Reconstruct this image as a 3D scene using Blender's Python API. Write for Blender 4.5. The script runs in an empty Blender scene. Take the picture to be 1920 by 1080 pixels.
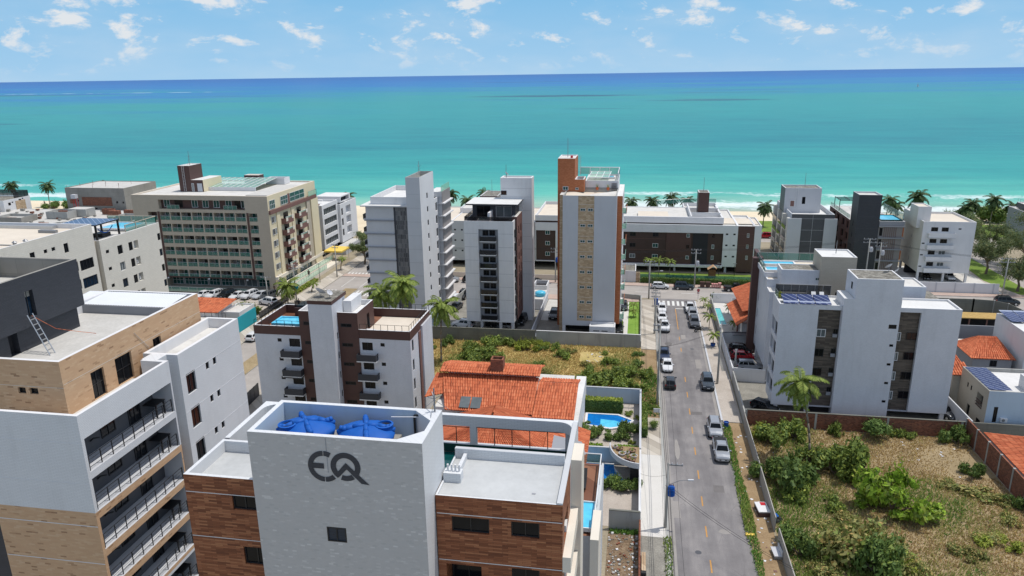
import bpy, math, random
import numpy as np
from mathutils import Vector, Matrix
random.seed(7)
R = math.radians
SC = bpy.context.scene
COL = SC.collection

# ------------------------------------------------------------------ objects
def tag(o, label=None, cat=None, group=None, kind=None):
    if label: o['label'] = label
    if cat: o['category'] = cat
    if group: o['group'] = group
    if kind: o['kind'] = kind
    return o

def empty(name, x, y, z=0.0, rz=0.0, label=None, cat=None, group=None):
    o = bpy.data.objects.new(name, None)
    COL.objects.link(o)
    o.location = (x, y, z)
    o.rotation_euler = (0, 0, rz)
    o.empty_display_size = 0.3
    return tag(o, label, cat, group)

def link(name, me, parent=None, loc=(0, 0, 0), rot=(0, 0, 0)):
    o = bpy.data.objects.new(name, me)
    COL.objects.link(o)
    o.location = loc
    o.rotation_euler = rot
    if parent is not None:
        o.parent = parent
    return o

def copy_tree(o, parent=None):
    c = o.copy()
    COL.objects.link(c)
    if parent is not None:
        c.parent = parent
    for ch in list(o.children):
        copy_tree(ch, c)
    return c

class MB:
    """collects faces and links them as ONE mesh object"""
    def __init__(s):
        s.v = []; s.f = []; s.m = []; s.mats = []
    def mi(s, mat):
        if mat not in s.mats: s.mats.append(mat)
        return s.mats.index(mat)
    def poly(s, pts, mat):
        n = len(s.v); s.v += [tuple(p) for p in pts]
        s.f.append(tuple(range(n, n + len(pts)))); s.m.append(s.mi(mat))
    def quad(s, a, b, c, d, mat): s.poly((a, b, c, d), mat)
    def box(s, x0, x1, y0, y1, z0, z1, mat, top=None):
        if x0 > x1: x0, x1 = x1, x0
        if y0 > y1: y0, y1 = y1, y0
        n = len(s.v)
        s.v += [(x0,y0,z0),(x1,y0,z0),(x1,y1,z0),(x0,y1,z0),(x0,y0,z1),(x1,y0,z1),(x1,y1,z1),(x0,y1,z1)]
        k = s.mi(mat); kt = s.mi(top) if top else k
        for i, q in enumerate(((0,3,2,1),(4,5,6,7),(0,1,5,4),(1,2,6,5),(2,3,7,6),(3,0,4,7))):
            s.f.append(tuple(n + a for a in q)); s.m.append(kt if i == 1 else k)
    def obox(s, c, u, lu, w, z0, z1, mat):
        """box along direction u (2d) from c, length lu, width w"""
        ux, uy = u; l = math.hypot(ux, uy); ux /= l; uy /= l; px, py = -uy*w/2, ux*w/2
        a = (c[0]+px, c[1]+py); b = (c[0]-px, c[1]-py)
        d = (b[0]+ux*lu, b[1]+uy*lu); e = (a[0]+ux*lu, a[1]+uy*lu)
        s.prism([b, d, e, a], z0, z1, mat)
    def prism(s, pts, z0, z1, mat, top=None):
        """pts counter-clockwise"""
        n = len(pts)
        lo = [(p[0], p[1], z0) for p in pts]; hi = [(p[0], p[1], z1) for p in pts]
        s.poly(hi, top or mat); s.poly(lo[::-1], mat)
        for i in range(n):
            j = (i + 1) % n
            s.quad(lo[i], lo[j], hi[j], hi[i], mat)
    def tube(s, p0, p1, r0, r1, n, mat, caps=True):
        p0 = Vector(p0); p1 = Vector(p1); d = (p1 - p0)
        if d.length < 1e-6: return
        d.normalize()
        a = d.orthogonal().normalized(); b = d.cross(a)
        k = len(s.v); m = s.mi(mat)
        for p, r in ((p0, r0), (p1, r1)):
            for i in range(n):
                t = 2*math.pi*i/n
                s.v.append(tuple(p + a*(math.cos(t)*r) + b*(math.sin(t)*r)))
        for i in range(n):
            j = (i+1) % n
            s.f.append((k+i, k+j, k+n+j, k+n+i)); s.m.append(m)
        if caps:
            s.f.append(tuple(range(k+n-1, k-1, -1))); s.m.append(m)
            s.f.append(tuple(range(k+n, k+2*n))); s.m.append(m)
    def path(s, pts, r, n, mat):
        for i in range(len(pts)-1):
            r0 = r[i] if isinstance(r, (list, tuple)) else r
            r1 = r[i+1] if isinstance(r, (list, tuple)) else r
            s.tube(pts[i], pts[i+1], r0, r1, n, mat)
    def lathe(s, c, prof, n, mat, cap=True):
        k = len(s.v); m = s.mi(mat)
        for r, z in prof:
            for i in range(n):
                t = 2*math.pi*i/n
                s.v.append((c[0]+r*math.cos(t), c[1]+r*math.sin(t), c[2]+z))
        for a in range(len(prof)-1):
            for i in range(n):
                j = (i+1) % n
                s.f.append((k+a*n+i, k+a*n+j, k+(a+1)*n+j, k+(a+1)*n+i)); s.m.append(m)
        if cap:
            a = len(prof)-1
            s.f.append(tuple(range(k+a*n, k+a*n+n))); s.m.append(m)
    def wall(s, ax, p, h0, h1, v0, v1, mat, ops=()):
        """axis wall with real openings; ops = (h0,h1,v0,v1,depth,backmat)"""
        def P(h, v, d=0.0):
            if ax == 'f': return (h, p+d, v)
            if ax == 'b': return (h, p-d, v)
            if ax == 'r': return (p-d, h, v)
            return (p+d, h, v)
        flip = ax in 'bl'
        def Q(a, b, c, d, m):
            if flip: s.quad(d, c, b, a, m)
            else: s.quad(a, b, c, d, m)
        ops = [o for o in ops if o[0] < h1-0.01 and o[1] > h0+0.01 and o[2] < v1-0.01 and o[3] > v0+0.01]
        ops = [(max(o[0],h0+.005), min(o[1],h1-.005), max(o[2],v0+.005), min(o[3],v1-.005), *o[4:]) for o in ops]
        hs = sorted(set([h0, h1] + [round(o[i], 4) for o in ops for i in (0, 1)]))
        # column by column, merging vertically
        for i in range(len(hs)-1):
            a, b = hs[i], hs[i+1]
            if b - a < 1e-4: continue
            c = (a+b)/2
            iv = sorted((o[2], o[3]) for o in ops if o[0] < c < o[1])
            z = v0
            for (q0, q1) in iv:
                if q0 > z + 1e-4: Q(P(a,z), P(b,z), P(b,q0), P(a,q0), mat)
                z = max(z, q1)
            if z < v1 - 1e-4: Q(P(a,z), P(b,z), P(b,v1), P(a,v1), mat)
        for o in ops:
            a, b, c, d, e, bm = o[:6]
            rm = o[6] if len(o) > 6 and o[6] is not None else mat
            Q(P(a,c), P(b,c), P(b,c,e), P(a,c,e), rm)      # sill
            Q(P(a,d,e), P(b,d,e), P(b,d), P(a,d), rm)      # head
            Q(P(a,c,e), P(a,d,e), P(a,d), P(a,c), rm)
            Q(P(b,c), P(b,d), P(b,d,e), P(b,c,e), rm)
            if bm is not None: Q(P(a,c,e), P(b,c,e), P(b,d,e), P(a,d,e), bm)
    def mesh(s, name, off=(0, 0, 0), smooth=False):
        me = bpy.data.meshes.new(name)
        v = np.array(s.v, dtype=float) - np.array(off)
        me.from_pydata(v.tolist(), [], s.f)
        for m in s.mats: me.materials.append(m)
        me.polygons.foreach_set('material_index', s.m)
        if smooth: me.polygons.foreach_set('use_smooth', [True]*len(s.f))
        me.update()
        return me
    def build(s, name, parent=None, smooth=False, at=None):
        """vertices are in world coordinates; stored relative to the parent (or to `at`)"""
        off = at if at is not None else (parent.matrix_basis.translation if parent is not None else (0, 0, 0))
        me = s.mesh(name, tuple(off), smooth)
        o = link(name, me, parent, loc=(at if (at is not None and parent is None) else (0, 0, 0)))
        return o

# ------------------------------------------------------------------ materials
def lin(h):
    h = h.lstrip('#')
    c = [int(h[i:i+2], 16)/255 for i in (0, 2, 4)]
    return tuple(x/12.92 if x <= .04045 else ((x+.055)/1.055)**2.4 for x in c)

class NT:
    def __init__(s, nt): s.nt = nt
    def n(s, t, **k):
        nd = s.nt.nodes.new(t)
        for a, b in k.items():
            if a.startswith('_'): setattr(nd, a[1:], b)
            else: nd.inputs[a.replace('_', ' ')].default_value = b
        return nd
    def l(s, a, b): s.nt.links.new(a, b)

def new_mat(name, rough=.7, spec=.3):
    m = bpy.data.materials.new(name); m.use_nodes = True
    t = NT(m.node_tree); b = m.node_tree.nodes['Principled BSDF']
    b.inputs['Roughness'].default_value = rough
    b.inputs['Specular IOR Level'].default_value = spec
    return m, t, b

def col4(c): return (*c, 1.0)

def ramp(t, stops, interp='LINEAR'):
    r = t.n('ShaderNodeValToRGB'); e = r.color_ramp; e.interpolation = interp
    while len(e.elements) < len(stops): e.elements.new(.5)
    for k, (p, c) in enumerate(stops):
        e.elements[k].position = p; e.elements[k].color = col4(c) if len(c) == 3 else c
    return r

def mixc(t, fac, a, b, mode='MIX'):
    m = t.n('ShaderNodeMix', _data_type='RGBA', _blend_type=mode)
    if isinstance(fac, (int, float)): m.inputs[0].default_value = fac
    else: t.l(fac, m.inputs[0])
    for i, x in ((6, a), (7, b)):
        if isinstance(x, tuple): m.inputs[i].default_value = col4(x)
        else: t.l(x, m.inputs[i])
    return m.outputs[2]

def math_(t, op, a, b=None, clamp=False):
    m = t.n('ShaderNodeMath', _operation=op, _use_clamp=clamp)
    for i, x in ((0, a), (1, b)):
        if x is None: continue
        if isinstance(x, (int, float)): m.inputs[i].default_value = x
        else: t.l(x, m.inputs[i])
    return m.outputs[0]

def wallvec(t, sx=1.0, sz=1.0):
    """(x+y, z) mapping that fits any axis-aligned upright wall"""
    tc = t.n('ShaderNodeTexCoord'); s = t.n('ShaderNodeSeparateXYZ'); t.l(tc.outputs['Object'], s.inputs[0])
    u = math_(t, 'ADD', s.outputs[0], s.outputs[1])
    c = t.n('ShaderNodeCombineXYZ')
    t.l(math_(t, 'MULTIPLY', u, sx), c.inputs[0]); t.l(math_(t, 'MULTIPLY', s.outputs[2], sz), c.inputs[1])
    return c.outputs[0], tc.outputs['Object']

def noise(t, vec, scale, detail=3.0, rough=.55, dist=0.0):
    n = t.n('ShaderNodeTexNoise', Scale=scale, Detail=detail, Roughness=rough, Distortion=dist)
    if vec is not None: t.l(vec, n.inputs['Vector'])
    return n.outputs['Fac']

def mapping(t, vec, scale=(1, 1, 1), loc=(0, 0, 0), rot=(0, 0, 0)):
    m = t.n('ShaderNodeMapping'); m.inputs['Scale'].default_value = scale
    m.inputs['Location'].default_value = loc; m.inputs['Rotation'].default_value = rot
    t.l(vec, m.inputs['Vector']); return m.outputs[0]

def bump(t, b, h, strength=.3, dist=.02):
    n = t.n('ShaderNodeBump', Strength=strength, Distance=dist)
    t.l(h, n.inputs['Height']); t.l(n.outputs[0], b.inputs['Normal'])

def plaster(name, c, var=.10, streak=.12, rough=.75, tile=None):
    """painted / ceramic-clad wall: faint mottling, rain streaks, optional small tile grid (w,h)"""
    m, t, b = new_mat(name, rough)
    c = lin(c); uv, ob = wallvec(t)
    big = noise(t, ob, .35, 4)
    d = tuple(x*(1-2*var) for x in c)
    base = mixc(t, big, d, tuple(min(1, x*(1+var*.6)) for x in c))
    st = noise(t, mapping(t, uv, (.75, .09, 1)), 1.0, 6, .68)
    sf = ramp(t, [(.52, (0, 0, 0)), (.78, (1, 1, 1))]); t.l(st, sf.inputs[0])
    sk = math_(t, 'MULTIPLY', sf.outputs[0], streak)
    base = mixc(t, sk, base, tuple(x*.45 for x in c))
    if tile:
        br = t.n('ShaderNodeTexBrick', Scale=1.0, _offset=.5)
        br.inputs['Brick Width'].default_value = tile[0]; br.inputs['Row Height'].default_value = tile[1]
        br.inputs['Mortar Size'].default_value = tile[2]; br.inputs['Bias'].default_value = 0
        br.inputs['Color1'].default_value = (1, 1, 1, 1); br.inputs['Color2'].default_value = (tile[3],)*3 + (1,)
        br.inputs['Mortar'].default_value = (tile[4],)*3 + (1,)
        t.l(uv, br.inputs['Vector'])
        base = mixc(t, 1.0, base, br.outputs['Color'], 'MULTIPLY')
    t.l(base, b.inputs['Base Color'])
    bump(t, b, noise(t, ob, 9, 3), .15, .02)
    return m

def bricks(name, cols, w, h, mortar, mcol, rough=.7, offset=.5, bumpd=.004, streak=.12, mott=.35):
    """cladding whose single pieces differ in colour; cols = [(pos,color)...] ramp over a per-piece random"""
    m, t, b = new_mat(name, rough)
    uv, ob = wallvec(t)
    br = t.n('ShaderNodeTexBrick', Scale=1.0, _offset=offset)
    br.inputs['Brick Width'].default_value = w; br.inputs['Row Height'].default_value = h
    br.inputs['Mortar Size'].default_value = mortar
    br.inputs['Color1'].default_value = (0, 0, 0, 1); br.inputs['Color2'].default_value = (1, 1, 1, 1)
    br.inputs['Mortar'].default_value = (0, 0, 0, 1)
    t.l(uv, br.inputs['Vector'])
    r = ramp(t, [(p, lin(c)) for p, c in cols]); t.l(br.outputs['Color'], r.inputs[0])
    base = mixc(t, br.outputs['Fac'], r.outputs[0], lin(mcol))
    n = noise(t, ob, .5, 4)
    base = mixc(t, math_(t, 'MULTIPLY', n, mott), base, mixc(t, 1.0, base, (.6, .6, .6), 'MULTIPLY'))
    st = noise(t, mapping(t, uv, (1.8, .1, 1)), 1.0, 4, .6)
    sf = ramp(t, [(.52, (0, 0, 0)), (.8, (1, 1, 1))]); t.l(st, sf.inputs[0])
    base = mixc(t, math_(t, 'MULTIPLY', sf.outputs[0], streak), base, tuple(x*.4 for x in lin(mcol)))
    t.l(base, b.inputs['Base Color'])
    bump(t, b, math_(t, 'SUBTRACT', 1.0, br.outputs['Fac']), .4, bumpd)
    return m

def ground_mat(name, stops, scale=.3, fine=6.0, rough=.9, bumps=.3, detail=6, mix=.5):
    m, t, b = new_mat(name, rough, .15)
    tc = t.n('ShaderNodeTexCoord'); ob = tc.outputs['Object']
    f = math_(t, 'ADD', math_(t, 'MULTIPLY', noise(t, ob, scale, detail, .6), 1-mix), math_(t, 'MULTIPLY', noise(t, ob, fine, 4, .65), mix))
    r = ramp(t, [(p, lin(c)) for p, c in stops]); t.l(f, r.inputs[0])
    t.l(r.outputs[0], b.inputs['Base Color'])
    bump(t, b, noise(t, ob, fine, 5), bumps, .05)
    return m

def flat(name, c, rough=.5, spec=.4, metal=0.0, var=.12, scale=3.0):
    m, t, b = new_mat(name, rough, spec)
    b.inputs['Metallic'].default_value = metal
    tc = t.n('ShaderNodeTexCoord'); c = lin(c)
    n = noise(t, tc.outputs['Object'], scale, 4)
    t.l(mixc(t, n, tuple(x*(1-var) for x in c), tuple(min(1, x*(1+var)) for x in c)), b.inputs['Base Color'])
    return m

def glassy(name, c, rough=.10, var=.5):
    """window glass in front of an unlit room: dark and glossy"""
    m, t, b = new_mat(name, rough, .22)
    tc = t.n('ShaderNodeTexCoord'); c = lin(c)
    n = noise(t, tc.outputs['Object'], 1.1, 2)
    t.l(mixc(t, n, tuple(x*(1-var) for x in c), tuple(min(1, x*(1+var)) for x in c)), b.inputs['Base Color'])
    return m

def clear_glass(name, c, alpha=.35, rough=.05):
    m = bpy.data.materials.new(name); m.use_nodes = True
    nt = m.node_tree; t = NT(nt); nt.nodes.remove(nt.nodes['Principled BSDF'])
    out = nt.nodes['Material Output']
    tr = t.n('ShaderNodeBsdfTransparent', Color=col4(tuple(.6+.4*x for x in lin(c))))
    df = t.n('ShaderNodeBsdfPrincipled', Roughness=rough); df.inputs['Base Color'].default_value = col4(lin(c))
    mx = t.n('ShaderNodeMixShader'); mx.inputs[0].default_value = alpha
    t.l(tr.outputs[0], mx.inputs[1]); t.l(df.outputs[0], mx.inputs[2]); t.l(mx.outputs[0], out.inputs[0])
    return m

def water_mat(name, c, c2, tile=.15):
    m, t, b = new_mat(name, .08, .4)
    tc = t.n('ShaderNodeTexCoord'); ob = tc.outputs['Object']
    n = noise(t, ob, .5, 3)
    v = t.n('ShaderNodeTexVoronoi', Scale=2.2, _feature='SMOOTH_F1'); t.l(ob, v.inputs['Vector'])
    base = mixc(t, n, lin(c), lin(c2))
    r = ramp(t, [(.0, (1.15,)*3), (.5, (.95,)*3), (1, (.85,)*3)]); t.l(v.outputs['Distance'], r.inputs[0])
    t.l(mixc(t, 1.0, base, r.outputs[0], 'MULTIPLY'), b.inputs['Base Color'])
    bump(t, b, noise(t, ob, 3.5, 2), .12, .05)
    return m

def leafmat(name, c, c2, c3=None, trans=.25, rough=.6):
    m, t, b = new_mat(name, rough, .25)
    oi = t.n('ShaderNodeObjectInfo'); g = t.n('ShaderNodeNewGeometry')
    tc = t.n('ShaderNodeTexCoord')
    n = noise(t, tc.outputs['Object'], 1.3, 3)
    f = math_(t, 'ADD', math_(t, 'MULTIPLY', g.outputs['Random Per Island'], .6), math_(t, 'MULTIPLY', n, .4))
    st = [(.15, lin(c)), (.75, lin(c2))]
    if c3: st.append((.97, lin(c3)))
    r = ramp(t, st); t.l(f, r.inputs[0])
    hs = t.n('ShaderNodeHueSaturation')
    t.l(math_(t, 'ADD', .82, math_(t, 'MULTIPLY', oi.outputs['Random'], .36)), hs.inputs['Value'])
    t.l(r.outputs[0], hs.inputs['Color'])
    t.l(hs.outputs[0], b.inputs['Base Color'])
    tl = t.n('ShaderNodeBsdfTranslucent'); t.l(hs.outputs[0], tl.inputs[0])
    mx = t.n('ShaderNodeMixShader'); mx.inputs[0].default_value = trans
    out = m.node_tree.nodes['Material Output']
    t.l(b.outputs[0], mx.inputs[1]); t.l(tl.outputs[0], mx.inputs[2]); t.l(mx.outputs[0], out.inputs[0])
    return m

M = {}
def mats():
    M['white'] = plaster('white_paint', '#d7d7d8', .07, .26)
    M['white_tile'] = plaster('white_tile', '#d3d6dc', .08, .24, .5, (.20, .10, .008, .93, .78))  # base tinted bluish to carry the blue shade on the white fronts
    M['offwhite'] = plaster('offwhite_tile', '#d5d1c6', .05, .10, .6, (.6, .3, .012, .95, .82))
    M['lt_white'] = plaster('pale_grey_tile', '#d4d6d8', .06, .18, .5, (.4, .11, .012, .96, .80))
    M['beige'] = plaster('beige_tile', '#b7ad9c', .05, .10, .6, (.5, .25, .015, .95, .85))
    M['cream'] = plaster('cream_paint', '#d9cdae', .05, .08)
    M['cream2'] = plaster('cream_slab', '#d8d0c2', .05, .08)
    M['grey_wall'] = plaster('grey_paint', '#8f9196', .06, .12)
    M['lgrey'] = plaster('light_grey_paint', '#bfc1c5', .06, .12)
    M['dgrey'] = plaster('dark_grey_cladding', '#55565a', .08, .10, .5, (.8, .4, .01, .93, .8))
    M['charcoal'] = plaster('charcoal_cladding', '#414349', .08, .06, .5, (.45, .10, .008, .85, .6))
    M['brown'] = plaster('brown_tile', '#5a423d', .08, .06, .55, (.3, .15, .01, .92, .8))
    M['brown2'] = plaster('chocolate_tile', '#4d3c37', .08, .06, .55, (.3, .15, .01, .9, .8))
    M['mauve'] = plaster('mauve_panel', '#7b5c55', .08, .06)
    M['purple_grey'] = plaster('taupe_paint', '#8d8886', .06, .1)
    M['tower_tile'] = bricks('grey_stone_tile', [(0, '#afadaa'), (.10, '#b6b3b0'), (.88, '#b9b6b3'), (.95, '#bfbcb9'), (1, '#cbc8c4')], .26, .10, .003, '#b3b0ad', .6, streak=.04, mott=.12)
    M['wood'] = bricks('wood_effect_tile', [(0, '#6e3f2a'), (.35, '#8a5337'), (.7, '#985f41'), (1, '#ab7350')], .80, .11, .005, '#3f281e', .5, offset=.37, streak=.05)
    M['tan'] = bricks('tan_brick', [(0, '#96765a'), (.05, '#ac8a6a'), (.09, '#bf9c7b'), (.8, '#c4a280'), (1, '#c9aa8a')], .45, .12, .004, '#bc9a7a', .7, streak=.03, mott=.2)
    M['tan_stone'] = bricks('tan_stone', [(0, '#ab9478'), (.5, '#bda588'), (1, '#cdb89c')], .5, .25, .012, '#a88a63', .8)
    M['orange_brick'] = bricks('orange_brick', [(0, '#a5603c'), (.5, '#b06a44'), (1, '#ba7550')], .3, .1, .006, '#a87355', .7)
    M['red_brick'] = bricks('bare_red_brick', [(0, '#6d3f2d'), (.5, '#85503a'), (1, '#9a6248')], .3, .18, .02, '#75625a', .9, streak=.5)
    M['stone_dark'] = bricks('dark_stone', [(0, '#4a4b4e'), (.5, '#5f6063'), (1, '#7a7a7a')], .35, .9, .012, '#8f8f8f', .8)
    M['wood_grey'] = bricks('grey_wood_tile', [(0, '#4c453f'), (.5, '#5d554d'), (1, '#6d645a')], 1.2, .18, .006, '#443e39', .6)
    M['raw_conc'] = plaster('raw_concrete', '#99968f', .16, .35, .9, (2.4, 1.2, .02, .9, .75))
    M['conc_wall'] = plaster('weathered_concrete', '#a9a9a5', .16, .8, .9)
    M['conc_dark'] = plaster('mossy_concrete', '#7b7b73', .16, .6, .9, (1.5, .5, .02, .92, .8))
    M['fence_conc'] = plaster('precast_concrete', '#a5a29c', .12, .45, .9)
    M['roof_pale'] = ground_mat('pale_roof', [(.28, '#aeaca7'), (.5, '#c6c4bf'), (.72, '#d2d0cb')], .45, 2.5, .85, .1, 8, .4)
    M['roof_white'] = ground_mat('white_roof', [(.25, '#bebebc'), (.5, '#cfcfcd'), (.75, '#d8d8d6')], .5, 3, .8, .1)
    M['roof_grey'] = ground_mat('grey_membrane_roof', [(.3, '#a5a7a7'), (.5, '#b2b4b4'), (.7, '#bbbdbd')], .35, 2.5, .8, .1, 8, .35)
    M['roof_sand'] = ground_mat('sand_roof', [(.2, '#bdb3a5'), (.6, '#d2c8b9'), (.9, '#dad2c4')], .4, 4, .85, .1)
    M['roof_conc'] = ground_mat('concrete_roof', [(.2, '#a3a19c'), (.55, '#bdbbb6'), (.8, '#cfcdc9')], .6, 5, .85, .15)
    M['roof_dirty'] = ground_mat('stained_roof', [(.3, '#45433e'), (.5, '#77746c'), (.7, '#a6a39b')], 1.0, 4, .9, .2)
    M['metal_roof'] = flat('white_metal_sheet', '#d3d6d8', .45, .4, 0, .05, .8)
    M['deck'] = bricks('wood_deck', [(0, '#6b4532'), (.5, '#7c5240'), (1, '#8d624b')], 2.0, .12, .01, '#4e3325', .7)
    M['terra'] = bricks('clay_tile', [(0, '#9c4f30'), (.35, '#bb6240'), (.7, '#c96e49'), (1, '#d6835c')], .22, .38, .0, '#a3573a', .85, streak=.0)
    M['black'] = flat('black_metal', '#1d1e20', .45)
    M['dark_frame'] = flat('dark_frame', '#26272a', .4)
    M['white_metal'] = flat('white_metal', '#d8d9da', .4)
    M['grey_metal'] = flat('grey_metal', '#85878a', .45, .5, .5)
    M['alu'] = flat('aluminium', '#b9bbbd', .35, .5, .7)
    M['glass'] = glassy('window_glass', '#15181c')
    M['glass_b'] = glassy('window_glass_blue', '#182838')
    M['glass_g'] = glassy('window_glass_green', '#234c48', .08)
    M['glass_c'] = glassy('curtained_glass', '#5d6466', .25, .4)
    M['glass_br'] = glassy('brown_room_glass', '#35221c', .2)
    M['shutter'] = bricks('grey_louvre', [(0, '#3b424d'), (1, '#454d59')], 3.0, .05, .014, '#20252d', .5, streak=0)
    M['rail_glass'] = clear_glass('rail_glass', '#5f9c8f', .42)
    M['rail_glass_g'] = clear_glass('green_rail_glass', '#a9d3bd', .55)
    M['rail_smoke'] = clear_glass('smoked_rail_glass', '#25272b', .80)
    M['shade_dark'] = flat('recess_shade', '#2a2a2e', .8)  # shade of recesses and open ground floors put into one dark tone
    M['pool'] = water_mat('pool_water', '#3fb0d8', '#6fd0ea')
    M['pool_deep'] = water_mat('deep_pool_water', '#0d5aa8', '#1b7fc9')
    M['pool_teal'] = water_mat('teal_pool_water', '#4fb2b4', '#76cccb')
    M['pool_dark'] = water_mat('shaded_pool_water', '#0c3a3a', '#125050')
    M['green_tile'] = plaster('dark_green_tile', '#1d4440', .1, .0, .3, (.3, .15, .01, .85, .7))
    M['tank_blue'] = flat('blue_plastic', '#1556a8', .6, .25, 0, .12, 2.0)
    M['bin_blue'] = flat('blue_bin', '#1f4f9a', .5)
    M['solar'] = bricks('solar_cells', [(0, '#26325a'), (1, '#2f3c68')], 1.0, 1.65, .05, '#9aa3b8', .15, offset=0, streak=0)
    M['teal_wall'] = plaster('teal_paint', '#1f93a0', .08, .2)
    M['sky_wall'] = plaster('pale_blue_paint', '#aebfcf', .06, .35)
    M['red_paint'] = flat('red_paint', '#b5202a', .3)
    M['yellow_cloth'] = flat('yellow_canvas', '#e0c05a', .8)
mats()
SKY0=(.38,.62,.85); SKY1=(.25,.53,.81); SKY2=(.19,.45,.78); SKYS=.175; CLOUD=.80/SKYS; SUNE=3.3; EXPO=0.0
# ------------------------------------------------------------------ building kit
WIN = {}
def win_mesh(w, h, kind):
    """frame, mullions and glass of one window; origin bottom-left, faces -y"""
    key = (round(w, 2), round(h, 2), kind)
    if key in WIN: return WIN[key]
    b = MB()
    opt = dict(dark=('dark_frame', 'glass', 2, 1), blue=('dark_frame', 'glass_b', 2, 1), green=('white_metal', 'glass_g', 2, 1),
               greenw=('white_metal', 'glass_g', 3, 2), single=('dark_frame', 'glass', 1, 1), curt=('white_metal', 'glass_c', 2, 1),
               door=('dark_frame', 'glass', 2, 1), doorg=('white_metal', 'glass_g', 2, 1), doorc=('white_metal', 'glass_c', 2, 1), brn=('dark_frame', 'glass_br', 2, 1),
               wide=('dark_frame', 'glass', 4, 1), wideb=('dark_frame', 'glass_b', 4, 1), shut=('dark_frame', 'shutter', 2, 1), doord=('dark_frame', 'glass', 2, 2),
               flush=('grey_wall', 'glass_c', 5, 1), recess=('lgrey', 'lgrey', 1, 1), whitew=('white_metal', 'glass', 2, 1))[kind]
    fm, gm = M[opt[0]], M[opt[1]]; nx, nz = opt[2], opt[3]
    f = min(.07, w*.12, h*.12); d = .07
    b.box(0, w, -d, 0, 0, f, fm); b.box(0, w, -d, 0, h-f, h, fm)
    b.box(0, f, -d, 0, f, h-f, fm); b.box(w-f, w, -d, 0, f, h-f, fm)
    for i in range(1, nx):
        x = f + (w-2*f)*i/nx; b.box(x-f*.4, x+f*.4, -d*.9, -.002, f, h-f, fm)
    for i in range(1, nz):
        z = f + (h-2*f)*i/nz; b.box(f, w-f, -d*.8, -.004, z-f*.4, z+f*.4, fm)
    b.quad((f, -.02, f), (w-f, -.02, f), (w-f, -.02, h-f), (f, -.02, h-f), gm)
    WIN[key] = b.mesh('window')
    return WIN[key]

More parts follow.
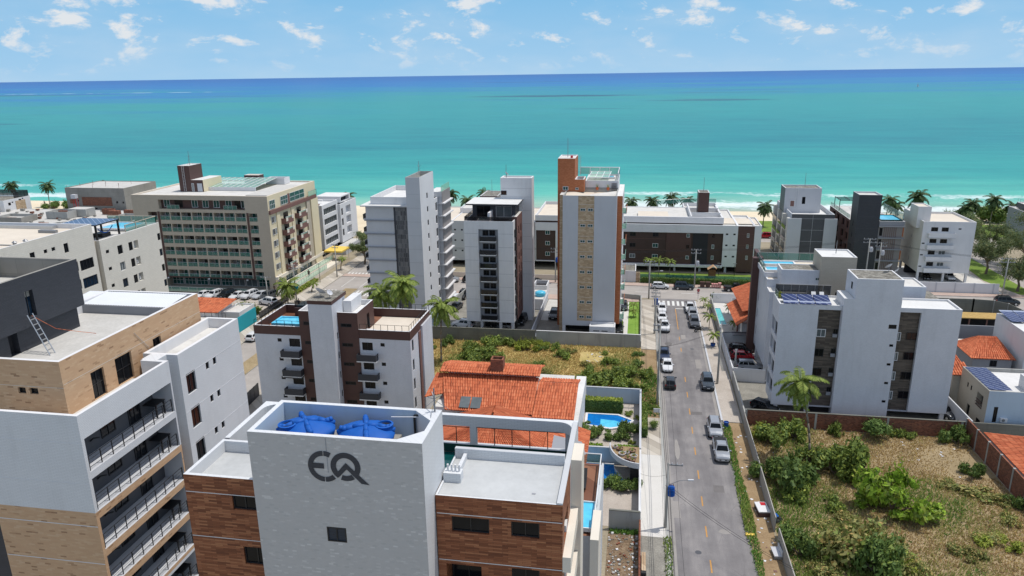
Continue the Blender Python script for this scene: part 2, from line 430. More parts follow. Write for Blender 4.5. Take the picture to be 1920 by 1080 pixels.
ROT = dict(f=0, r=math.pi/2, b=math.pi, l=-math.pi/2)
class Bld:
    def __init__(s, name, label, cat, x, y, group=None):
        s.root = empty(name, x, y, 0, 0, label, cat, group); s.x = x; s.y = y
    def win(s, ax, p, h0, h1, v0, v1, kind='dark', name='window', parent=None):
        me = win_mesh(h1-h0, v1-v0, kind)
        if ax == 'f': L = (h0, p, v0)
        elif ax == 'b': L = (h1, p, v0)
        elif ax == 'r': L = (p, h0, v0)
        else: L = (p, h1, v0)
        return link(name, me, parent or s.root, (L[0]-s.x, L[1]-s.y, L[2]), (0, 0, ROT[ax]))
    def vol(s, x0, x1, y0, y1, z0, z1, mat, ops=None, par=.8, pt=.2, roof='roof_pale', cap=None, name='wall', faces='frbl', mats=None, frontpar=True):
        """block with real openings. ops[face] = [(h0,h1,v0,v1,depth,kind or None,backmat)]"""
        b = MB(); ops = ops or {}; mats = mats or {}
        wins = []
        for ax, p, h0, h1 in (('f', y0, x0, x1), ('r', x1, y0, y1), ('b', y1, x0, x1), ('l', x0, y0, y1)):
            if ax not in faces: continue
            lst = []
            for o in ops.get(ax, ()):
                a0, a1, v0, v1, d, kind = o[:6]; bm = M[o[6]] if len(o) > 6 and o[6] else None
                if kind is None and bm is None: bm = M['shade_dark']
                lst.append((a0, a1, v0, v1, d, bm, M[o[7]] if len(o) > 7 and o[7] else None))
                if kind:
                    pp = {'f': p+d, 'b': p-d, 'r': p-d, 'l': p+d}[ax]
                    if bm is None: wins.append((ax, pp, a0, a1, v0, v1, kind))
            b.wall(ax, p, h0, h1, z0, z1, M[mats.get(ax, mat)], lst)
        zr = z1 - par
        cm = M[cap or 'white']
        if par > 0.02:
            # parapet: inner faces and coping
            b.wall('b', y0+pt, x0+pt, x1-pt, zr, z1, cm); b.wall('f', y1-pt, x0+pt, x1-pt, zr, z1, cm)
            b.wall('l', x1-pt, y0+pt, y1-pt, zr, z1, cm); b.wall('r', x0+pt, y0+pt, y1-pt, zr, z1, cm)
            for q in ((x0, x1, y0, y0+pt), (x0, x1, y1-pt, y1), (x0, x0+pt, y0+pt, y1-pt), (x1-pt, x1, y0+pt, y1-pt)):
                b.quad((q[0], q[2], z1), (q[1], q[2], z1), (q[1], q[3], z1), (q[0], q[3], z1), cm)
            i = pt
        else: i = 0
        w = b.build(name, s.root)
        r = MB(); r.quad((x0+i, y0+i, zr), (x1-i, y0+i, zr), (x1-i, y1-i, zr), (x0+i, y1-i, zr), M[roof])
        r.build('roof', s.root)
        for q in wins: s.win(*q)
        return w
    def part(s, name, fn, parent=None):
        b = MB(); fn(b)
        if name in ('column', 'panel', 'slab') and len(b.f) > 6 and len(b.v)*6 == len(b.f)*8:   # separate boxes: one object each
            o = None
            for i in range(len(b.v)//8):
                c = MB(); c.mats = b.mats; c.v = b.v[8*i:8*i+8]; c.f = [tuple(q-8*i for q in f) for f in b.f[6*i:6*i+6]]; c.m = b.m[6*i:6*i+6]
                o = c.build(name, s.root) if parent is None else link(name, c.mesh(name, (s.x, s.y, 0)), parent)
            return o
        if parent is None: return b.build(name, s.root)
        me = b.mesh(name, (s.x, s.y, 0)); return link(name, me, parent)
    def box(s, name, x0, x1, y0, y1, z0, z1, mat, top=None):
        return s.part(name, lambda b: b.box(x0, x1, y0, y1, z0, z1, M[mat], M[top] if top else None))
    def rail(s, pts, z, h, post='black', panel=None, step=1.3, name='railing', bars=0, r=.025):
        """posts and top rail along a polyline of (x,y)"""
        b = MB()
        for (a, c) in zip(pts[:-1], pts[1:]):
            L = math.hypot(c[0]-a[0], c[1]-a[1]); n = max(1, round(L/step))
            for i in range(n+1):
                x = a[0]+(c[0]-a[0])*i/n; y = a[1]+(c[1]-a[1])*i/n
                b.box(x-r, x+r, y-r, y+r, z, z+h, M[post])
            b.tube((a[0], a[1], z+h), (c[0], c[1], z+h), r*1.1, r*1.1, 6, M[post])
            for k in range(bars):
                zz = z + h*(k+1)/(bars+1)
                b.tube((a[0], a[1], zz), (c[0], c[1], zz), r*.45, r*.45, 4, M[post])
            if panel:
                b.quad((a[0], a[1], z+.06), (c[0], c[1], z+.06), (c[0], c[1], z+h-.04), (a[0], a[1], z+h-.04), M[panel])
        return b.build(name, s.root)
    def ac(s, ax, p, h, z, w=.8):
        def fn(b):
            if ax == 'f': b.box(h, h+w, p-.32, p-.003, z, z+.55, M['white_metal']); b.tube((h+w*.38, p-.325, z+.28), (h+w*.38, p-.335, z+.28), .21, .21, 12, M['grey_metal'])
            else: b.box(p+.003, p+.32, h, h+w, z, z+.55, M['white_metal']); b.tube((p+.325, h+w*.38, z+.28), (p+.335, h+w*.38, z+.28), .21, .21, 12, M['grey_metal'])
        return s.part('air_conditioner', fn)
    def mast(s, x, y, z, h, arms=True):
        def fn(b):
            b.tube((x, y, z), (x, y, z+h), .06, .04, 6, M['grey_metal'])
            if arms:
                for a in (0, 2.1, 4.2): b.tube((x, y, z+h*.55), (x+.45*math.cos(a), y+.45*math.sin(a), z+h*.72), .025, .02, 5, M['grey_metal'])
                for a in (.5, 2.6, 4.7): b.tube((x, y, z+h*.5), (x+.8*math.cos(a), y+.8*math.sin(a), z), .015, .015, 4, M['grey_metal'])
        return s.part('antenna_mast', fn)
    def dish(s, x, y, z, r=.5, az=0.6):
        def fn(b):
            c = Vector((x, y, z+.7)); n = Vector((math.cos(az)*.7, math.sin(az)*.7, .7)).normalized()
            u = n.orthogonal().normalized(); v = n.cross(u)
            rings = []
            for k in range(4):
                q = r*k/3; rings.append([tuple(c + u*q*math.cos(t*math.pi/6) + v*q*math.sin(t*math.pi/6) + n*(q*q/r*.35)) for t in range(12)])
            for k in range(3):
                for i in range(12):
                    j = (i+1) % 12
                    b.quad(rings[k][i], rings[k][j], rings[k+1][j], rings[k+1][i], M['lgrey'])
            b.tube((x, y, z), tuple(c), .04, .04, 6, M['grey_metal'])
            b.tube(tuple(c), tuple(c+n*r*.7), .015, .015, 4, M['grey_metal'])
        return s.part('satellite_dish', fn)
    def ladder(s, x, y, z0, z1, mat='white_metal'):
        def fn(b):
            for d in (-.25, .25): b.tube((x+d, y, z0), (x+d, y, z1), .03, .03, 5, M[mat])
            n = int((z1-z0)/.35)
            for i in range(n): b.tube((x-.25, y, z0+.2+i*.35), (x+.25, y, z0+.2+i*.35), .02, .02, 4, M[mat])
        return s.part('ladder', fn)
    def balcony(s, ax, p, h0, h1, z0, z1, depth, panel='charcoal', slab='white', t=.14):
        """projecting balcony with solid front and ends, > slab"""
        def fn(b):
            if ax == 'f': b.box(h0, h1, p-depth, p-depth+.06, z0, z1, M[panel]); b.box(h0, h0+.06, p-depth+.06, p-.003, z0, z1, M[panel]); b.box(h1-.06, h1, p-depth+.06, p-.003, z0, z1, M[panel])
            else: b.box(p+depth-.06, p+depth, h0, h1, z0, z1, M[panel]); b.box(p+.003, p+depth-.06, h0, h0+.06, z0, z1, M[panel]); b.box(p+.003, p+depth-.06, h1-.06, h1, z0, z1, M[panel])
        o = s.part('balcony', fn)
        def f2(b):
            if ax == 'f': b.box(h0-.02, h1+.02, p-depth-.03, p-.004, z0-t, z0-.002, M[slab])
            else: b.box(p+.004, p+depth+.03, h0-.02, h1+.02, z0-t, z0-.002, M[slab])
        s.part('slab', f2, o)
        return o
    def pool(s, x0, x1, y0, y1, z, water='pool', rim='white', name='pool', rw=.25):
        o = s.part(name, lambda b: [b.box(x0-rw, x1+rw, y0-rw, y0, z-.3, z+.05, M[rim]), b.box(x0-rw, x1+rw, y1, y1+rw, z-.3, z+.05, M[rim]),
                                    b.box(x0-rw, x0, y0, y1, z-.3, z+.05, M[rim]), b.box(x1, x1+rw, y0, y1, z-.3, z+.05, M[rim])])
        s.part('water', lambda b: b.quad((x0, y0, z-.08), (x1, y0, z-.08), (x1, y1, z-.08), (x0, y1, z-.08), M[water]), o)
        return o

def tile_roof(b, p00, p10, p11, p01, mat, tw=.34, tl=.62, thick=.05):
    """clay tiles on a quad: p00-p10 eave, p01-p11 ridge. Each tile is its own arched piece"""
    p00, p10, p11, p01 = map(Vector, (p00, p10, p11, p01))
    L = max((p10-p00).length, (p11-p01).length); S = ((p01-p00).length+(p11-p10).length)/2
    nc = max(2, int(L/tw)); nr = max(2, int(S/tl))
    up = (p10-p00).cross(p01-p00).normalized()
    if up.z < 0: up = -up
    def P(u, v, h): return (p00.lerp(p10, u)).lerp(p01.lerp(p11, u), v) + up*h
    b.quad(P(0,0,-.02), P(1,0,-.02), P(1,1,-.02), P(0,1,-.02), mat)
    for r in range(nr):
        v0 = r/nr - (.0 if r == 0 else .12/nr); v1 = (r+1)/nr
        j = random.uniform(-.01, .01)
        for c in range(nc):
            u0, u1 = c/nc, (c+1)/nc; d = u1-u0; e = random.uniform(0, .012)
            ring = []
            for (uu, hh) in ((u0, -.02), (u0+d*.28, .10), (u0+d*.72, .10), (u1, -.02)):
                ring.append((P(uu, v0, hh+.035+e), P(uu, v1, hh+e)))
            for k in range(3): b.quad(ring[k][0], ring[k+1][0], ring[k+1][1], ring[k][1], mat)
            b.quad(ring[0][0], P(u0, v0, -.01), P(u1, v0, -.01), ring[3][0], mat)

def clay_mat():
    m, t, b = new_mat('clay_tiles', .85, .2)
    g = t.n('ShaderNodeNewGeometry'); tc = t.n('ShaderNodeTexCoord')
    n = noise(t, tc.outputs['Object'], .6, 4)
    f = math_(t, 'ADD', math_(t, 'MULTIPLY', g.outputs['Random Per Island'], .55), math_(t, 'MULTIPLY', n, .45))
    r = ramp(t, [(.12, lin('#74412f')), (.3, lin('#ad5f42')), (.6, lin('#c46f4c')), (.85, lin('#d08460'))]); t.l(f, r.inputs[0])
    t.l(r.outputs[0], b.inputs['Base Color'])
    M['clay'] = m
clay_mat()
M['leaf'] = leafmat('shrub_leaf', '#5f7234', '#8a9a4a', '#b5b86a')
M['leaf_dark'] = leafmat('dark_leaf', '#4c6232', '#6c8444', '#90a058')
M['leaf_bright'] = leafmat('bright_leaf', '#6c8d28', '#97b43c', '#c0cc5c')
M['leaf_olive'] = leafmat('olive_leaf', '#636a3a', '#8d8e56', '#b0aa72')
M['leaf_yel'] = leafmat('yellowish_leaf', '#7a8a34', '#a3ab4a', '#c9c46a')
M['palm'] = leafmat('palm_leaflet', '#566a2c', '#90a04a', '#c8b86c', .2)
M['palm_dark'] = leafmat('dark_palm_leaflet', '#33452a', '#52683a', '#86864e', .2)
M['casu'] = leafmat('casuarina_needles', '#4b5b3a', '#6f8052', '#93a06c')
M['drygrass'] = leafmat('dry_grass_blade', '#a88d55', '#cbb072', '#e0cd96', .3)
M['olivegrass'] = leafmat('olive_grass_blade', '#8f8d52', '#b0a868', '#ccc086', .3)
M['greengrass'] = leafmat('green_grass_blade', '#4d7030', '#6b9240', '#91ad58', .3)
M['bark'] = ground_mat('bark', [(.3, '#5a4f44'), (.6, '#7a6d5f'), (.8, '#94877a')], 3, 14, .9, .5)
M['palmbark'] = ground_mat('palm_bark', [(.3, '#6d645a'), (.6, '#8a8074'), (.8, '#a39a8d')], 3, 14, .9, .5)
M['straw'] = ground_mat('straw', [(.3, '#8f7648'), (.6, '#b89b63'), (.8, '#cdb37e')], 2, 14, .95, .6)
M['brngrass'] = leafmat('brown_grass_blade', '#92784f', '#b69b70', '#cfb88e', .3)
# ================================================================== BUILDINGS
def eq_building():
    B = Bld('apartment_building', 'grey tiled tower with dark lettering and brown wood-look wings beside it, bottom centre', 'building', -14.4, 34)
    W = 'wood'
    # left and right wings
    B.vol(-25.4, -20.05, 34, 38.3, 0, 25.1, W, {'f': [(-22.5, -21.0, 23.05, 24.0, .18, 'dark'), (-22.2, -20.6, 19.4, 20.6, .18, 'dark'), (-22.5, -21.0, 17.2, 18.2, .18, 'dark')]}, par=.75, pt=.22, roof='roof_grey', cap='lt_white')
    B.vol(-10.35, -3.4, 34, 38.5, 0, 25.1, W, {'f': [(-9.5, -7.4, 22.9, 23.85, .18, 'dark'), (-6.2, -4.65, 22.9, 23.85, .18, 'dark'), (-9.9, -7.9, 18.7, 20.8, 1.2, None, 'shade_dark'), (-6.2, -4.65, 20.0, 20.9, .18, 'dark')],
                                              'r': [(35, 37, 21.9, 23.4, .18, 'dark'), (35, 37, 18.9, 20.4, .18, 'dark')]}, par=.12, pt=.10, roof='roof_grey', cap='lt_white')
    B.win('f', 35.18, -9.85, -7.95, 18.75, 20.75, 'door')
    # white floor joints
    for z in (24.0, 21.05, 18.1):
        B.box('floor_joint', -25.38, -20.1, 33.985, 33.998, z-.02, z+.02, 'white'); B.box('floor_joint', -10.3, -3.42, 33.985, 33.998, z-.02, z+.02, 'white')
    # parapets of the right wing roof
    B.box('parapet', -3.72, -3.40, 34.0, 43.6, 25.102, 25.2, 'lt_white')
    B.box('parapet', -10.3, -3.72, 38.28, 38.55, 24.98, 25.62, 'lt_white')
    B.box('parapet', -9.75, -9.55, 36.6, 38.28, 24.98, 25.35, 'lt_white')
    B.part('vent_box', lambda b: [b.box(-10.3, -9.3, 35.55, 36.15, 24.98, 25.55, M['lt_white'])] + [b.tube((-10.1+.22*i, 35.85, 25.55), (-10.1+.22*i, 35.85, 25.95), .06, .06, 8, M['white']) for i in range(4)])
    B.part('drain_cover', lambda b: b.box(-5.2, -5.0, 35.0, 35.12, 24.985, 25.0, M['grey_wall']))
    # tower with sunk tank deck: four thick walls
    x0, x1, y0, y1, zt = -20.0, -10.4, 32.3, 36.25, 29.08
    B.vol(x0, x1, y0, y1, 0, zt-1.75, 'tower_tile', {'f': [(-16.0, -14.9, 22.8, 23.7, .06, 'shut')]}, par=0, roof='conc_dark' if 0 else 'roof_conc', mats={'r': 'lt_white', 'b': 'lt_white'})
    zb = zt-1.75; t = .28
    def ring(b):
        m = M['tower_tile']; w = M['lt_white']; i = M['sky_wall']  # inner faces tinted pale blue for the blue-grey shade of the well
        b.wall('f', y0, x0, x1, zb, zt, m); b.wall('b', y0+t, x0+t, x1-t, zb, zt, i)
        b.wall('b', y1, x0, x1, zb, zt, w); b.wall('f', y1-t, x0+t, x1-t, zb, zt, i)
        b.wall('l', x0, y0, y1, zb, zt, w); b.wall('r', x0+t, y0+t, y1-t, zb, zt, i)
        b.wall('r', x1, y0, y1, zb, zt, w, [(33.45, 34.95, zt-1.35, zt-.45, t, None)][:0])
        b.wall('l', x1-t, y0+t, y1-t, zb, zt, i)
        for q in ((x0, x1, y0, y0+t), (x0, x1, y1-t, y1), (x0, x0+t, y0+t, y1-t), (x1-t, x1, y0+t, y1-t)):
            b.quad((q[0], q[2], zt), (q[1], q[2], zt), (q[1], q[3], zt), (q[0], q[3], zt), w)
        for ya, yb in ((y0+t, y0+t+1.1), (y1-t, y1-t-1.1)):
            pts = [(x1-t, ya), (x1-t, yb), (x1-t-1.15, ya)]
            if (yb < ya): pts = pts[::-1]
            b.prism(pts, zb, zt-.004, w)
    B.part('parapet', ring)
    B.part('floor_joint', lambda b: b.box(-15.62, -15.59, 32.288, 32.298, 27.0, 29.05, M['grey_wall']))
    B.part('plinth', lambda b: [b.box(-19.2, -16.1, 33.0, 35.6, zb+.003, zb+.415, M['raw_conc']), b.box(-15.7, -12.6, 33.0, 35.6, zb+.003, zb+.415, M['raw_conc'])])
    B.part('pipe', lambda b: [b.path([(-11.9, 35.85, zb), (-11.9, 35.85, zt-.25), (-11.3, 35.85, zt-.2)], .07, 8, M['black']), b.path([(-11.6, 35.8, zb), (-11.6, 35.8, zt-.5)], .045, 6, M['white']), b.path([(-13.2, 35.7, zt-.35), (-11.6, 35.8, zt-.3)], .03, 6, M['white'])])
    B.mast(-10.75, 36.0, zt, 1.4, True)
    # lettering on the tower: flat ring E + Q with an arrow notch
    def logo(b):
        m = M['charcoal']; yy = 32.29
        def arc(cx, cz, ro, ri, a0, a1, n=26):
            for i in range(n):
                t0, t1 = R(a0+(a1-a0)*i/n), R(a0+(a1-a0)*(i+1)/n)
                P = lambda r, t, y: (cx+r*math.cos(t), y, cz+r*math.sin(t))
                b.quad(P(ri, t0, yy-.02), P(ro, t0, yy-.02), P(ro, t1, yy-.02), P(ri, t1, yy-.02), m)
                b.quad(P(ro, t0, yy-.02), P(ro, t0, yy), P(ro, t1, yy), P(ro, t1, yy-.02), m)
        cx, cz, ro, ri = -15.80, 27.36, .90, .62
        arc(cx, cz, ro, ri, 92, 268); arc(cx, cz, ro, ri, 62, 88, 8); arc(cx, cz, ro, ri, 272, 312, 10)
        b.box(cx-.62, cx-.02, yy-.02, yy, cz-.13, cz+.17, m)
        qx, qz = -14.62, 27.42; ro, ri = .82, .52
        arc(qx, qz, ro, ri, -38, 236, 40); arc(qx, qz, ro, ri, 248, 305, 10)
        # arrow / tail
        def poly(p): b.poly([(x, yy-.022, z) for x, z in p], m)
        poly([(qx-.62, qz-.52), (qx-.40, qz-.62), (qx+.06, qz-.13), (qx+.02, qz+.24)])
        poly([(qx+.06, qz-.13), (qx+.82, qz-.92), (qx+1.26, qz-.96), (qx+.02, qz+.24)])
    B.part('lettering', logo)
    # pool court behind, framed by beams
    def court(b):
        m = M['lt_white']; g = M['green_tile']  # green tile, darkened for the shade on the sunk pool wall
        ops = [(-12.6, -10.65, 23.0, 24.35, .35, None), (-10.2, -4.2, 23.0, 24.35, .35, None), (-24.6, -18, 23.0, 24.35, .35, None), (-17.6, -13.0, 23.0, 24.35, .35, None)]
        for a in ('f', 'b'):
            p = 43.6 if a == 'f' else 43.95
            hs = sorted([-25.0, -3.72] + [q for o in ops for q in o[:2]])
            b.wall(a, p, -25.4, -3.4, 22.4 if a == 'f' else 12, 23.0, g if a == 'f' else m)
            b.wall(a, p, -25.4, -3.4, 24.35, 25.1, m)
            for h0, h1 in ((-25.4, -24.6), (-18, -17.6), (-13.0, -12.6), (-10.65, -10.2), (-4.2, -3.4)):
                b.wall(a, p, h0, h1, 23.0, 24.35, m)
        for h0, h1 in ((-25.4, -24.6), (-18, -17.6), (-13.0, -12.6), (-10.65, -10.2), (-4.2, -3.4)):
            b.wall('l', h0, 43.6, 43.95, 23, 24.35, m); b.wall('r', h1, 43.6, 43.95, 23, 24.35, m)
        b.quad((-25.4, 43.6, 23.0), (-3.4, 43.6, 23.0), (-3.4, 43.95, 23.0), (-25.4, 43.95, 23.0), m)
        b.quad((-25.4, 43.6, 24.35), (-25.4, 43.95, 24.35), (-3.4, 43.95, 24.35), (-3.4, 43.6, 24.35), m)
        b.quad((-25.4, 43.6, 25.1), (-3.4, 43.6, 25.1), (-3.4, 43.95, 25.1), (-25.4, 43.95, 25.1), m)
        for xa in (-25.4, -3.72):
            b.box(xa, xa+.32, 38.5, 43.6, 12, 25.1, m)
        # rounded inner corners of the frame
        for (cx, s) in ((-3.72, -1), (-25.08, 1)):
            n = 6; r = .9
            for i in range(n):
                t0, t1 = math.pi/2*i/n, math.pi/2*(i+1)/n
                P = lambda t: (cx+s*(r-r*math.cos(t)) if False else cx+s*r*(1-math.sin(t)), 43.6-r*(1-math.cos(t)))
                a, c = P(t0), P(t1)
                b.poly([(cx, 43.6, 25.1)] + ([(a[0], a[1], 25.1), (c[0], c[1], 25.1)]), m)
                b.quad((a[0], a[1], 24.35), (c[0], c[1], 24.35), (c[0], c[1], 25.1), (a[0], a[1], 25.1), m)
        b.quad((-25, 38.5, 22.4), (-3.7, 38.5, 22.4), (-3.7, 39.5, 22.4), (-25, 39.5, 22.4), M['deck'])
    B.part('frame_wall', court)
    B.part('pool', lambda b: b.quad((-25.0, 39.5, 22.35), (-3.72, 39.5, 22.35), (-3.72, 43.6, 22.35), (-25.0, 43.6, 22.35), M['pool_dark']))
    B.rail([(-12.6, 43.75), (-10.65, 43.75)], 23.0, 1.2, step=1.0)
    B.rail([(-10.2, 43.75), (-4.2, 43.75)], 23.0, 1.25, step=1.2)
    B.rail([(-24.6, 43.75), (-18, 43.75)], 23.0, 1.2, step=1.2)
    # side fins and balcony fronts on the right face
    B.box('fin', -3.395, -2.78, 38.9, 41.0, 8, 25.05, 'cream2')
    B.box('balcony', -3.395, -2.95, 34.0, 38.85, 20.95, 21.9, 'cream2')
    B.box('balcony', -3.395, -2.95, 34.6, 38.85, 17.9, 18.85, 'cream2')
    B.box('balcony', -3.395, -2.95, 34.6, 38.85, 14.9, 15.85, 'cream2')
    # body below and rear terraces
    B.vol(-25.2, -3.42, 36.3, 43.55, 0, 22.3, 'lt_white', {}, par=0)
    B.vol(-25.2, -2.76, 50.5, 61.8, 0, 11.9, 'lt_white', {}, par=0, roof='deck', mats={'f': 'lgrey'})  # front in grey: its shade is put into the colour
    B.pool(-5.2, -2.75, 50.9, 54.6, 12.35, 'pool', 'white_metal', rw=.10)
    B.box('side_wall', -2.74, -2.1, 48.2, 52.2, 0, 13.2, 'cream2'); B.box('side_wall', -2.72, -2.35, 52.22, 61.8, 0, 12.0, 'lt_white')
    B.rail([(-2.6, 51.0), (-2.6, 61.6)], 12.0, 1.05, 'white_metal', 'rail_glass', step=3.4, r=.05)
    B.rail([(-6.0, 61.6), (-2.6, 61.6)], 12.0, 1.05, 'white_metal', 'rail_glass', step=3.4, r=.05)
    B.part('sun_lounger', lambda b: [b.box(-4.6, -3.7, 56.8, 58.6, 12.1, 12.3, M['black']), b.quad((-4.6, 58.5, 12.32), (-3.7, 58.5, 12.32), (-3.7, 59.2, 12.9), (-4.6, 59.2, 12.9), M['black'])])
    B.part('awning', lambda b: b.quad((-7.0, 59.3, 14.4), (-3.9, 59.6, 14.0), (-4.4, 61.4, 14.3), (-7.0, 61.4, 14.8), M['grey_wall']))
    # tanks on the tower deck: things of their own
    def tank(x, y, z, rz, label):
        t = empty('water_tank', x, y, z, rz, label, 'water tank', 'blue tanks in the roof well of the grey tower')
        b = MB(); m = M['tank_blue']
        n = 32
        prof = [(1.0, 0), (1.24, .3), (1.32, .62), (1.30, .70), (1.12, .84), (.75, .99), (.36, 1.10), (.0, 1.13)]
        k0 = len(b.v)
        for r, zz in prof:
            for i in range(n):
                a = 2*math.pi*i/n
                ribs = 1 + .045*max(0, math.cos(a*4))**6*(1 if zz < 1.2 else 0)
                b.v.append((r*ribs*math.cos(a)*1.22, r*ribs*math.sin(a)*1.02, zz*(1+.03*max(0, math.cos(a*4))**8)))
        for a in range(len(prof)-1):
            for i in range(n):
                j = (i+1) % n
                b.f.append((k0+a*n+i, k0+a*n+j, k0+(a+1)*n+j, k0+(a+1)*n+i)); b.m.append(b.mi(m))
        link('tank_body', b.mesh('tank_body', smooth=True), t)
        c = MB(); c.lathe((-.85, -.5, .6), [(.46, 0), (.47, .36), (.50, .5), (.40, .52), (.38, .40), (.0, .40)], 20, m, cap=False)
        o = link('manhole', c.mesh('manhole', smooth=False), t)
        d = MB(); d.lathe((-.85, -.5, 1.01), [(.38, 0), (.0, .002)], 20, M['black'], cap=False); link('opening', d.mesh('opening'), o)
        for k in range(4):
            a = .55+k*math.pi/2; ca, sa = math.cos(a), math.sin(a)
            e = MB(); e.path([(.05*ca, .05*sa, 1.12), (.7*ca, .62*sa, 1.03), (1.2*ca, 1.02*sa, .86), (1.62*ca, 1.34*sa, .74)], [.13, .16, .18, .15], 7, m); e.path([(1.1*ca, .94*sa, .90), (1.34*ca, 1.12*sa, .96), (1.50*ca, 1.26*sa, 1.04)], [.17, .17, .12], 8, m); link('rib', e.mesh('rib', smooth=True), t)
        return t
    tank(-17.65, 34.35, zb+.42, 0.0, 'blue domed water tank on the grey tower, the left one with its opening at left')
    tank(-14.15, 34.3, zb+.42, math.pi*.92, 'blue domed water tank on the grey tower, the right one beside the black pipe')
eq_building()

def left_tower():
    B = Bld('apartment_building', 'tan brick and pale tile block with stacked railed balconies, filling the left edge', 'building', -37, 40)
    X = -34.1; Y = 36.6
    fl = [25.2, 22.35, 19.45, 16.55, 13.65, 10.75, 7.85, 4.95]   # ceilings of the open balconies
    ops = [(36.85, 45.85, z-2.35, z, 1.7, None, 'dgrey', 'lgrey') for z in fl]
    # facade in bands of pale tile / tan brick
    def seg(z0, z1, mat):
        B.vol(-41.6, X, Y, 46.0, z0, z1, mat, {'r': [o for o in ops if o[2] >= z0-.01 and o[3] <= z1+.01]}, par=0, faces='frlb', name='wall')
    seg(22.35, 25.28, 'lt_white')
    seg(19.98, 22.35, 'lt_white')
    seg(11.0, 19.98, 'tan'); seg(0, 11.0, 'lt_white')
    # parapet of the terrace
    def par(b):
        m = M['lt_white']
        b.wall('f', Y, -41.6, X, 25.28, 26.9, m); b.wall('b', Y+.25, -41.6, X-.25, 25.28, 26.9, m)
        b.wall('r', X, Y, 46.0, 25.28, 26.9, m); b.wall('l', X-.25, Y+.25, 46.0, 25.28, 26.9, m)
        b.quad((-41.6, Y, 26.9), (X, Y, 26.9), (X, Y+.25, 26.9), (-41.6, Y+.25, 26.9), M['white']); b.quad((X-.25, Y+.25, 26.9), (X, Y+.25, 26.9), (X, 46, 26.9), (X-.25, 46, 26.9), M['white'])
        b.box(-36.2, X-.25, 45.7, 46.0, 25.28, 26.9, m)
    B.part('parapet', par)
    for z in (24.95, 22.05):
        B.part('floor_joint', lambda b: b.box(-41.55, X-.02, Y-.012, Y-.002, z-.02, z+.02, M['white']))
    for z in (18.95, 16.1, 13.2):
        B.part('floor_joint', lambda b: b.box(-41.55, X-.02, Y-.012, Y-.002, z-.025, z+.025, M['white']))
    for i, z in enumerate(fl[:6]):
        p = X-1.7
        B.win('r', p, 37.0, 38.4, z-1.85, z-.35, 'dark'); B.win('r', p, 40.2, 41.6, z-1.85, z-.45, 'dark'); B.win('r', p, 43.0, 44.3, z-2.3, z-.2, 'door')
        B.rail([(X-.12, 37.0), (X-.12, 45.75)], z-2.35, 1.0, 'black', None, step=1.1, bars=3)
        if i in (0, 1, 3, 4, 5): B.part('grill_top', lambda b: [b.box(X-1.5, X-.5, 44.4, 45.6, z-1.35, z-1.28, M['black']), b.box(X-.6, X-.5, 44.5, 44.6, z-2.35, z-1.35, M['black']), b.box(X-.6, X-.5, 45.4, 45.5, z-2.35, z-1.35, M['black'])])
        B.part('pipe_stub', lambda b: [b.tube((p+.002, 39.2, z-1.5), (p+.35, 39.1, z-1.2), .06, .05, 6, M['black']), b.tube((p+.3, 39.15, z-1.25), (p+.45, 39.5, z-1.35), .05, .05, 6, M['black'])])
    # tall pale block at the back right
    rw = [(47.75, 48.95, 23.3, 25.0, .18, 'dark'), (50.45, 50.9, 24.3, 24.92, .15, 'single'), (51.5, 51.95, 24.3, 24.92, .15, 'single')]
    allr = [(a, b_, c-2.9*k, d-2.9*k, e, ('brn' if (k == 1 and f == 'dark') else f)) for k in range(7) for a, b_, c, d, e, f in rw]
    B.vol(-37.0, X, 47.1, 55.9, 0, 26.9, 'lt_white', {'r': allr}, par=.85, pt=.28, roof='roof_pale')
    B.box('wall', -36.3, X-.9, 46.0, 47.1, 0, 26.9, 'lt_white')
    for z in (24.93, 22.03, 19.13): B.part('floor_joint', lambda b: b.box(X+.002, X+.012, 47.15, 55.85, z-.02, z+.02, M['white']))
    # tan brick penthouse
    xr = -37.35
    B.vol(-46, xr, 39.5, 55.5, 25.0, 29.2, 'tan', {'f': [(-40.9, -40.3, 26.75, 27.2, .2, 'single'), (-40.0, -39.35, 26.75, 27.2, .2, 'single')],
          'r': [(42.0, 43.3, 25.3, 27.35, .22, 'doord'), (44.5, 46.3, 25.3, 27.4, .22, 'doord'), (48.9, 49.9, 25.3, 27.35, .22, 'door')]}, par=.95, pt=.28, roof='roof_conc')
    B.box('floor_joint', xr+.002, xr+.012, 39.55, 55.45, 27.52, 27.55, 'roof_sand'); B.box('floor_joint', -45.9, xr-.02, 39.488, 39.498, 27.3, 27.33, 'roof_sand')
    B.part('ladder_track', lambda b: None or b.tube((xr+.05, 46.9, 28.6), (xr+.05, 48.3, 26.9), .02, .02, 4, M['alu']))
    # raised white metal roof at the back
    def mr(b):
        b.box(-47.5, xr-.3, 51.9, 55.2, 28.26, 28.95, M['grey_wall'])
        n = 40
        for i in range(n):
            xa = -47.4+(9.4)*i/n; xb = xa+9.4/n; xm = (xa+xb)/2
            b.quad((xa, 52.0, 28.97), (xm, 52.0, 29.0), (xm, 55.0, 29.22), (xa, 55.0, 29.19), M['metal_roof']); b.quad((xm, 52.0, 29.0), (xb, 52.0, 28.97), (xb, 55.0, 29.19), (xm, 55.0, 29.22), M['metal_roof'])
    B.part('metal_roof', mr)
    # dark brick machine house on a recessed base
    B.vol(-52, -43.4, 40.0, 48.7, 28.25, 30.3, 'charcoal', {'r': [(42.0, 42.8, 28.27, 30.0, .5, None)]}, par=0)
    dx = -42.9
    B.vol(-50, dx, 38.5, 49.0, 30.0, 33.72, 'charcoal', {'r': [(43.6, 44.35, 30.65, 32.6, .3, 'blue')]}, par=1.6, pt=.25, roof='roof_conc', cap='raw_conc')
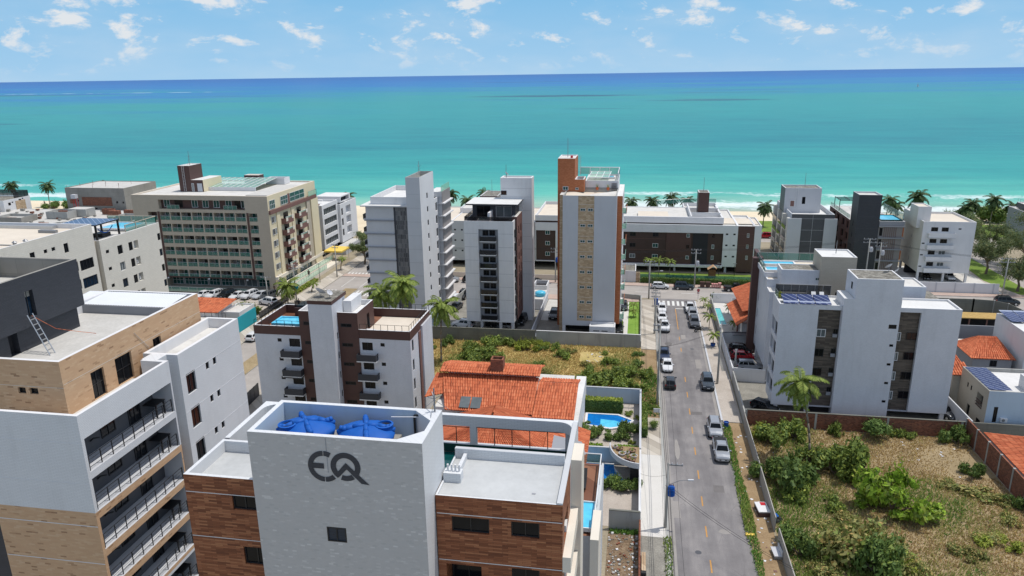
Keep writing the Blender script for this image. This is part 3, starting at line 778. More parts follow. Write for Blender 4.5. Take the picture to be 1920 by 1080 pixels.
    # far left annex
    B.vol(-50, -41.75, 38.3, 50, 0, 24, 'charcoal', {}, par=.5)
    t = empty('ladder', -40.9, 42.9, 28.25, 0, 'silver step ladder leaning on the dark brick box of the left roof', 'ladder')
    b = MB()
    for d in (-.24, .24): b.tube((0, d, .003), (-1.75, d+.55, 2.75), .035, .035, 6, M['alu'])
    for i in range(1, 8):
        f = i/8; b.box(-1.75*f-.05, -1.75*f+.05, -.24+.55*f, .24+.55*f, 2.75*f-.02, 2.75*f+.02, M['alu'])
    link('rails', b.mesh('rails'), t)
    cb = MB(); pts = [(-1.75, .7, 2.6), (-1.2, 2.0, 1.2), (-.6, 3.5, .45), (.0, 4.4, .02)]
    cb.path(pts, .02, 5, M['terra']); c = link('cable', cb.mesh('cable'), None, (-40.9, 42.9, 28.25)); c.name = 'cable'
    tag(c, 'thin orange cable hanging from the dark opening to the left grey roof', 'cable')
left_tower()
def brown_white_block():
    B = Bld('apartment_building', 'white and brown block with dark balconies and a small roof pool, behind the grey tower', 'building', -40.6, 93)
    fz = [0, 2.8, 5.6, 8.4, 11.2]
    wo = []
    for k in range(5):
        d = 2.8*k
        wo += [(-46.75, -45.15, 11.35-d, 12.55-d, .15, 'dark'), (-36.2, -34.7, 11.35-d, 12.5-d, .15, 'dark'), (-48.45, -47.85, 12.0-d, 12.5-d, .12, 'single'), (-33.6, -33.0, 12.0-d, 12.5-d, .12, 'single')]
    wo = [o for o in wo if o[2] > .2]
    ro = [(89.3, 90.0, 11.2-2.8*k, 12.8-2.8*k, .15, 'dark') for k in range(4)] + [(92.2, 92.6, 11.8-2.8*k, 12.5-2.8*k, .1, 'single') for k in range(4)]
    B.vol(-51.8, -29.4, 88.6, 98.2, 0, 13.05, 'white_tile', {'f': wo, 'r': ro}, par=0, roof='deck')
    # brown parapet band
    def band(b):
        m = M['brown']; w = M['white']
        for (xa, xb) in ((-51.8, -44.95), (-36.55, -29.4)):
            b.wall('f', 88.58, xa, xb, 13.05, 14.3, m); b.wall('b', 88.8, xa, xb, 13.05, 14.3, m)
            b.quad((xa, 88.58, 14.3), (xb, 88.58, 14.3), (xb, 88.8, 14.3), (xa, 88.8, 14.3), w)
        b.wall('r', -29.38, 88.58, 98.2, 13.05, 14.3, m); b.wall('l', -29.6, 88.8, 98.0, 13.05, 14.3, m)
        b.quad((-29.6, 88.8, 14.3), (-29.38, 88.58, 14.3), (-29.38, 98.2, 14.3), (-29.6, 98.0, 14.3), w)
        b.wall('b', 98.22, -51.8, -29.4, 13.05, 14.3, m); b.wall('f', 98.0, -51.6, -29.6, 13.05, 14.3, m)
        b.quad((-51.8, 98.0, 14.3), (-29.4, 98.0, 14.3), (-29.4, 98.22, 14.3), (-51.8, 98.22, 14.3), w)
        b.wall('l', -51.82, 88.58, 98.2, 13.05, 14.3, m); b.wall('r', -51.6, 88.8, 98.0, 13.05, 14.3, m)
        b.quad((-51.82, 88.58, 14.3), (-51.6, 88.8, 14.3), (-51.6, 98.0, 14.3), (-51.82, 98.2, 14.3), w)
        b.quad((-36.5, 88.85, 13.07), (-29.6, 88.85, 13.07), (-29.6, 97.9, 13.07), (-36.5, 97.9, 13.07), M['roof_sand'])
        b.box(-49.6, -45.0, 96.6, 96.8, 13.06, 14.3, m); 
    B.part('parapet', band)
    B.part('pilaster', lambda b: b.box(-29.36, -29.24, 92.2, 93.1, 0, 13.0, M['mauve']))
    B.box('wall', -29.36, -29.1, 93.4, 98.2, 0, 13.5, 'white_tile')
    B.rail([(-51.7, 98.1), (-51.7, 88.7), (-45.0, 88.7)], 14.3, .75, 'black', 'rail_smoke' if 0 else None, step=1.1)
    B.rail([(-36.4, 88.7), (-29.5, 88.7), (-29.5, 98.1), (-36.4, 98.1)], 14.3, .75, 'black', None, step=1.0)
    B.rail([(-49.5, 96.7), (-45.0, 96.7)], 14.3, 1.1, 'black', 'rail_smoke', step=1.5)
    B.pool(-50.2, -45.6, 91.4, 93.9, 13.75, 'pool', 'bin_blue' if 0 else 'pool', rw=.3)
    # brown core
    bw = [(a, b_, c-2.8*k, c+.5-2.8*k, .06, 'dark') for k in range(5) for a, b_, c in ((-44.35, -42.95, 14.65), (-39.0, -37.45, 14.6))]
    B.vol(-44.95, -36.55, 88.5, 94.7, 0, 16.65, 'brown', {'f': bw, 'r': [(91.9, 92.9, 13.1, 15.4, .3, None)]}, par=.75, pt=.22, roof='roof_white')
    tw = [(88.0, 88.35, z, z+.95, .12, 'single') for z in (12.95, 10.15, 7.35, 4.55)]
    B.vol(-42.75, -39.4, 87.0, 90.6, 0, 18.15, 'white_tile', {'r': tw}, par=0, roof='roof_dirty')
    B.vol(-42.78, -39.37, 86.97, 92.0, 18.15, 18.65, 'brown', {}, par=0, roof='roof_dirty')
    B.box('wall', -42.72, -39.6, 90.6, 91.95, 16.0, 18.15, 'white')
    B.box('wall', -39.38, -38.2, 90.7, 94.6, 15.92, 17.6, 'white')
    B.dish(-41.6, 88.6, 18.65, .75, 1.2); B.dish(-40.2, 88.4, 18.65, .45, -.3)
    for k in range(4):
        d = 2.8*k
        B.balcony('f', 88.6, -47.75, -45.0, 10.1-d, 11.0-d, .95, 'charcoal'); B.balcony('f', 88.6, -36.75, -34.0, 10.1-d, 11.0-d, .95, 'charcoal')
    B.box('awning', -47.5, -44.96, 87.6, 88.58, 7.05, 7.2, 'charcoal')
    B.part('barbecue', lambda b: [b.box(-37.7, -36.9, 90.9, 91.6, 13.1, 14.0, M['mauve']), b.prism([(-37.6, 91.0), (-37.0, 91.0), (-37.0, 91.5), (-37.6, 91.5)], 14.0, 14.3, M['mauve']), b.tube((-37.3, 91.25, 14.3), (-37.3, 91.25, 15.5), .22, .12, 4, M['mauve'])])
    B.part('side_table', lambda b: [b.box(-36.2, -34.9, 89.6, 90.6, 13.7, 13.76, M['white']), b.tube((-35.5, 90.1, 13.1), (-35.5, 90.1, 13.7), .06, .06, 6, M['white'])])
    u = empty('parasol', -36.2, 91.6, 13.08, 0, 'closed black parasol standing on the white roof terrace by the barbecue', 'parasol')
    c = MB(); c.lathe((0, 0, 0), [(.25, 0), (.25, .08), (.03, .09), (.03, .6)], 10, M['black'], cap=False); link('pole', c.mesh('pole'), u)
    c = MB(); c.lathe((0, 0, .6), [(.16, 0), (.2, .3), (.12, 1.0), (.02, 1.5)], 10, M['black']); link('canopy', c.mesh('canopy'), u)
brown_white_block()

def offwhite_slab():
    B = Bld('apartment_building', 'long off-white block with small dark windows and a solar panel pergola, upper left', 'building', -95, 100)
    r1 = [(89.7, 90.6, 22.3, 23.3), (92.3, 92.95, 22.6, 23.15), (93.8, 94.5, 22.6, 23.15), (96.2, 97.1, 21.75, 23.2), (97.5, 98.4, 18.4, 19.9), (98.8, 101.75, 18.2, 19.85)]
    rs = [(a, b, c, d, .15, 'wide' if b-a > 2 else ('single' if b-a < .8 else 'dark')) for a, b, c, d in r1]
    rs += [(97.5, 98.4, 15.5, 17.0, .15, 'blue'), (98.8, 102.0, 15.3, 16.95, .15, 'wideb'), (80, 83, 18.2, 19.8, .15, 'wide'), (98.8, 101.75, 12.4, 14.0, .15, 'wide')]
    B.vol(-109, -86.0, 70, 102.6, 0, 25.0, 'offwhite', {'r': rs}, par=.75, pt=.25, roof='roof_sand')
    r2 = []
    for k in range(5):
        d = 2.9*k
        r2 += [(104.8, 105.55, 19.6-d, 20.15-d, .12, 'single'), (107.6, 108.85, 18.75-d, 20.25-d, .2, ['dark', 'curt', 'blue', 'dark', 'dark'][k]), (110.4, 111.4, 18.75-d, 20.2-d, .15, 'dark'), (111.75, 112.9, 18.75-d, 20.2-d, .7, None, 'lgrey'), (118.3, 119.15, 18.8-d, 20.1-d, .2, ['dark', 'blue', 'dark', 'blue', 'dark'][k])]
    B.vol(-104, -86.0, 103.7, 119.2, 0, 22.0, 'offwhite', {'r': r2}, par=.15, pt=.2, roof='roof_pale')
    B.box('wall', -104, -86.7, 102.6, 103.7, 0, 21.95, 'beige')
    for k in range(1, 4): B.ac('r', -86.62, 111.9, 18.95-2.9*k, .7)
    B.pool(-92.5, -87.3, 112.0, 117.2, 22.3, 'pool', 'white')
    B.rail([(-86.3, 110.6), (-86.3, 118.9), (-96, 118.9)], 22.0, 1.2, 'beige', 'rail_glass', step=2.6, r=.06)
    B.part('solar_pergola', lambda b: [b.box(-93.5, -86.4, 103.9, 109.7, 24.35, 24.5, M['black'])] + [b.box(x, x+.25, y, y+.25, 21.9, 24.35, M['black']) for x in (-93.3, -90, -86.75) for y in (104.0, 109.3)])
    B.part('solar_panel', lambda b: b.quad((-93.4, 104.0, 24.51), (-86.5, 104.0, 24.51), (-86.5, 109.6, 24.51), (-93.4, 109.6, 24.51), M['solar']))
    B.part('hammock', lambda b: [b.tube((-87.1, 105.2+.35*i, 23.6-.9*math.sin(math.pi*i/10)), (-87.1, 105.55+.35*i, 23.6-.9*math.sin(math.pi*(i+1)/10)), .07, .07, 5, M['tank_blue']) for i in range(10)])
    B.part('sofa', lambda b: b.box(-89.5, -87.6, 106.6, 108.6, 21.9, 22.5, M['black']))
    B.part('roof_edge', lambda b: [b.box(-108.5, -92, 101.4, 102.3, 24.27, 24.75, M['alu']), b.box(-92.2, -89.2, 98.6, 99.2, 24.27, 24.7, M['grey_metal']), b.box(-107, -89, 89.9, 90.05, 24.27, 24.4, M['grey_metal'])])
    B.part('roof_fan', lambda b: [b.lathe((-88.9, 90.5, 24.26), [(.25, 0), (.25, .3), (.4, .35), (.1, .6)], 8, M['grey_metal']), b.lathe((-88.3, 91.8, 24.26), [(.25, 0), (.25, .3), (.4, .35), (.1, .6)], 8, M['grey_metal'])])
offwhite_slab()

def beige_hotel():
    B = Bld('hotel_building', 'large beige hotel with a grid of green glass balconies and brown roof tower', 'building', -98, 163)
    yf = 151.0; x0, x1 = -115.0, -81.4
    ops = [(-108.3, -87.0, 18.5, 20.65, 1.1, None, 'brown')]
    bays = [(-108.3+2.69*i, -108.3+2.69*i+2.45) for i in range(8)]
    rows = [17.8-2.72*k for k in range(6)]
    for k, z in enumerate(rows):
        for (a, b) in bays: ops.append((a, b, z-1.85, z, 1.3, None, 'purple_grey'))
        ops.append((-86.2, -84.2, z-1.85, z, 1.3, None, 'brown'))
    ops.append((-111.3, -109.0, rows[0]-1.85, rows[0], 1.3, None, 'brown'))
    ops.append((-109, -83.0, -.0, 2.35, 2.0, None, 'purple_grey'))
    B.vol(x0, x1, yf, 176, 0, 21.7, 'beige', {'f': ops}, par=.3, pt=.5, roof='roof_pale', mats={'r': 'cream'}, cap='roof_sand')
    B.box('pilaster', -108.85, -108.32, yf-.06, yf-.003, 2.4, 17.9, 'brown'); B.box('pilaster', -86.75, -86.25, yf-.06, yf-.003, 2.4, 17.9, 'brown')
    B.box('beam', -109, -86.7, yf-.1, yf-.003, 2.3, 2.6, 'brown')
    rnd = random.Random(5)
    for k, z in enumerate(rows):
        for (a, b) in bays + [(-86.2, -84.2)]:
            kind = rnd.choice(['doorg', 'doorg', 'door', 'doorg', 'greenw', 'door'])
            o = rnd.uniform(.5, .95) if b-a > 2.2 else .1
            B.win('f', yf+1.297, a+o, b-.05, z-1.8, z-.08, kind)
    for k, z in enumerate(rows):
        def rl(b):
            for (a, c) in bays + [(-86.2, -84.2)] + ([(-111.3, -109.0)] if k == 0 else []):
                b.quad((a, yf+.05, z-1.8), (c, yf+.05, z-1.8), (c, yf+.05, z-.95), (a, yf+.05, z-.95), M['rail_glass'])
                b.tube((a, yf+.05, z-.93), (c, yf+.05, z-.93), .035, .035, 5, M['alu'])
                for q in (a+.03, (a+c)/2, c-.03): b.box(q-.02, q+.02, yf+.03, yf+.07, z-1.85, z-.93, M['alu'])
        B.part('balcony_railing', rl)
    for i, x in enumerate((-107.6, -104.9, -100.6, -97.9, -95.2, -92.2, -90.0, -88.4)):
        B.win('f', yf+1.097, x, x+(1.5 if i not in (1, 6) else 2.0), 18.8, 20.5, 'green' if i not in (1, 6) else 'door')
    B.rail([(-106.3, yf+.1), (-103.2, yf+.1)], 18.5, .95, 'alu', 'rail_glass', step=1); B.rail([(-92.2, yf+.1), (-89, yf+.1)], 18.5, .95, 'alu', 'rail_glass', step=1)
    for i in range(8): B.win('f', yf+1.997, -108.8+3.15*i, -106.0+3.15*i, .1, 2.2, 'greenw' if i not in (5, 6) else 'doorc')
    # terrace in front
    B.part('terrace', lambda b: b.box(-109, -83, 146.2, 150.98, 0.02, .35, M['shade_dark'], M['conc_dark']))
    B.rail([(-109, 146.3), (-83.4, 146.3)], .35, 1.1, 'alu', 'rail_glass', step=2.2)
    B.part('wall_lamp', lambda b: [b.lathe((x, yf-.4, 2.1), [(.0, 0), (.22, .05), (.22, .3), (.0, .35)], 8, M['white'], cap=False) for x in (-108.2, -97.8, -88.2)])
    # right face
    X = x1
    B.box('band', X+.003, X+.45, 151.1, 175.6, 17.55, 18.4, 'mauve')
    B.box('pilaster', X+.003, X+.22, 154.3, 155.8, 1, 17.5, 'cream'); B.box('pilaster', X+.003, X+.2, 161.7, 163.1, 1, 17.5, 'cream'); B.box('pilaster', X+.003, X+.35, 169.8, 171.6, 1, 17.5, 'beige'); B.box('pilaster', X+.003, X+.5, 172.0, 176.0, 1, 17.5, 'cream')
    B.box('band', X+.003, X+.6, 151.0, 177, 2.4, 3.1, 'cream2')
    for k in range(6):
        z = 15.75-2.72*k
        B.win('r', X+.06, 151.9, 153.0, z-.35, z+1.1, 'whitew'); B.win('r', X+.06, 153.3, 153.9, z-.35, z+1.1, 'green')
        if k < 5:
            for (a, c) in ((156.6, 161.3), (163.5, 168.9)):
                B.win('r', X+.06, a+1.2, a+3.3, z-.9, z+1.1, 'door')
                o = B.balcony('r', X, a, c-.9, z-1.2, z-.1, 1.2, 'mauve', 'mauve')
                B.part('panel', lambda b: [b.box(X+1.22, X+1.27, a-.03, a+.95, z-.75, z+.05, M['cream2']), b.box(X+1.22, X+1.27, c-1.75, c-.86, z-.55, z+.3, M['cream2'])], o)
                B.part('railing', lambda b: [b.tube((X+1.15, a, z+.25), (X+1.15, c-.9, z+.25), .04, .04, 5, M['white_metal']), b.quad((X+1.15, a, z-.1), (X+1.15, c-.9, z-.1), (X+1.15, c-.9, z+.22), (X+1.15, a, z+.22), M['rail_glass_g'])], o)
    B.win('r', X+.06, 151.7, 154.2, 18.6, 20.6, 'greenw'); B.win('r', X+.06, 157, 160.5, 18.7, 20.7, 'greenw'); B.win('r', X+.06, 161.6, 169.4, 18.7, 20.8, 'greenw')
    B.box('wall', X+.07, X+.12, 160.5, 161.6, 18.5, 20.8, 'mauve')
    for k in range(5): B.win('r', X+.06, 152+3.9*k, 155.4+3.9*k, .3, 2.3, 'greenw')
    B.rail([(-82, 175.8), (X+.4, 175.8), (X+.4, 171)], 18.4, 1.3, 'alu', 'rail_glass_g', step=1.6)
    # roof
    B.vol(-107.0, -104.0, 158, 163.2, 21.45, 27.5, 'brown', {}, par=.1, roof='roof_pale')
    B.vol(-104.0, -100.9, 158.02, 166, 21.45, 24.2, 'cream', {}, par=0, roof='roof_white', mats={'f': 'brown'})
    B.win('f', 158.02, -103.9, -103.3, 21.5, 23.4, 'curt'); B.box('door', -102.4, -101.2, 157.9, 158.0, 21.5, 23.4, 'lgrey')
    B.ladder(-105.6, 157.9, 21.5, 27.5); B.mast(-105, 160, 27.5, 3.2)
    def sky(b):
        b.box(-103.3, -88.9, 160.0, 160.2, 21.45, 22.2, M['white'])
        n = 9
        for i in range(n+1):
            x = -103.2+14.2*i/n; b.tube((x, 160.1, 22.25), (x+.1, 171, 23.1), .07, .07, 4, M['white'])
        for j in range(4): b.tube((-103.2, 160.1+3.6*j, 22.25+.28*j), (-89, 160.1+3.6*j, 22.25+.28*j), .07, .07, 4, M['white'])
        b.quad((-103.2, 160.1, 22.22), (-89, 160.1, 22.22), (-89, 171, 23.07), (-103.2, 171, 23.07), M['rail_glass_g'])
        b.quad((-103.2, 160.1, 21.5), (-89, 160.1, 21.5), (-89, 171, 21.5), (-103.2, 171, 21.5), M['roof_dirty'])
    B.part('skylight', sky)
    B.vol(-92, -87, 171, 174, 21.45, 23.0, 'white', {}, par=.6); B.vol(-98, -94, 171.5, 174, 21.45, 23.6, 'brown', {}, par=.1, roof='roof_sand')
    B.box('roof_slab', -87.6, -82.2, 153, 169.5, 21.42, 21.62, 'roof_conc')
    # ramp with green glass sides on the street side
    def ramp_(b):
        b.prism([(-80.8, 150.4), (-78.4, 150.4), (-78.4, 178), (-80.8, 178)], .02, 1.15, M['cream2'])
        b.box(-78.4, -76.4, 152, 177, .02, .8, M['cream2'])
    B.part('ramp', ramp_)
    B.rail([(-78.4, 152), (-78.4, 177)], 1.15, 1.15, 'alu', 'rail_glass_g', step=1.3); B.rail([(-76.4, 151), (-76.4, 168)], .8, 1.2, 'alu', 'rail_glass_g', step=1.3)
    B.part('canopy', lambda b: [b.prism([(-80.6, 176.3), (-75.6, 176.0), (-75.6, 181.6), (-80.6, 182)], 3.0, 3.4, M['yellow_cloth'])] + [b.tube((x, y, 0), (x, y, 3.0), .05, .05, 6, M['alu']) for x in (-80.3, -75.9) for y in (176.6, 181.2)])
    B.part('stairs', lambda b: [b.box(-83.0+i*.45, -79.5+i*.3, 145.0+.42*i, 145.42+.42*i, .02, .1+.1*i, M['roof_pale']) for i in range(11)])
beige_hotel()

def small_white():
    B = Bld('apartment_building', 'small white four-storey building with bands of dark ribbon windows, right of the beige hotel', 'building', -87, 194)
    ops = [(184.0, 192.4, z, z+1.7, .35, None, 'glass_c') for z in (11.2, 8.4, 5.6, 2.9)]
    B.vol(-92, -83.2, 183, 193.5, 2.0, 14.0, 'white', {'r': ops}, par=.5, pt=.3, roof='roof_white', mats={'f': 'lgrey'})  # grey front stands for the white building's shaded side
    for z in (11.2, 8.4, 5.6, 2.9): [B.box('mullion', -83.53, -83.4, 184+1.2*i, 184.09+1.2*i, z, z+1.7, 'grey_metal') for i in range(8)]
    o2 = [(197.5, 201, z, z+2.2, .8, None, 'lgrey') for z in (9.3, 6.4, 3.4)] + [(194.2, 195.4, z, z+2.0, .3, 'dark') for z in (9.3, 6.4, 3.4)]
    B.vol(-92, -82.5, 193.5, 205.5, 1.6, 12.6, 'white', {'r': o2}, par=.9, pt=.3, roof='roof_white')
    B.vol(-91, -83.6, 196.5, 204, 12.6, 14.3, 'white', {'r': [(197, 203, 12.7, 14.0, 1.0, None)]}, par=.0, roof='roof_white')
    B.box('column', -91.8, -84, 183.4, 205, 0, 1.98, 'shade_dark')  # solid dark block put in for the shade under the raised floor
    B.part('terrace', lambda b: [b.box(-82.4, -78.6, 186, 200, .02, 1.5, M['lgrey'], M['roof_conc']), b.box(-78.6, -78.45, 186, 200, 1.5, 2.3, M['lgrey'])])
    B.part('water_heater', lambda b: b.tube((-89, 190, 14.3), (-86, 190, 14.3), .3, .3, 10, M['white']))
    B.part('hatch', lambda b: b.box(-88, -85.5, 185.5, 187, 13.5, 13.8, M['mauve']))
small_white()

def slatted_tower():
    B = Bld('apartment_building', 'white tower with grey horizontal bands, a dark stone strip and a tall windowed shaft', 'building', -45, 138)
    B.vol(-51.2, -42.9, 132, 149, 0, 23.3, 'white', {}, par=0, roof='roof_white', mats={'f': 'lgrey'})  # front takes light grey so the shaded side is darker by colour
    B.box('roof_slab', -52.0, -42.35, 131.3, 149.6, 23.3, 23.52, 'lgrey', 'roof_white')
    B.vol(-50.4, -42.4, 132.8, 148, 23.52, 24.95, 'white', {}, par=1.0, pt=.22, roof='roof_white')
    for k in range(9):
        z = 20.6-2.6*k
        B.part('band', lambda b: b.box(-51.5, -45.62, 131.75, 131.997, z-.12, z+.1, M['grey_wall']))
        B.part('balcony', lambda b: [b.box(-52.2, -51.2, 133, 147, z-.12, z+.1, M['lgrey']), b.box(-52.2, -52.12, 133, 147, z+.1, z+.95, M['rail_smoke'])])
    B.box('joint', -45.6, -45.22, 131.9, 131.996, 0, 23.2, 'charcoal'); B.box('stone_strip', -45.2, -42.4, 131.8, 131.996, 0, 23.2, 'stone_dark')
    tw = [(134.1, 134.95, 24.55-2.6*k, 25.6-2.6*k, .15, 'single') for k in range(9)]
    B.vol(-42.35, -39.65, 130, 139.3, 0, 29.1, 'white', {'r': tw}, par=1.6, pt=.2, roof='conc_dark' if 0 else 'roof_pale', mats={'f': 'lgrey'}, cap='conc_wall')  # shaft front greyed for shade too, sunlit right face left white
    for k in range(9): B.part('floor_joint', lambda b: b.box(-42.3, -39.7, 129.985, 129.997, 26.0-2.6*k-.015, 26.0-2.6*k+.015, M['grey_wall']))
    B.vol(-42.35, -39.7, 139.32, 149, 0, 23.6, 'white', {'r': [(z0, z0+1.4, 21.0-2.6*k, 22.7-2.6*k, .3, 'dark') for k in range(8) for z0 in (140.2,)]}, par=.3)
    for k in range(9):
        z = 22.3-2.55*k
        B.part('balcony', lambda b: [b.box(-39.68, -38.3, 141.9, 149, z-.16, z+.06, M['white']), b.box(-39.66, -38.9, 142.2, 142.35, z+.06, z+2.3, M['lgrey']), b.box(-38.9, -38.8, 142.2, 148.6, z+.06, z+2.3, M['purple_grey'])])
    B.mast(-41, 134.5, 29.0, 2.6)
    B.part('terrace', lambda b: [b.box(-41.5, -38.9, 142, 148, 23.62, 24.6, M['lgrey'], M['roof_white']), b.box(-38.95, -38.9, 142, 148.5, 24.6, 25.8, M['rail_glass_g'])])
    B.box('gate_wall', -39.4, -38.0, 127.5, 136, 0.02, 2.6, 'sky_wall')
slatted_tower()

def strip_tower():
    B = Bld('apartment_building', 'white tower on stilts with a grey strip of eight dark balconies down its front', 'building', -26.5, 134)
    yf = 128.5; F = 2.507
    x0, x1 = -31.2, -22.1
    zs = [17.9-F*k for k in range(8)]   # balcony floor level
    strip = [(-28.55, -24.9, 2.45, 20.0, .5, None, 'grey_wall')]
    rops = [(129.4+.0, 129.9, z+.6, z+1.7, .2, 'single') for z in zs]
    B.vol(x0, x1, yf, 136.6, 2.3, 21.5, 'white', {'f': strip, 'r': []}, par=1.0, pt=.18, roof='deck', mats={'f': 'white'})
    for k, z in enumerate(zs):
        for h in (-27.85, -26.6): B.win('f', yf+.497, h, h+1.1, z+.85, z+1.85, 'dark')
        o = B.balcony('f', yf+.1, -28.2, -25.25, z, z+.85, .75, 'rail_smoke', 'white')
        B.part('air_conditioner', lambda b: [b.box(-27.6, -26.95, yf-.3, yf+.05, z+.01, z+.5, M['grey_wall']), b.box(-26.4, -25.75, yf-.3, yf+.05, z+.01, z+.5, M['grey_wall'])], o)
    for k in range(8): [B.box('floor_joint', a, c, yf-.012, yf-.003, 19.2-F*k-.02, 19.2-F*k+.02, 'grey_wall') for a, c in ((x0+.02, -28.6), (-24.85, x1-.02))]
    # brown windowed flank
    fl = [(132.2, 133.2, z+.5, z+2.0, .25, 'dark') for z in zs] + [(134.6, 135.7, z+.5, z+2.0, .25, 'dark') for z in zs]
    B.vol(x1-.6, x1+.35, 130.6, 136.6, 2.3, 22.0, 'mauve', {'r': fl}, par=0, mats={'f': 'brown'})
    for z in zs: B.part('louvre', lambda b: b.box(x1+.003, x1+.3, 129.6, 130.55, z+.5, z+1.9, M['black']))
    # roof deck and canopy
    B.box('canopy', -31.4, -21.6, 131.0, 138.6, 23.95, 24.2, 'charcoal', 'roof_white')
    B.vol(-30.4, -22.3, 132.4, 137, 21.4, 23.95, 'charcoal', {'f': [(-29.6, -27, 21.5, 23.6, .3, 'door'), (-26.0, -23.0, 21.5, 23.6, .3, 'doorc')]}, par=0)
    B.box('wall', -26.9, -26.5, 129.2, 132.4, 20.52, 22.9, 'white')
    B.rail([(-31.1, 136), (-31.1, 128.7), (-22.3, 128.7)], 21.5, .75, 'black', 'rail_smoke', step=2.0)
    B.part('plunge_pool', lambda b: [b.box(-28.9, -27.0, 129.2, 130.8, 20.52, 21.6, M['white']), b.quad((-28.7, 129.4, 21.61), (-27.2, 129.4, 21.61), (-27.2, 130.6, 21.61), (-28.7, 130.6, 21.61), M['glass_g'])])
    # stair shaft behind
    sr = [(138.0, 138.5, z+.6, z+1.6, .2, 'single') for z in zs]
    B.vol(-25.9, -19.9, 137.1, 140.2, 0, 28.2, 'white', {'r': sr}, par=.25, pt=.3, roof='roof_white')
    B.box('wall', -27, -21.7, 136.6, 137.1, 0, 23.9, 'white')
    for z in (26.2, 24.6, 22.0, 19.5, 17.0, 14.5, 12.0, 9.5, 7.0): B.part('floor_joint', lambda b: b.box(-25.85 if z > 24.3 else -21.65, -19.95, 137.085, 137.097, z-.015, z+.015, M['grey_wall']))
    B.win('f', 137.09, -25.8, -24.75, 24.95, 25.75, 'brn')
    B.dish(-24.9, 138.2, 28.1, .45); B.mast(-25.0, 138.4, 28.1, 2.4, False)
    # stilts; a dark block gives the shade between them
    for x in (-31.1, -28.6, -25.0, -22.7): B.part('column', lambda b: [b.box(x, x+.5, yf+.1, yf+.6, 0, 2.29, M['lgrey']), b.box(x, x+.5, 135.6, 136.2, 0, 2.29, M['lgrey'])])
    B.part('ramp', lambda b: b.box(-28.0, -25.1, 133, 136.4, 0.02, 2.25, M['shade_dark']))
strip_tower()

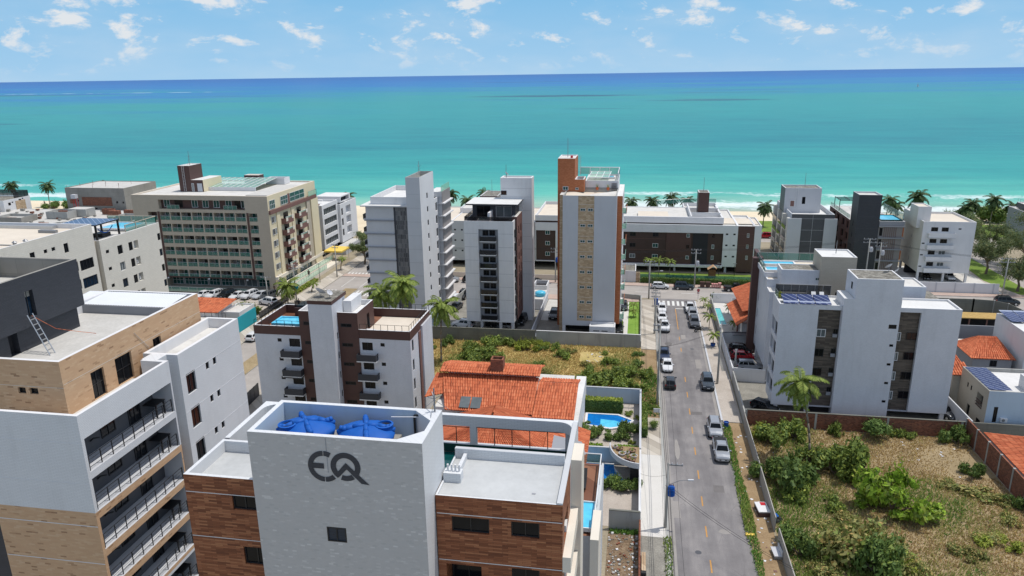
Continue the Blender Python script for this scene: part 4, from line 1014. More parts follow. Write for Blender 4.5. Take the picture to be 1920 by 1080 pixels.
def orange_tower():
    B = Bld('apartment_building', 'tall block with a tan stone window strip and an orange brick shaft, upper centre', 'building', -8.5, 137)
    yf = 129.5; x0, x1 = -13.25, -3.7
    st = [(-10.5, -7.65, 2.9, 26.15, .06, None, 'tan_stone')]
    B.vol(x0, x1, yf, 137.5, 1.95, 26.2, 'lgrey', {'f': st}, par=.55, pt=.2, roof='roof_sand', mats={'r': 'white'}, cap='conc_wall')  # greyed front carries the shade, right face stays white as the sunlit side
    for k in range(8):
        z = 23.45-2.86*k
        B.win('f', yf+.05, -10.1, -9.2, z, z+.48, 'green'); B.win('f', yf+.05, -8.75, -7.85, z, z+.48, 'green')
        B.part('floor_joint', lambda b: b.box(-10.48, -7.67, yf+.03, yf+.055, z+1.15, z+1.2, M['cream2']))
    B.part('roof_ridge', lambda b: [b.poly([(-13.0, yf+.25, 25.66), (-8.6, yf+.25, 25.66), (-8.6, yf+3.2, 25.95), (-13.0, yf+6.5, 26.1)], M['roof_sand']), b.poly([(-8.6, yf+.25, 25.66), (-3.95, yf+.25, 25.66), (-3.95, yf+6.5, 26.1), (-8.6, yf+3.2, 25.95)], M['roof_pale'])])
    # orange shaft
    B.vol(-14.75, -11.6, 135, 141.5, 0, 32.1, 'orange_brick', {}, par=.15, roof='roof_pale')
    B.vol(-14.0, -13.2, 131.5, 134.98, 0, 26.0, 'tan_stone', {}, par=0)
    B.vol(-11.6, -9.9, 135.02, 139.5, 26.0, 28.3, 'orange_brick', {}, par=.9, roof='conc_dark' if 0 else 'roof_dirty')
    B.win('f', 134.99, -13.8, -12.8, 26.3, 27.0, 'green'); B.win('f', 135.0, -11.5, -10.9, 26.4, 26.8, 'green')
    B.mast(-13.2, 138, 32.0, 3.5, False); B.part('vent', lambda b: b.box(-12.6, -12.2, 137, 137.5, 31.96, 32.4, M['red_paint']))
    B.ladder(-11.3, 141.2, 28.3, 32.0, 'roof_sand')
    # white roof deck
    B.vol(-9.85, -3.75, 137.5, 147, 24.5, 27.75, 'white', {}, par=.25, roof='roof_pale')
    B.box('wall', -11.6, -3.75, 137.45, 137.6, 25.6, 26.5, 'conc_wall')
    B.pool(-6.7, -4.8, 142, 144, 27.8, 'pool', 'white')
    B.part('pergola', lambda b: [b.tube((-9.4+1.25*i, 139.2, 28.1), (-9.1+1.25*i, 144.5, 28.6), .07, .07, 5, M['white_metal']) for i in range(4)] + [b.tube((-9.5, 139.2+2.6*j, 28.12+.25*j), (-5.5, 139.2+2.6*j, 28.12+.25*j), .07, .07, 5, M['white_metal']) for j in range(3)] + [b.quad((-9.4, 139.2, 28.1), (-5.6, 139.2, 28.1), (-5.4, 144.5, 28.6), (-9.1, 144.5, 28.6), M['rail_glass_g'])])
    B.rail([(-11.5, 146.8), (-3.85, 146.8), (-3.85, 138)], 27.7, 1.4, 'white_metal', 'rail_glass_g', step=2.1, r=.07)
    B.part('stairs', lambda b: [b.box(-5.0, -4.0, 137.62+.0, 138.6, 25.7, 26.2, M['mauve'])] + [b.box(-5.0, -4.0, 137.3-.0*i, 137.44, 25.7+.25*i, 25.78+.25*i, M['brown']) for i in range(7)])
    for x in (-7.6, -5.6):
        p = empty('potted_plant', x, 136.9, 26.12 if x < -7 else 26.1, 0, 'terracotta potted plant on the orange tower roof, %s one' % ('left' if x < -7 else 'right'), 'potted plant')
        c = MB(); c.lathe((0, 0, 0), [(.2, 0), (.3, .5), (.26, .5), (.24, .45)], 10, M['clay']); link('pot', c.mesh('pot'), p)
        c = MB()
        for i in range(14):
            a = i*2.4; c.poly([(.06*math.cos(a+1.5), .06*math.sin(a+1.5), .45), (-.06*math.cos(a+1.5), -.06*math.sin(a+1.5), .45), (.35*math.cos(a), .35*math.sin(a), 1.0+.3*math.sin(i))], M['leaf'])
        link('leaves', c.mesh('leaves'), p)
    # right flank: white frame and balconies
    B.vol(x1+.003, -2.75, 131.5, 146, 1.9, 25.9, 'white', {'r': [(a, a+2.2, 23.2-2.86*k, 25.0-2.86*k, .5, 'green') for k in range(8) for a in (133.0, 138.5)]}, par=.0, roof='roof_white', mats={'f': 'orange_brick'})
    for k in range(8):
        z = 22.7-2.86*k
        B.part('balcony', lambda b: [b.box(-2.74, -2.0, 132.3, 136.4, z-.15, z+.02, M['white']), b.box(-2.06, -2.0, 132.3, 136.4, z+.02, z+.95, M['orange_brick'] if k % 2 == 0 else M['rail_glass_g']), b.box(-2.74, -2.06, 132.3, 132.36, z+.02, z+.95, M['rail_glass_g'])])
    # stilts and low block
    for x in (-13.2, -4.3): B.part('column', lambda b: [b.box(x, x+.55, yf+.05, yf+.6, 0, 1.94, M['white']), b.box(x, x+.55, 136.5, 137, 0, 1.94, M['white'])])
    B.vol(-8.0, -3.4, 126.6, 129.2, 0, 2.9, 'white', {'f': [(-7.3, -6.2, 1.95, 2.15, .1, None), (-5.8, -4.7, 1.95, 2.15, .1, None)]}, par=.2, roof='roof_white')
    B.box('wall', -12.5, -4.4, 133, 136, 0, 1.93, 'shade_dark')  # dark block fills the open floor with painted shade
orange_tower()
def long_building():
    B = Bld('apartment_building', 'long low dark brown and white block across the avenue, with a square brown roof tower', 'building', 5, 188)
    yf = 178.0
    fr = [(-3.3, 20.3, 1.9, 9.75, .5, None, 'brown2')]
    sm = [(a, a+.55, z, z+.4, .12, 'single') for z in (9.4, 6.7, 3.95) for a in (20.85, 22.55)]
    B.vol(-4.4, 23.6, yf, 200, 1.6, 11.7, 'white', {'f': fr + sm}, par=.3, pt=.3, roof='roof_pale')
    def bay(x0, x1): 
        B.box('wall', x0, x1, yf+.3, yf+.497, 1.92, 9.7, 'brown')
    bay(7.0, 12.9)
    B.box('recess', 13.3, 16.8, yf+.4, yf+.497, 1.92, 9.7, 'shade_dark')  # dark panel gives this bay the shade of a recess by colour
    for k in range(3):
        z = 8.6-2.72*k
        B.win('f', yf+.497, -1.75, -.35, z, z+1.0, 'dark' if k < 2 else 'curt'); B.win('f', yf+.497, 3.75, 5.1, z, z+1.0, 'dark' if k == 0 else 'green')
        B.win('f', yf+.297, 12.05-.3, 12.5, z, z+.9, 'green' if k != 1 else 'brn'); B.win('f', yf+.497, 17.75, 18.35, z, z+1.0, ['brn', 'green', 'green'][k])
        B.part('floor_joint', lambda b: b.box(-3.3, 6.9, yf+.482, yf+.495, z-.62, z-.57, M['mauve']))
    B.vol(23.6, 27.4, yf+.02, 192, 0.4, 11.65, 'brown', {'f': [(25.7, 26.25, 8.9-2.72*k, 9.9-2.72*k, .1, 'curt' if k != 1 else 'green') for k in range(3)]}, par=.3, roof='roof_pale')
    for z in (9.7, 7.0): B.part('floor_joint', lambda b: b.box(23.62, 27.38, yf+.003, yf+.015, z-.02, z+.02, M['mauve']))
    B.vol(27.4, 29.0, yf, 189, 1.2, 11.75, 'white', {}, par=.3)
    B.box('roof_slab', 20.5, 28.6, 181, 188, 11.5, 11.62, 'roof_sand')
    # set-back top storey with thick white frame
    B.box('wall', -4.2, 20.3, 180.5, 199, 11.4, 12.0, 'brown2')
    B.vol(-4.2, 20.4, 180.5, 199.5, 11.7, 12.25, 'white', {}, par=.15, pt=.4, roof='roof_pale'); B.box('parapet', -4.2, 20.4, 180.0, 180.48, 11.7, 13.2, 'white'); B.box('parapet', 20.0, 20.4, 180.5, 199, 12.26, 13.0, 'white')
    B.box('wall', -4.2, 8.0, 199.5, 203, 8, 11.6, 'white'); B.vol(12, 21, 199.5, 207, 9, 12.2, 'white', {}, par=.9, pt=.25)
    for y in (186, 192.5): B.box('parapet', 13.0, 20.2, y, y+.3, 12.2, 13.3, 'white')
    B.box('parapet', 12.7, 13.0, 181, 199, 12.2, 13.3, 'white')
    B.box('roof_panel', 0, 7.5, 182, 190, 12.2, 12.7, 'roof_sand')
    B.vol(14.7, 17.3, 186.5, 191.0, 12.2, 18.2, 'brown2', {}, par=.15, roof='roof_dirty', mats={'f': 'brown'})
    B.mast(16, 188.5, 18.1, 3.6, False)
    B.rail([(5, 203), (14, 207), (21, 207)], 12.2, 1.2, 'alu', 'rail_glass', step=2.2)
    # ground floor: columns before a dark block standing for shade
    B.box('recess', -3.5, 23.4, 184, 199, 0, 1.59, 'shade_dark')
    B.box('beam', -4.4, 20.4, yf-.35, yf-.003, 1.35, 1.9, 'white')
    for x in (-3, 3, 9, 15, 21): B.box('column', x, x+.5, yf+.6, yf+1.1, 0, 1.59, 'lgrey')
    # left wing of the same block
    B.vol(-25.1, -4.6, yf+.3, 199, 1.7, 13.4, 'white', {'f': [(-25.0+.1, -20.0, 1.9, 9.6, .4, None, 'brown2'), (-18.9, -13, 1.9, 9.6, .4, None, 'brown2'), (-25.05, -4.7, 11.6, 12.05, .3, None, 'brown2')]}, par=.8, roof='roof_sand')
    for k in range(3): B.win('f', yf+.697, -22.6, -21.45, 8.5-2.72*k, 9.5-2.72*k, 'green')
    B.box('recess', -25, -4.7, 183, 198, 0, 1.69, 'shade_dark')  # dark block painting the shade under the left wing
    sm = [(a, a+.5, 6.4+2.7*k, 6.8+2.7*k, .12, 'single') for k in (-1, 0, 1) for a in (-45.9, -44.1)]
    B.vol(-46.5, -25.3, yf+.3, 199, 1.4, 11.6, 'lgrey', {'f': sm}, par=.2, roof='roof_sand')
    B.vol(-60, -46.5, yf+.8, 199, 0, 11.55, 'brown2', {}, par=.2, roof='roof_sand')
    B.box('recess', -46, -25.4, 182, 198, 0, 1.39, 'shade_dark')  # another dark block in place of shade, below the grey part
    B.vol(-47, -42, 190, 198, 11.4, 12.8, 'white', {}, par=.4)
    B.vol(-43.5, -38.5, 199.2, 209, 5, 14.6, 'brown2', {}, par=.15, roof='roof_dirty', mats={'r': 'purple_grey'}); B.mast(-41, 204, 14.5, 4, False)
long_building()

def grey_block():
    B = Bld('apartment_building', 'grey and white block with balconies on its left flank, left of the black tower', 'building', 41.5, 195)
    B.vol(36.9, 46.8, 185.4, 206, 0, 13.4, 'dgrey', {'l': [(a, a+3.4, z, z+2.3, 1.3, None, 'shade_dark') for a in (187.2, 193, 199) for z in (.6, 3.5, 6.4, 9.3)]}, par=1.0, pt=.25, roof='roof_white', mats={'l': 'lgrey'}, cap='lgrey')
    B.box('fin', 36.0, 39.2, 185.0, 185.38, 0, 12.4, 'lgrey'); B.box('fin', 44.5, 47.4, 185.0, 185.38, 0, 12.4, 'lgrey')
    for y in (185.0, 191.3, 197.5, 204): B.box('fin', 35.9, 36.88, y+.385 if y == 185 else y, y+1.2, 0, 12.4, 'offwhite')
    for z in (.5, 3.4, 6.3, 9.2):
        B.part('slab', lambda b: [b.box(35.7, 36.88, 186.6, 191.2, z-.1, z+.08, M['offwhite']), b.box(35.7, 36.88, 192.6, 197.4, z-.1, z+.08, M['offwhite']), b.box(35.7, 36.88, 198.8, 203.9, z-.1, z+.08, M['offwhite'])])
        B.part('railing', lambda b: [b.box(35.72, 35.78, 186.6, 191.2, z+.08, z+1.0, M['rail_smoke']), b.box(35.72, 35.78, 192.6, 197.4, z+.08, z+1.0, M['rail_smoke']), b.box(35.72, 35.78, 198.8, 203.9, z+.08, z+1.0, M['rail_smoke'])])
    for z in (3.9, 6.7, 9.5, 12.3): B.part('floor_joint', lambda b: b.box(39.25, 44.45, 185.375, 185.395, z-.025, z+.025, M['lgrey']))
    B.part('floor_joint', lambda b: b.box(41.8, 41.85, 185.372, 185.393, 0, 13.3, M['lgrey']))
    B.vol(36.3, 45.0, 193, 199, 12.4, 18.6, 'lgrey', {'f': [(40.5, 41.3, 14.6, 16.4, .15, 'single')]}, par=.3, roof='roof_dirty', mats={'l': 'dgrey'})
    B.ladder(39.2, 192.9, 13.6, 19.4); B.part('door', lambda b: [b.box(37.6, 38.8, 192.9, 192.99, 13.9, 15.6, M['white']), b.box(37.75, 38.65, 192.86, 192.9, 14.0, 15.4, M['mauve'])]); B.mast(41.5, 196, 18.5, 3.5, False)
grey_block()

def dark_tower():
    B = Bld('apartment_building', 'grey block with a black slab-like stair tower and glass-railed roof pool', 'building', 55.5, 190)
    B.vol(50.3, 55.3, 180, 185.3, 0, 19.1, 'charcoal', {'l': [(182.5, 182.95, 3+2.8*k, 4.2+2.8*k, .2, 'single') for k in range(4)]}, par=.35, roof='roof_pale', cap='lgrey')
    for k in range(6): B.part('floor_joint', lambda b: b.box(50.35, 55.25, 179.985, 179.997, 2.8+2.8*k-.012, 2.8+2.8*k+.012, M['dgrey']))
    B.vol(50.5, 60.8, 185.32, 206, 0, 12.1, 'grey_wall', {'l': [(a, a+2.2, z, z+1.9, .4, 'dark') for a in (187, 191, 196, 200) for z in (1.2, 4.0, 6.8, 9.6)]}, par=.1, roof='roof_pale', mats={'l': 'mauve'})
    B.vol(55.35, 60.6, 180.2, 185.3, 0, 11.9, 'purple_grey', {'f': [(55.6, 56.3, z, z+1.9, .2, 'dark') for z in (1.2, 4.0, 6.8, 9.5)]}, par=0)
    for k in range(4): B.box('slab', 55.33, 61.0, 179.8, 180.19, 3.5+2.72*k, 3.75+2.72*k, 'grey_wall')
    B.part('slats', lambda b: [b.box(56.6+.42*i, 56.66+.42*i, 180.02, 180.12, 0, 11.6, M['mauve']) for i in range(7)])
    for z in (9.4, 3.9): B.box('panel', 60.62, 60.9, 180.2, 182, z, z+2.2, 'orange_brick')
    B.vol(55.4, 60.9, 180.1, 189, 11.95, 13.0, 'grey_wall', {}, par=.2, roof='grey_wall'); B.pool(56.0, 60.4, 181.2, 187.6, 13.15, 'pool', 'green_tile')
    B.rail([(60.8, 181), (60.8, 196)], 13.0, 1.6, 'grey_metal', 'rail_glass', step=1.1); B.rail([(50.6, 187), (50.6, 205.8)], 12.1, 1.1, 'alu', 'rail_glass', step=2)
    B.part('pergola', lambda b: [b.box(x, x+.15, y, y+.15, 12.1, 14.6, M['black']) for x in (51, 55.5) for y in (199, 204)] + [b.box(51, 55.65, y, y+.15, 14.6, 14.75, M['black']) for y in (199, 200.7, 202.3, 204)] + [b.box(x, x+.15, 199, 204.1, 14.75, 14.9, M['black']) for x in (51, 53.2, 55.5)])
    B.box('planter', 55.5, 56.0, 188, 190, 13, 13.7, 'green_tile')
dark_tower()

def white_balcony_block():
    B = Bld('apartment_building', 'plain white block on stilts with four white balconies, far right beside the trees', 'building', 69, 182)
    w = []
    for k in range(4):
        z = 11.65-2.68*k
        w += [(65.15, 66.6, z, z+.95, .12, 'dark'), (67.35, 68.8, z, z+.95, .12, 'curt' if k > 1 else 'dark')]
        w.append((63.6, 64.2, z-.25, z+.05, .1, 'single') if k else (70.8, 71.4, z+.5, z+.8, .1, 'single'))
    B.vol(63.4, 74.3, 176, 188.8, 2.1, 13.9, 'white', {'f': w, 'l': [(182, 182.4, 3.5+2.7*k, 4.3+2.7*k, .15, 'single') for k in range(4)]}, par=.45, roof='roof_sand', mats={'l': 'offwhite'})
    for k in range(4): B.balcony('f', 176, 64.5, 70.1, 10.45-2.68*k, 11.35-2.68*k, 1.0, 'white', 'lgrey')
    B.vol(62.6, 65.4, 178.0, 183, 12, 16.9, 'white', {}, par=.2, mats={'l': 'offwhite'}, roof='roof_sand'); B.vol(62.6, 64, 183.02, 187, 12, 15, 'offwhite', {}, par=.1)
    for x in (63.5, 68.9, 73.7): B.part('column', lambda b: [b.box(x, x+.45, 176.1, 176.55, 0, 2.09, M['white']), b.box(x, x+.45, 187.6, 188.2, 0, 2.09, M['white'])])
    B.box('wall', 63.5, 74.2, 183.5, 184.5, 0, 2.08, 'shade_dark')  # dark wall colours in the shade behind the stilts
white_balcony_block()

def pool_terrace_block():
    B = Bld('apartment_building', 'white block with a tall brown edge wall, two roof pools and a beige tower', 'building', 25, 118)
    B.vol(20.3, 33, 116.0, 124.4, 2.2, 15.6, 'white_tile', {'l': [(122.4, 123.0, 10.0-2.9*k, 11.6-2.9*k, .15, 'single') for k in range(4)]}, par=.1, roof='roof_sand')
    B.box('edge_wall', 19.2, 20.29, 124.0, 125.2, 0, 17.0, 'brown'); B.box('edge_wall', 20.31, 20.9, 124.42, 131, 0, 17.0, 'brown')
    B.vol(20.0, 33, 117.5, 126, 15.55, 16.3, 'white_tile', {}, par=.2, roof='roof_sand')
    B.pool(20.6, 24.8, 118.6, 120.6, 16.45, 'pool', 'white'); B.pool(20.6, 25.5, 122.4, 124.2, 16.5, 'pool', 'white')
    B.rail([(20.1, 117.6), (20.1, 125.9), (32, 125.9)], 16.3, 1.3, 'grey_metal', 'rail_glass', step=1.8)
    B.vol(22.0, 28.2, 114.2, 118.0, 14.4, 17.7, 'white_tile', {'f': [(27.0, 27.6, 16.1, 16.55, .1, 'green')]}, par=.1, roof='roof_dirty')
    B.vol(20.3, 27.6, 113.0, 115.98, 2.2, 14.4, 'white_tile', {}, par=.1)
    B.vol(27.5, 32.5, 113.6, 119.0, 2.2, 20.0, 'beige', {'f': [(29.9, 31.2, 13.9, 14.5, .15, 'dark')]}, par=.2, roof='roof_white', cap='white')
    for x in (20.4, 27): B.part('column', lambda b: [b.box(x, x+.5, 113.2, 113.7, 0, 2.19, M['white']), b.box(x, x+.5, 122, 122.5, 0, 2.19, M['white'])])
    B.box('wall', 23, 32, 114, 124, 0, 2.18, 'lgrey'); B.mast(30, 116, 20, 2.0, False)
pool_terrace_block()

def blue_white_block():
    B = Bld('apartment_building', 'big bluish-white block with two grey wood strips, behind the red brick wall', 'building', 31, 105)
    yf = 101.0; x0, x1 = 19.6, 42.7
    st = [(24.75, 27.7, 1.2, 15.6, .5, None, 'wood_grey'), (35.0, 37.75, 1.2, 15.65, .5, None, 'wood_grey')]
    lo = []
    for k in range(4):
        z = 12.6-2.88*k
        lo += [(101.3, 103.2, z-1.3, z+.75, .25, None, 'wood_grey'), (103.5, 105.5, z-1.3, z+.75, .6, None, 'wood_grey')]
    B.vol(x0, x1, yf, 105.8, 1.2, 16.25, 'white_tile', {'f': st, 'l': lo}, par=.25, roof='roof_white')
    for k in range(4):
        z = 11.5-2.88*k
        B.win('f', yf+.497, 24.85, 26.05, z+.02, z+1.15, 'dark' if k != 0 else 'curt'); B.win('f', yf+.497, 27.0, 27.6, z, z+1.25, 'dark'); B.win('f', yf+.497, 36.4, 37.72, z+.1, z+1.2, 'brn' if k == 0 else 'dark'); B.win('f', yf+.497, 35.05, 35.7, z-.1, z+1.15, 'curt')
        B.box('air_conditioner', 26.95, 27.55, yf+.2, yf+.42, z+.1, z+.55, 'grey_wall')
        B.win('l', x0+.247, 101.4, 102.1, z-.1, z+1.7, 'single'); B.win('l', x0+.247, 102.3, 103.1, z-.1, z+1.7, 'single'); B.win('l', x0+.597, 103.6, 105.4, z-.1, z+1.9, 'wide')
    # shaft
    sw = [(33.75, 34.75, 13.35, 13.95, .1, 'single')] + [(34.15, 34.65, 10.8-2.75*k, 11.15-2.75*k, .1, 'single') for k in range(4)]
    B.vol(27.75, 35.0, yf-.35, 104.6, 0, 17.4, 'white_tile', {'f': sw}, par=.05, roof='roof_white')
    B.vol(29.1, 34.95, yf-.36, 105.7, 17.4, 20.2, 'white_tile', {'l': [(102.4, 103.2, 18.2, 19.2, .1, 'single')]}, par=.05, roof='roof_dirty')
    B.vol(35.5, 40.5, 108.0, 113, 14, 17.3, 'white_tile', {}, par=.2)
    B.box('wall', 30, 36, 105.82, 109, 1.2, 18.5, 'white_tile'); B.box('roof_slab', 34.6, 42.4, 108, 112, 15.2, 15.6, 'roof_dirty')
    B.dish(34.2, 104.8, 20.2, .55, 2.2); B.dish(35.6, 105.8, 19.4, .5, 2.6)
    for i in range(3):
        B.part('solar_panel', lambda b: [b.quad((20.15+2.1*i, 100.95, 16.35), (22.15+2.1*i, 100.95, 16.35), (22.05+2.1*i, 103.4, 17.0), (20.05+2.1*i, 103.4, 17.0), M['solar']), b.box(20.15+2.1*i, 22.15+2.1*i, 103.3, 103.4, 16.26, 16.93, M['grey_metal'])])
    B.rail([(19.75, 105.6), (19.75, 103.6)], 16.25, .9, 'grey_metal', 'rail_glass', step=1.2)
    B.rail([(19.75, 105.7), (27.2, 105.7)], 16.25, 1.5, 'grey_metal', 'rail_smoke', step=1.0)
    for x in (24.5, 25.6): B.part('sun_lounger', lambda b: [b.box(x, x+.6, 103.6, 104.9, 16.1, 16.3, M['white']), b.quad((x, 104.8, 16.3), (x+.6, 104.8, 16.3), (x+.6, 105.3, 16.9), (x, 105.3, 16.9), M['white'])])
    for x in (20.0, 42.0, 24.2): B.part('column', lambda b: [b.box(x, x+.55, yf+.15, yf+.6, 0, 1.19, M['white_tile']), b.box(x, x+.55, 105.1, 105.6, 0, 1.19, M['white'])])
    B.box('wall', 25, 27.7, yf+1.0, yf+1.2, 0, 1.19, 'shade_dark'); B.box('wall', 35.1, 42, 104, 105, 0, 1.18, 'wood_grey')
blue_white_block()

def edge_block():
    B = Bld('apartment_building', 'dark grey block with railing cut by the right edge beyond the trees', 'building', 106, 225)
    B.vol(107.5, 130, 216, 236, 0, 7.6, 'grey_wall', {'f': [(110, 114, z, z+1.8, .6, None) for z in (.8, 3.2, 5.5)]}, par=.3, mats={'l': 'grey_wall'})
    B.vol(108.6, 130, 216.3, 234, 7.6, 9.2, 'dgrey', {}, par=.2); B.rail([(108.8, 234), (108.8, 216.5), (120, 216.5)], 9.2, 1.0, 'grey_metal', None, step=1.5)
edge_block()

def construction():
    B = Bld('building_under_construction', 'unfinished raw concrete building with bare brick infill, near the beach on the far left', 'building', -168, 208)
    so = [(-177.6, -176.9, 10.2, 10.8, .3, None), (-175.2, -174.6, 10.2, 10.8, .3, None), (-161.6, -160.9, 9.8, 10.5, .3, None), (-159.4, -158.8, 9.8, 10.4, .3, None), (-169.6, -168.5, 7.8, 8.3, .3, None), (-166.2, -165.1, 7.8, 8.3, .3, None), (-163.8, -162.7, 7.8, 8.3, .3, None)]
    B.vol(-179, -158.3, 205, 221, 0, 14.6, 'raw_conc', {'f': so}, par=.2, roof='roof_conc', cap='raw_conc')
    B.box('brick_infill', -173.4, -163.0, 204.9, 204.995, 9.0, 11.7, 'red_brick'); B.box('brick_infill', -177.8, -170.5, 204.9, 204.995, 5.0, 8.3, 'red_brick'); B.box('brick_infill', -170.4, -166, 203.5, 204.995, 3.0, 7.2, 'red_brick')
    B.box('brick_infill', -177.8, -175.7, 204.9, 204.995, 9.6, 10.9, 'red_brick')
    B.part('scaffold', lambda b: [b.box(-174.6+d, -174.5+d, 202.4+e, 202.5+e, 0, 11.6, M['red_paint']) for d in (0, .9) for e in (0, .9)] + [b.box(-175.0, -173.5, 202.2, 203.5, 11.6, 12.8, M['lgrey'])])
    B.part('rebar', lambda b: [b.tube((-178.5+2.3*i, 205.4+3*(i % 4), 14.6), (-178.5+2.3*i, 205.4+3*(i % 4), 15.3+.4*(i % 3)), .05, .04, 4, M['mauve']) for i in range(9)])
    C = Bld('building_under_construction', 'low building site with concrete boxes and rubble, before the concrete shell far left', 'building', -165, 160)
    C.vol(-205, -128, 150, 203, 0, 8.0, 'conc_wall', {}, par=.1, roof='roof_conc')
    rnd = random.Random(3)
    for i, (x, y, w, d, h) in enumerate([(-150, 168, 6, 5, 2.2), (-158, 166, 5, 4, 2.0), (-146, 178, 7, 4, 2.6), (-137, 172, 6, 6, 2.4), (-172, 182, 7, 5, 2.6), (-183, 175, 9, 6, 2.0), (-168, 186, 6, 4, 2.8), (-192, 168, 10, 5, 1.8), (-140, 160, 6, 5, 2.4), (-152, 156, 8, 3, 1.6)]):
        C.vol(x, x+w, y+6, y+6+d, 8.0, 8.0+h*.8, 'raw_conc' if i % 2 else 'conc_wall', {}, par=.8 if i % 3 else 0, roof='roof_conc', cap='conc_wall')
    for i in range(16):
        x = -195+rnd.random()*60; y = 160+rnd.random()*40; a = rnd.random()
        C.part('brick_wall', lambda b: b.box(x, x+2+3*a, y, y+.3+2*(1-a), 8.0, 8.5+1.2*rnd.random(), M['red_brick']))
    C.rub = C.part('rubble', lambda b: [b.prism([(q[0]-.5*q[2], q[1]-.4), (q[0]+.5*q[2], q[1]-.5), (q[0]+.2, q[1]+.5*q[2])], 8.0, 8.15+.35*q[2], M['raw_conc'] if int(q[0]) % 3 else M['red_brick']) for q in [(-195+rnd.random()*62, 155+rnd.random()*46, .5+rnd.random()) for _ in range(160)]]); C.rub['kind'] = 'stuff'
    D = Bld('beach_house', 'white house with dark terrace railing and brown panel, left edge by the beach', 'house', -200, 205)
    D.vol(-215, -195, 197.5, 208, 0, 11.4, 'white', {'r': [(199.2, 200.2, 9.6, 10.5, .1, 'dark'), (200.6, 201.2, 10.2, 10.6, .1, 'single'), (203.4, 204.4, 10.2, 11.0, .1, 'dark'), (204.7, 205.3, 10.8, 11.2, .1, 'single')]}, par=.3, roof='roof_dirty')
    D.box('panel', -194.99, -194.9, 202, 205.8, 7.0, 10.6, 'tan_stone'); D.rail([(-214, 207.8), (-195.2, 207.8), (-195.2, 202)], 11.4, 1.9, 'black', 'rail_smoke', step=1.6)
    D.box('wall', -216, -197, 190, 197.4, 0, 10.0, 'cream2')
construction()

def terracotta_house():
    B = Bld('brick_house', 'large house with layered orange clay roofs and a brick chimney, centre', 'house', -16, 84)
    w = M['white']
    B.vol(-25.0, -8.0, 83.6, 96, 0, 6.1, 'white', {'f': [(-24.4, -23.7, 4.6, 5.1, .1, 'single'), (-11.2, -9.9, 5.0, 5.5, .1, 'dark')]}, par=0)
    B.box('wall', -9.0, -7.6, 83.4, 83.59, 0, 6.0, 'stone_dark')
    def rf(pts, name='roof'):
        B.part(name, lambda b: tile_roof(b, *pts, M['clay']))
    rf([(-23.4, 82.6, 6.2), (-12.2, 82.6, 6.2), (-12.2, 89.6, 8.25), (-25.4, 89.6, 8.25)])
    rf([(-27.4, 86.6, 6.3), (-23.4, 86.2, 6.25), (-25.0, 89.6, 8.2), (-27.0, 89.6, 8.2)]) if 0 else rf([(-27.0, 85.9, 6.2), (-23.45, 85.9, 7.15), (-25.0, 89.6, 8.23), (-26.2, 89.6, 8.2)])
    rf([(-12.15, 82.0, 6.15), (-6.9, 82.0, 6.15), (-6.9, 88.9, 8.0), (-12.15, 88.9, 8.0)])
    rf([(-6.9, 92.5, 7.0), (-12.15, 92.5, 7.0), (-12.15, 88.95, 8.02), (-6.9, 88.95, 8.02)])
    rf([(-25.6, 88.8, 8.75), (-12.0, 88.8, 8.75), (-12.0, 90.8, 9.2), (-25.6, 90.8, 9.2)])
    B.box('wall', -24.6, -12.6, 89.65, 90.6, 8.0, 8.72, 'white')
    rf([(-12.0, 94.5, 8.0), (-25.6, 94.5, 8.0), (-25.6, 90.8, 9.2), (-12.0, 90.8, 9.2)])
    # hipped front wing
    ap = (-16.6, 80.8, 7.4)
    rf([(-23.4, 75.5, 5.0), (-9.8, 75.5, 5.0), (-16.5, 79.5, 7.35), (-16.7, 79.5, 7.35)])
    rf([(-9.8, 75.5, 5.0), (-9.8, 82.5, 5.2), (-16.5, 82.3, 7.4), (-16.5, 79.5, 7.35)])
    rf([(-23.4, 82.5, 5.2), (-23.4, 75.5, 5.0), (-16.7, 79.5, 7.35), (-16.7, 82.3, 7.4)])
    B.vol(-22.6, -10.4, 76.2, 83.0, 0, 5.0, 'white', {}, par=0)
    # low right wing
    rf([(-9.7, 69.5, 4.3), (-4.9, 69.5, 4.3), (-4.9, 82.2, 4.3), (-9.7, 82.2, 5.6)]) if 0 else rf([(-4.9, 69.0, 4.2), (-4.9, 83.2, 4.2), (-9.8, 83.2, 5.8), (-9.8, 69.0, 5.8)])
    B.vol(-9.8, -5.6, 69.4, 83.0, 0, 4.1, 'white', {}, par=0)
    rf([(-22, 66.5, 4.2), (-9.8, 66.5, 4.2), (-9.8, 73.5, 6.0), (-22, 73.5, 6.0)])
    B.vol(-21.5, -10.2, 67.2, 76, 0, 4.2, 'white', {}, par=0)
    def ch(b):
        m = M['red_brick']
        for q in ((-18.7, -17.0, 89.4, 89.6), (-18.7, -17.0, 90.6, 90.8), (-18.7, -18.5, 89.6, 90.6), (-17.2, -17.0, 89.6, 90.6)): b.box(*q, 8.8, 10.6, m)
        b.quad((-18.5, 89.6, 10.2), (-17.2, 89.6, 10.2), (-17.2, 90.6, 10.2), (-18.5, 90.6, 10.2), M['roof_dirty'])
    B.part('chimney', ch)
    B.part('solar_heater', lambda b: [b.quad((-21.6+1.45*i, 82.9, 6.55), (-20.3+1.45*i, 82.9, 6.55), (-20.4+1.45*i, 84.9, 7.15), (-21.7+1.45*i, 84.9, 7.15), M['glass_c']) for i in range(2)])
    B.vol(-8.0, -6.6, 83.8, 99.5, 0, 4.6, 'white', {}, par=0, roof='roof_white')
terracotta_house()

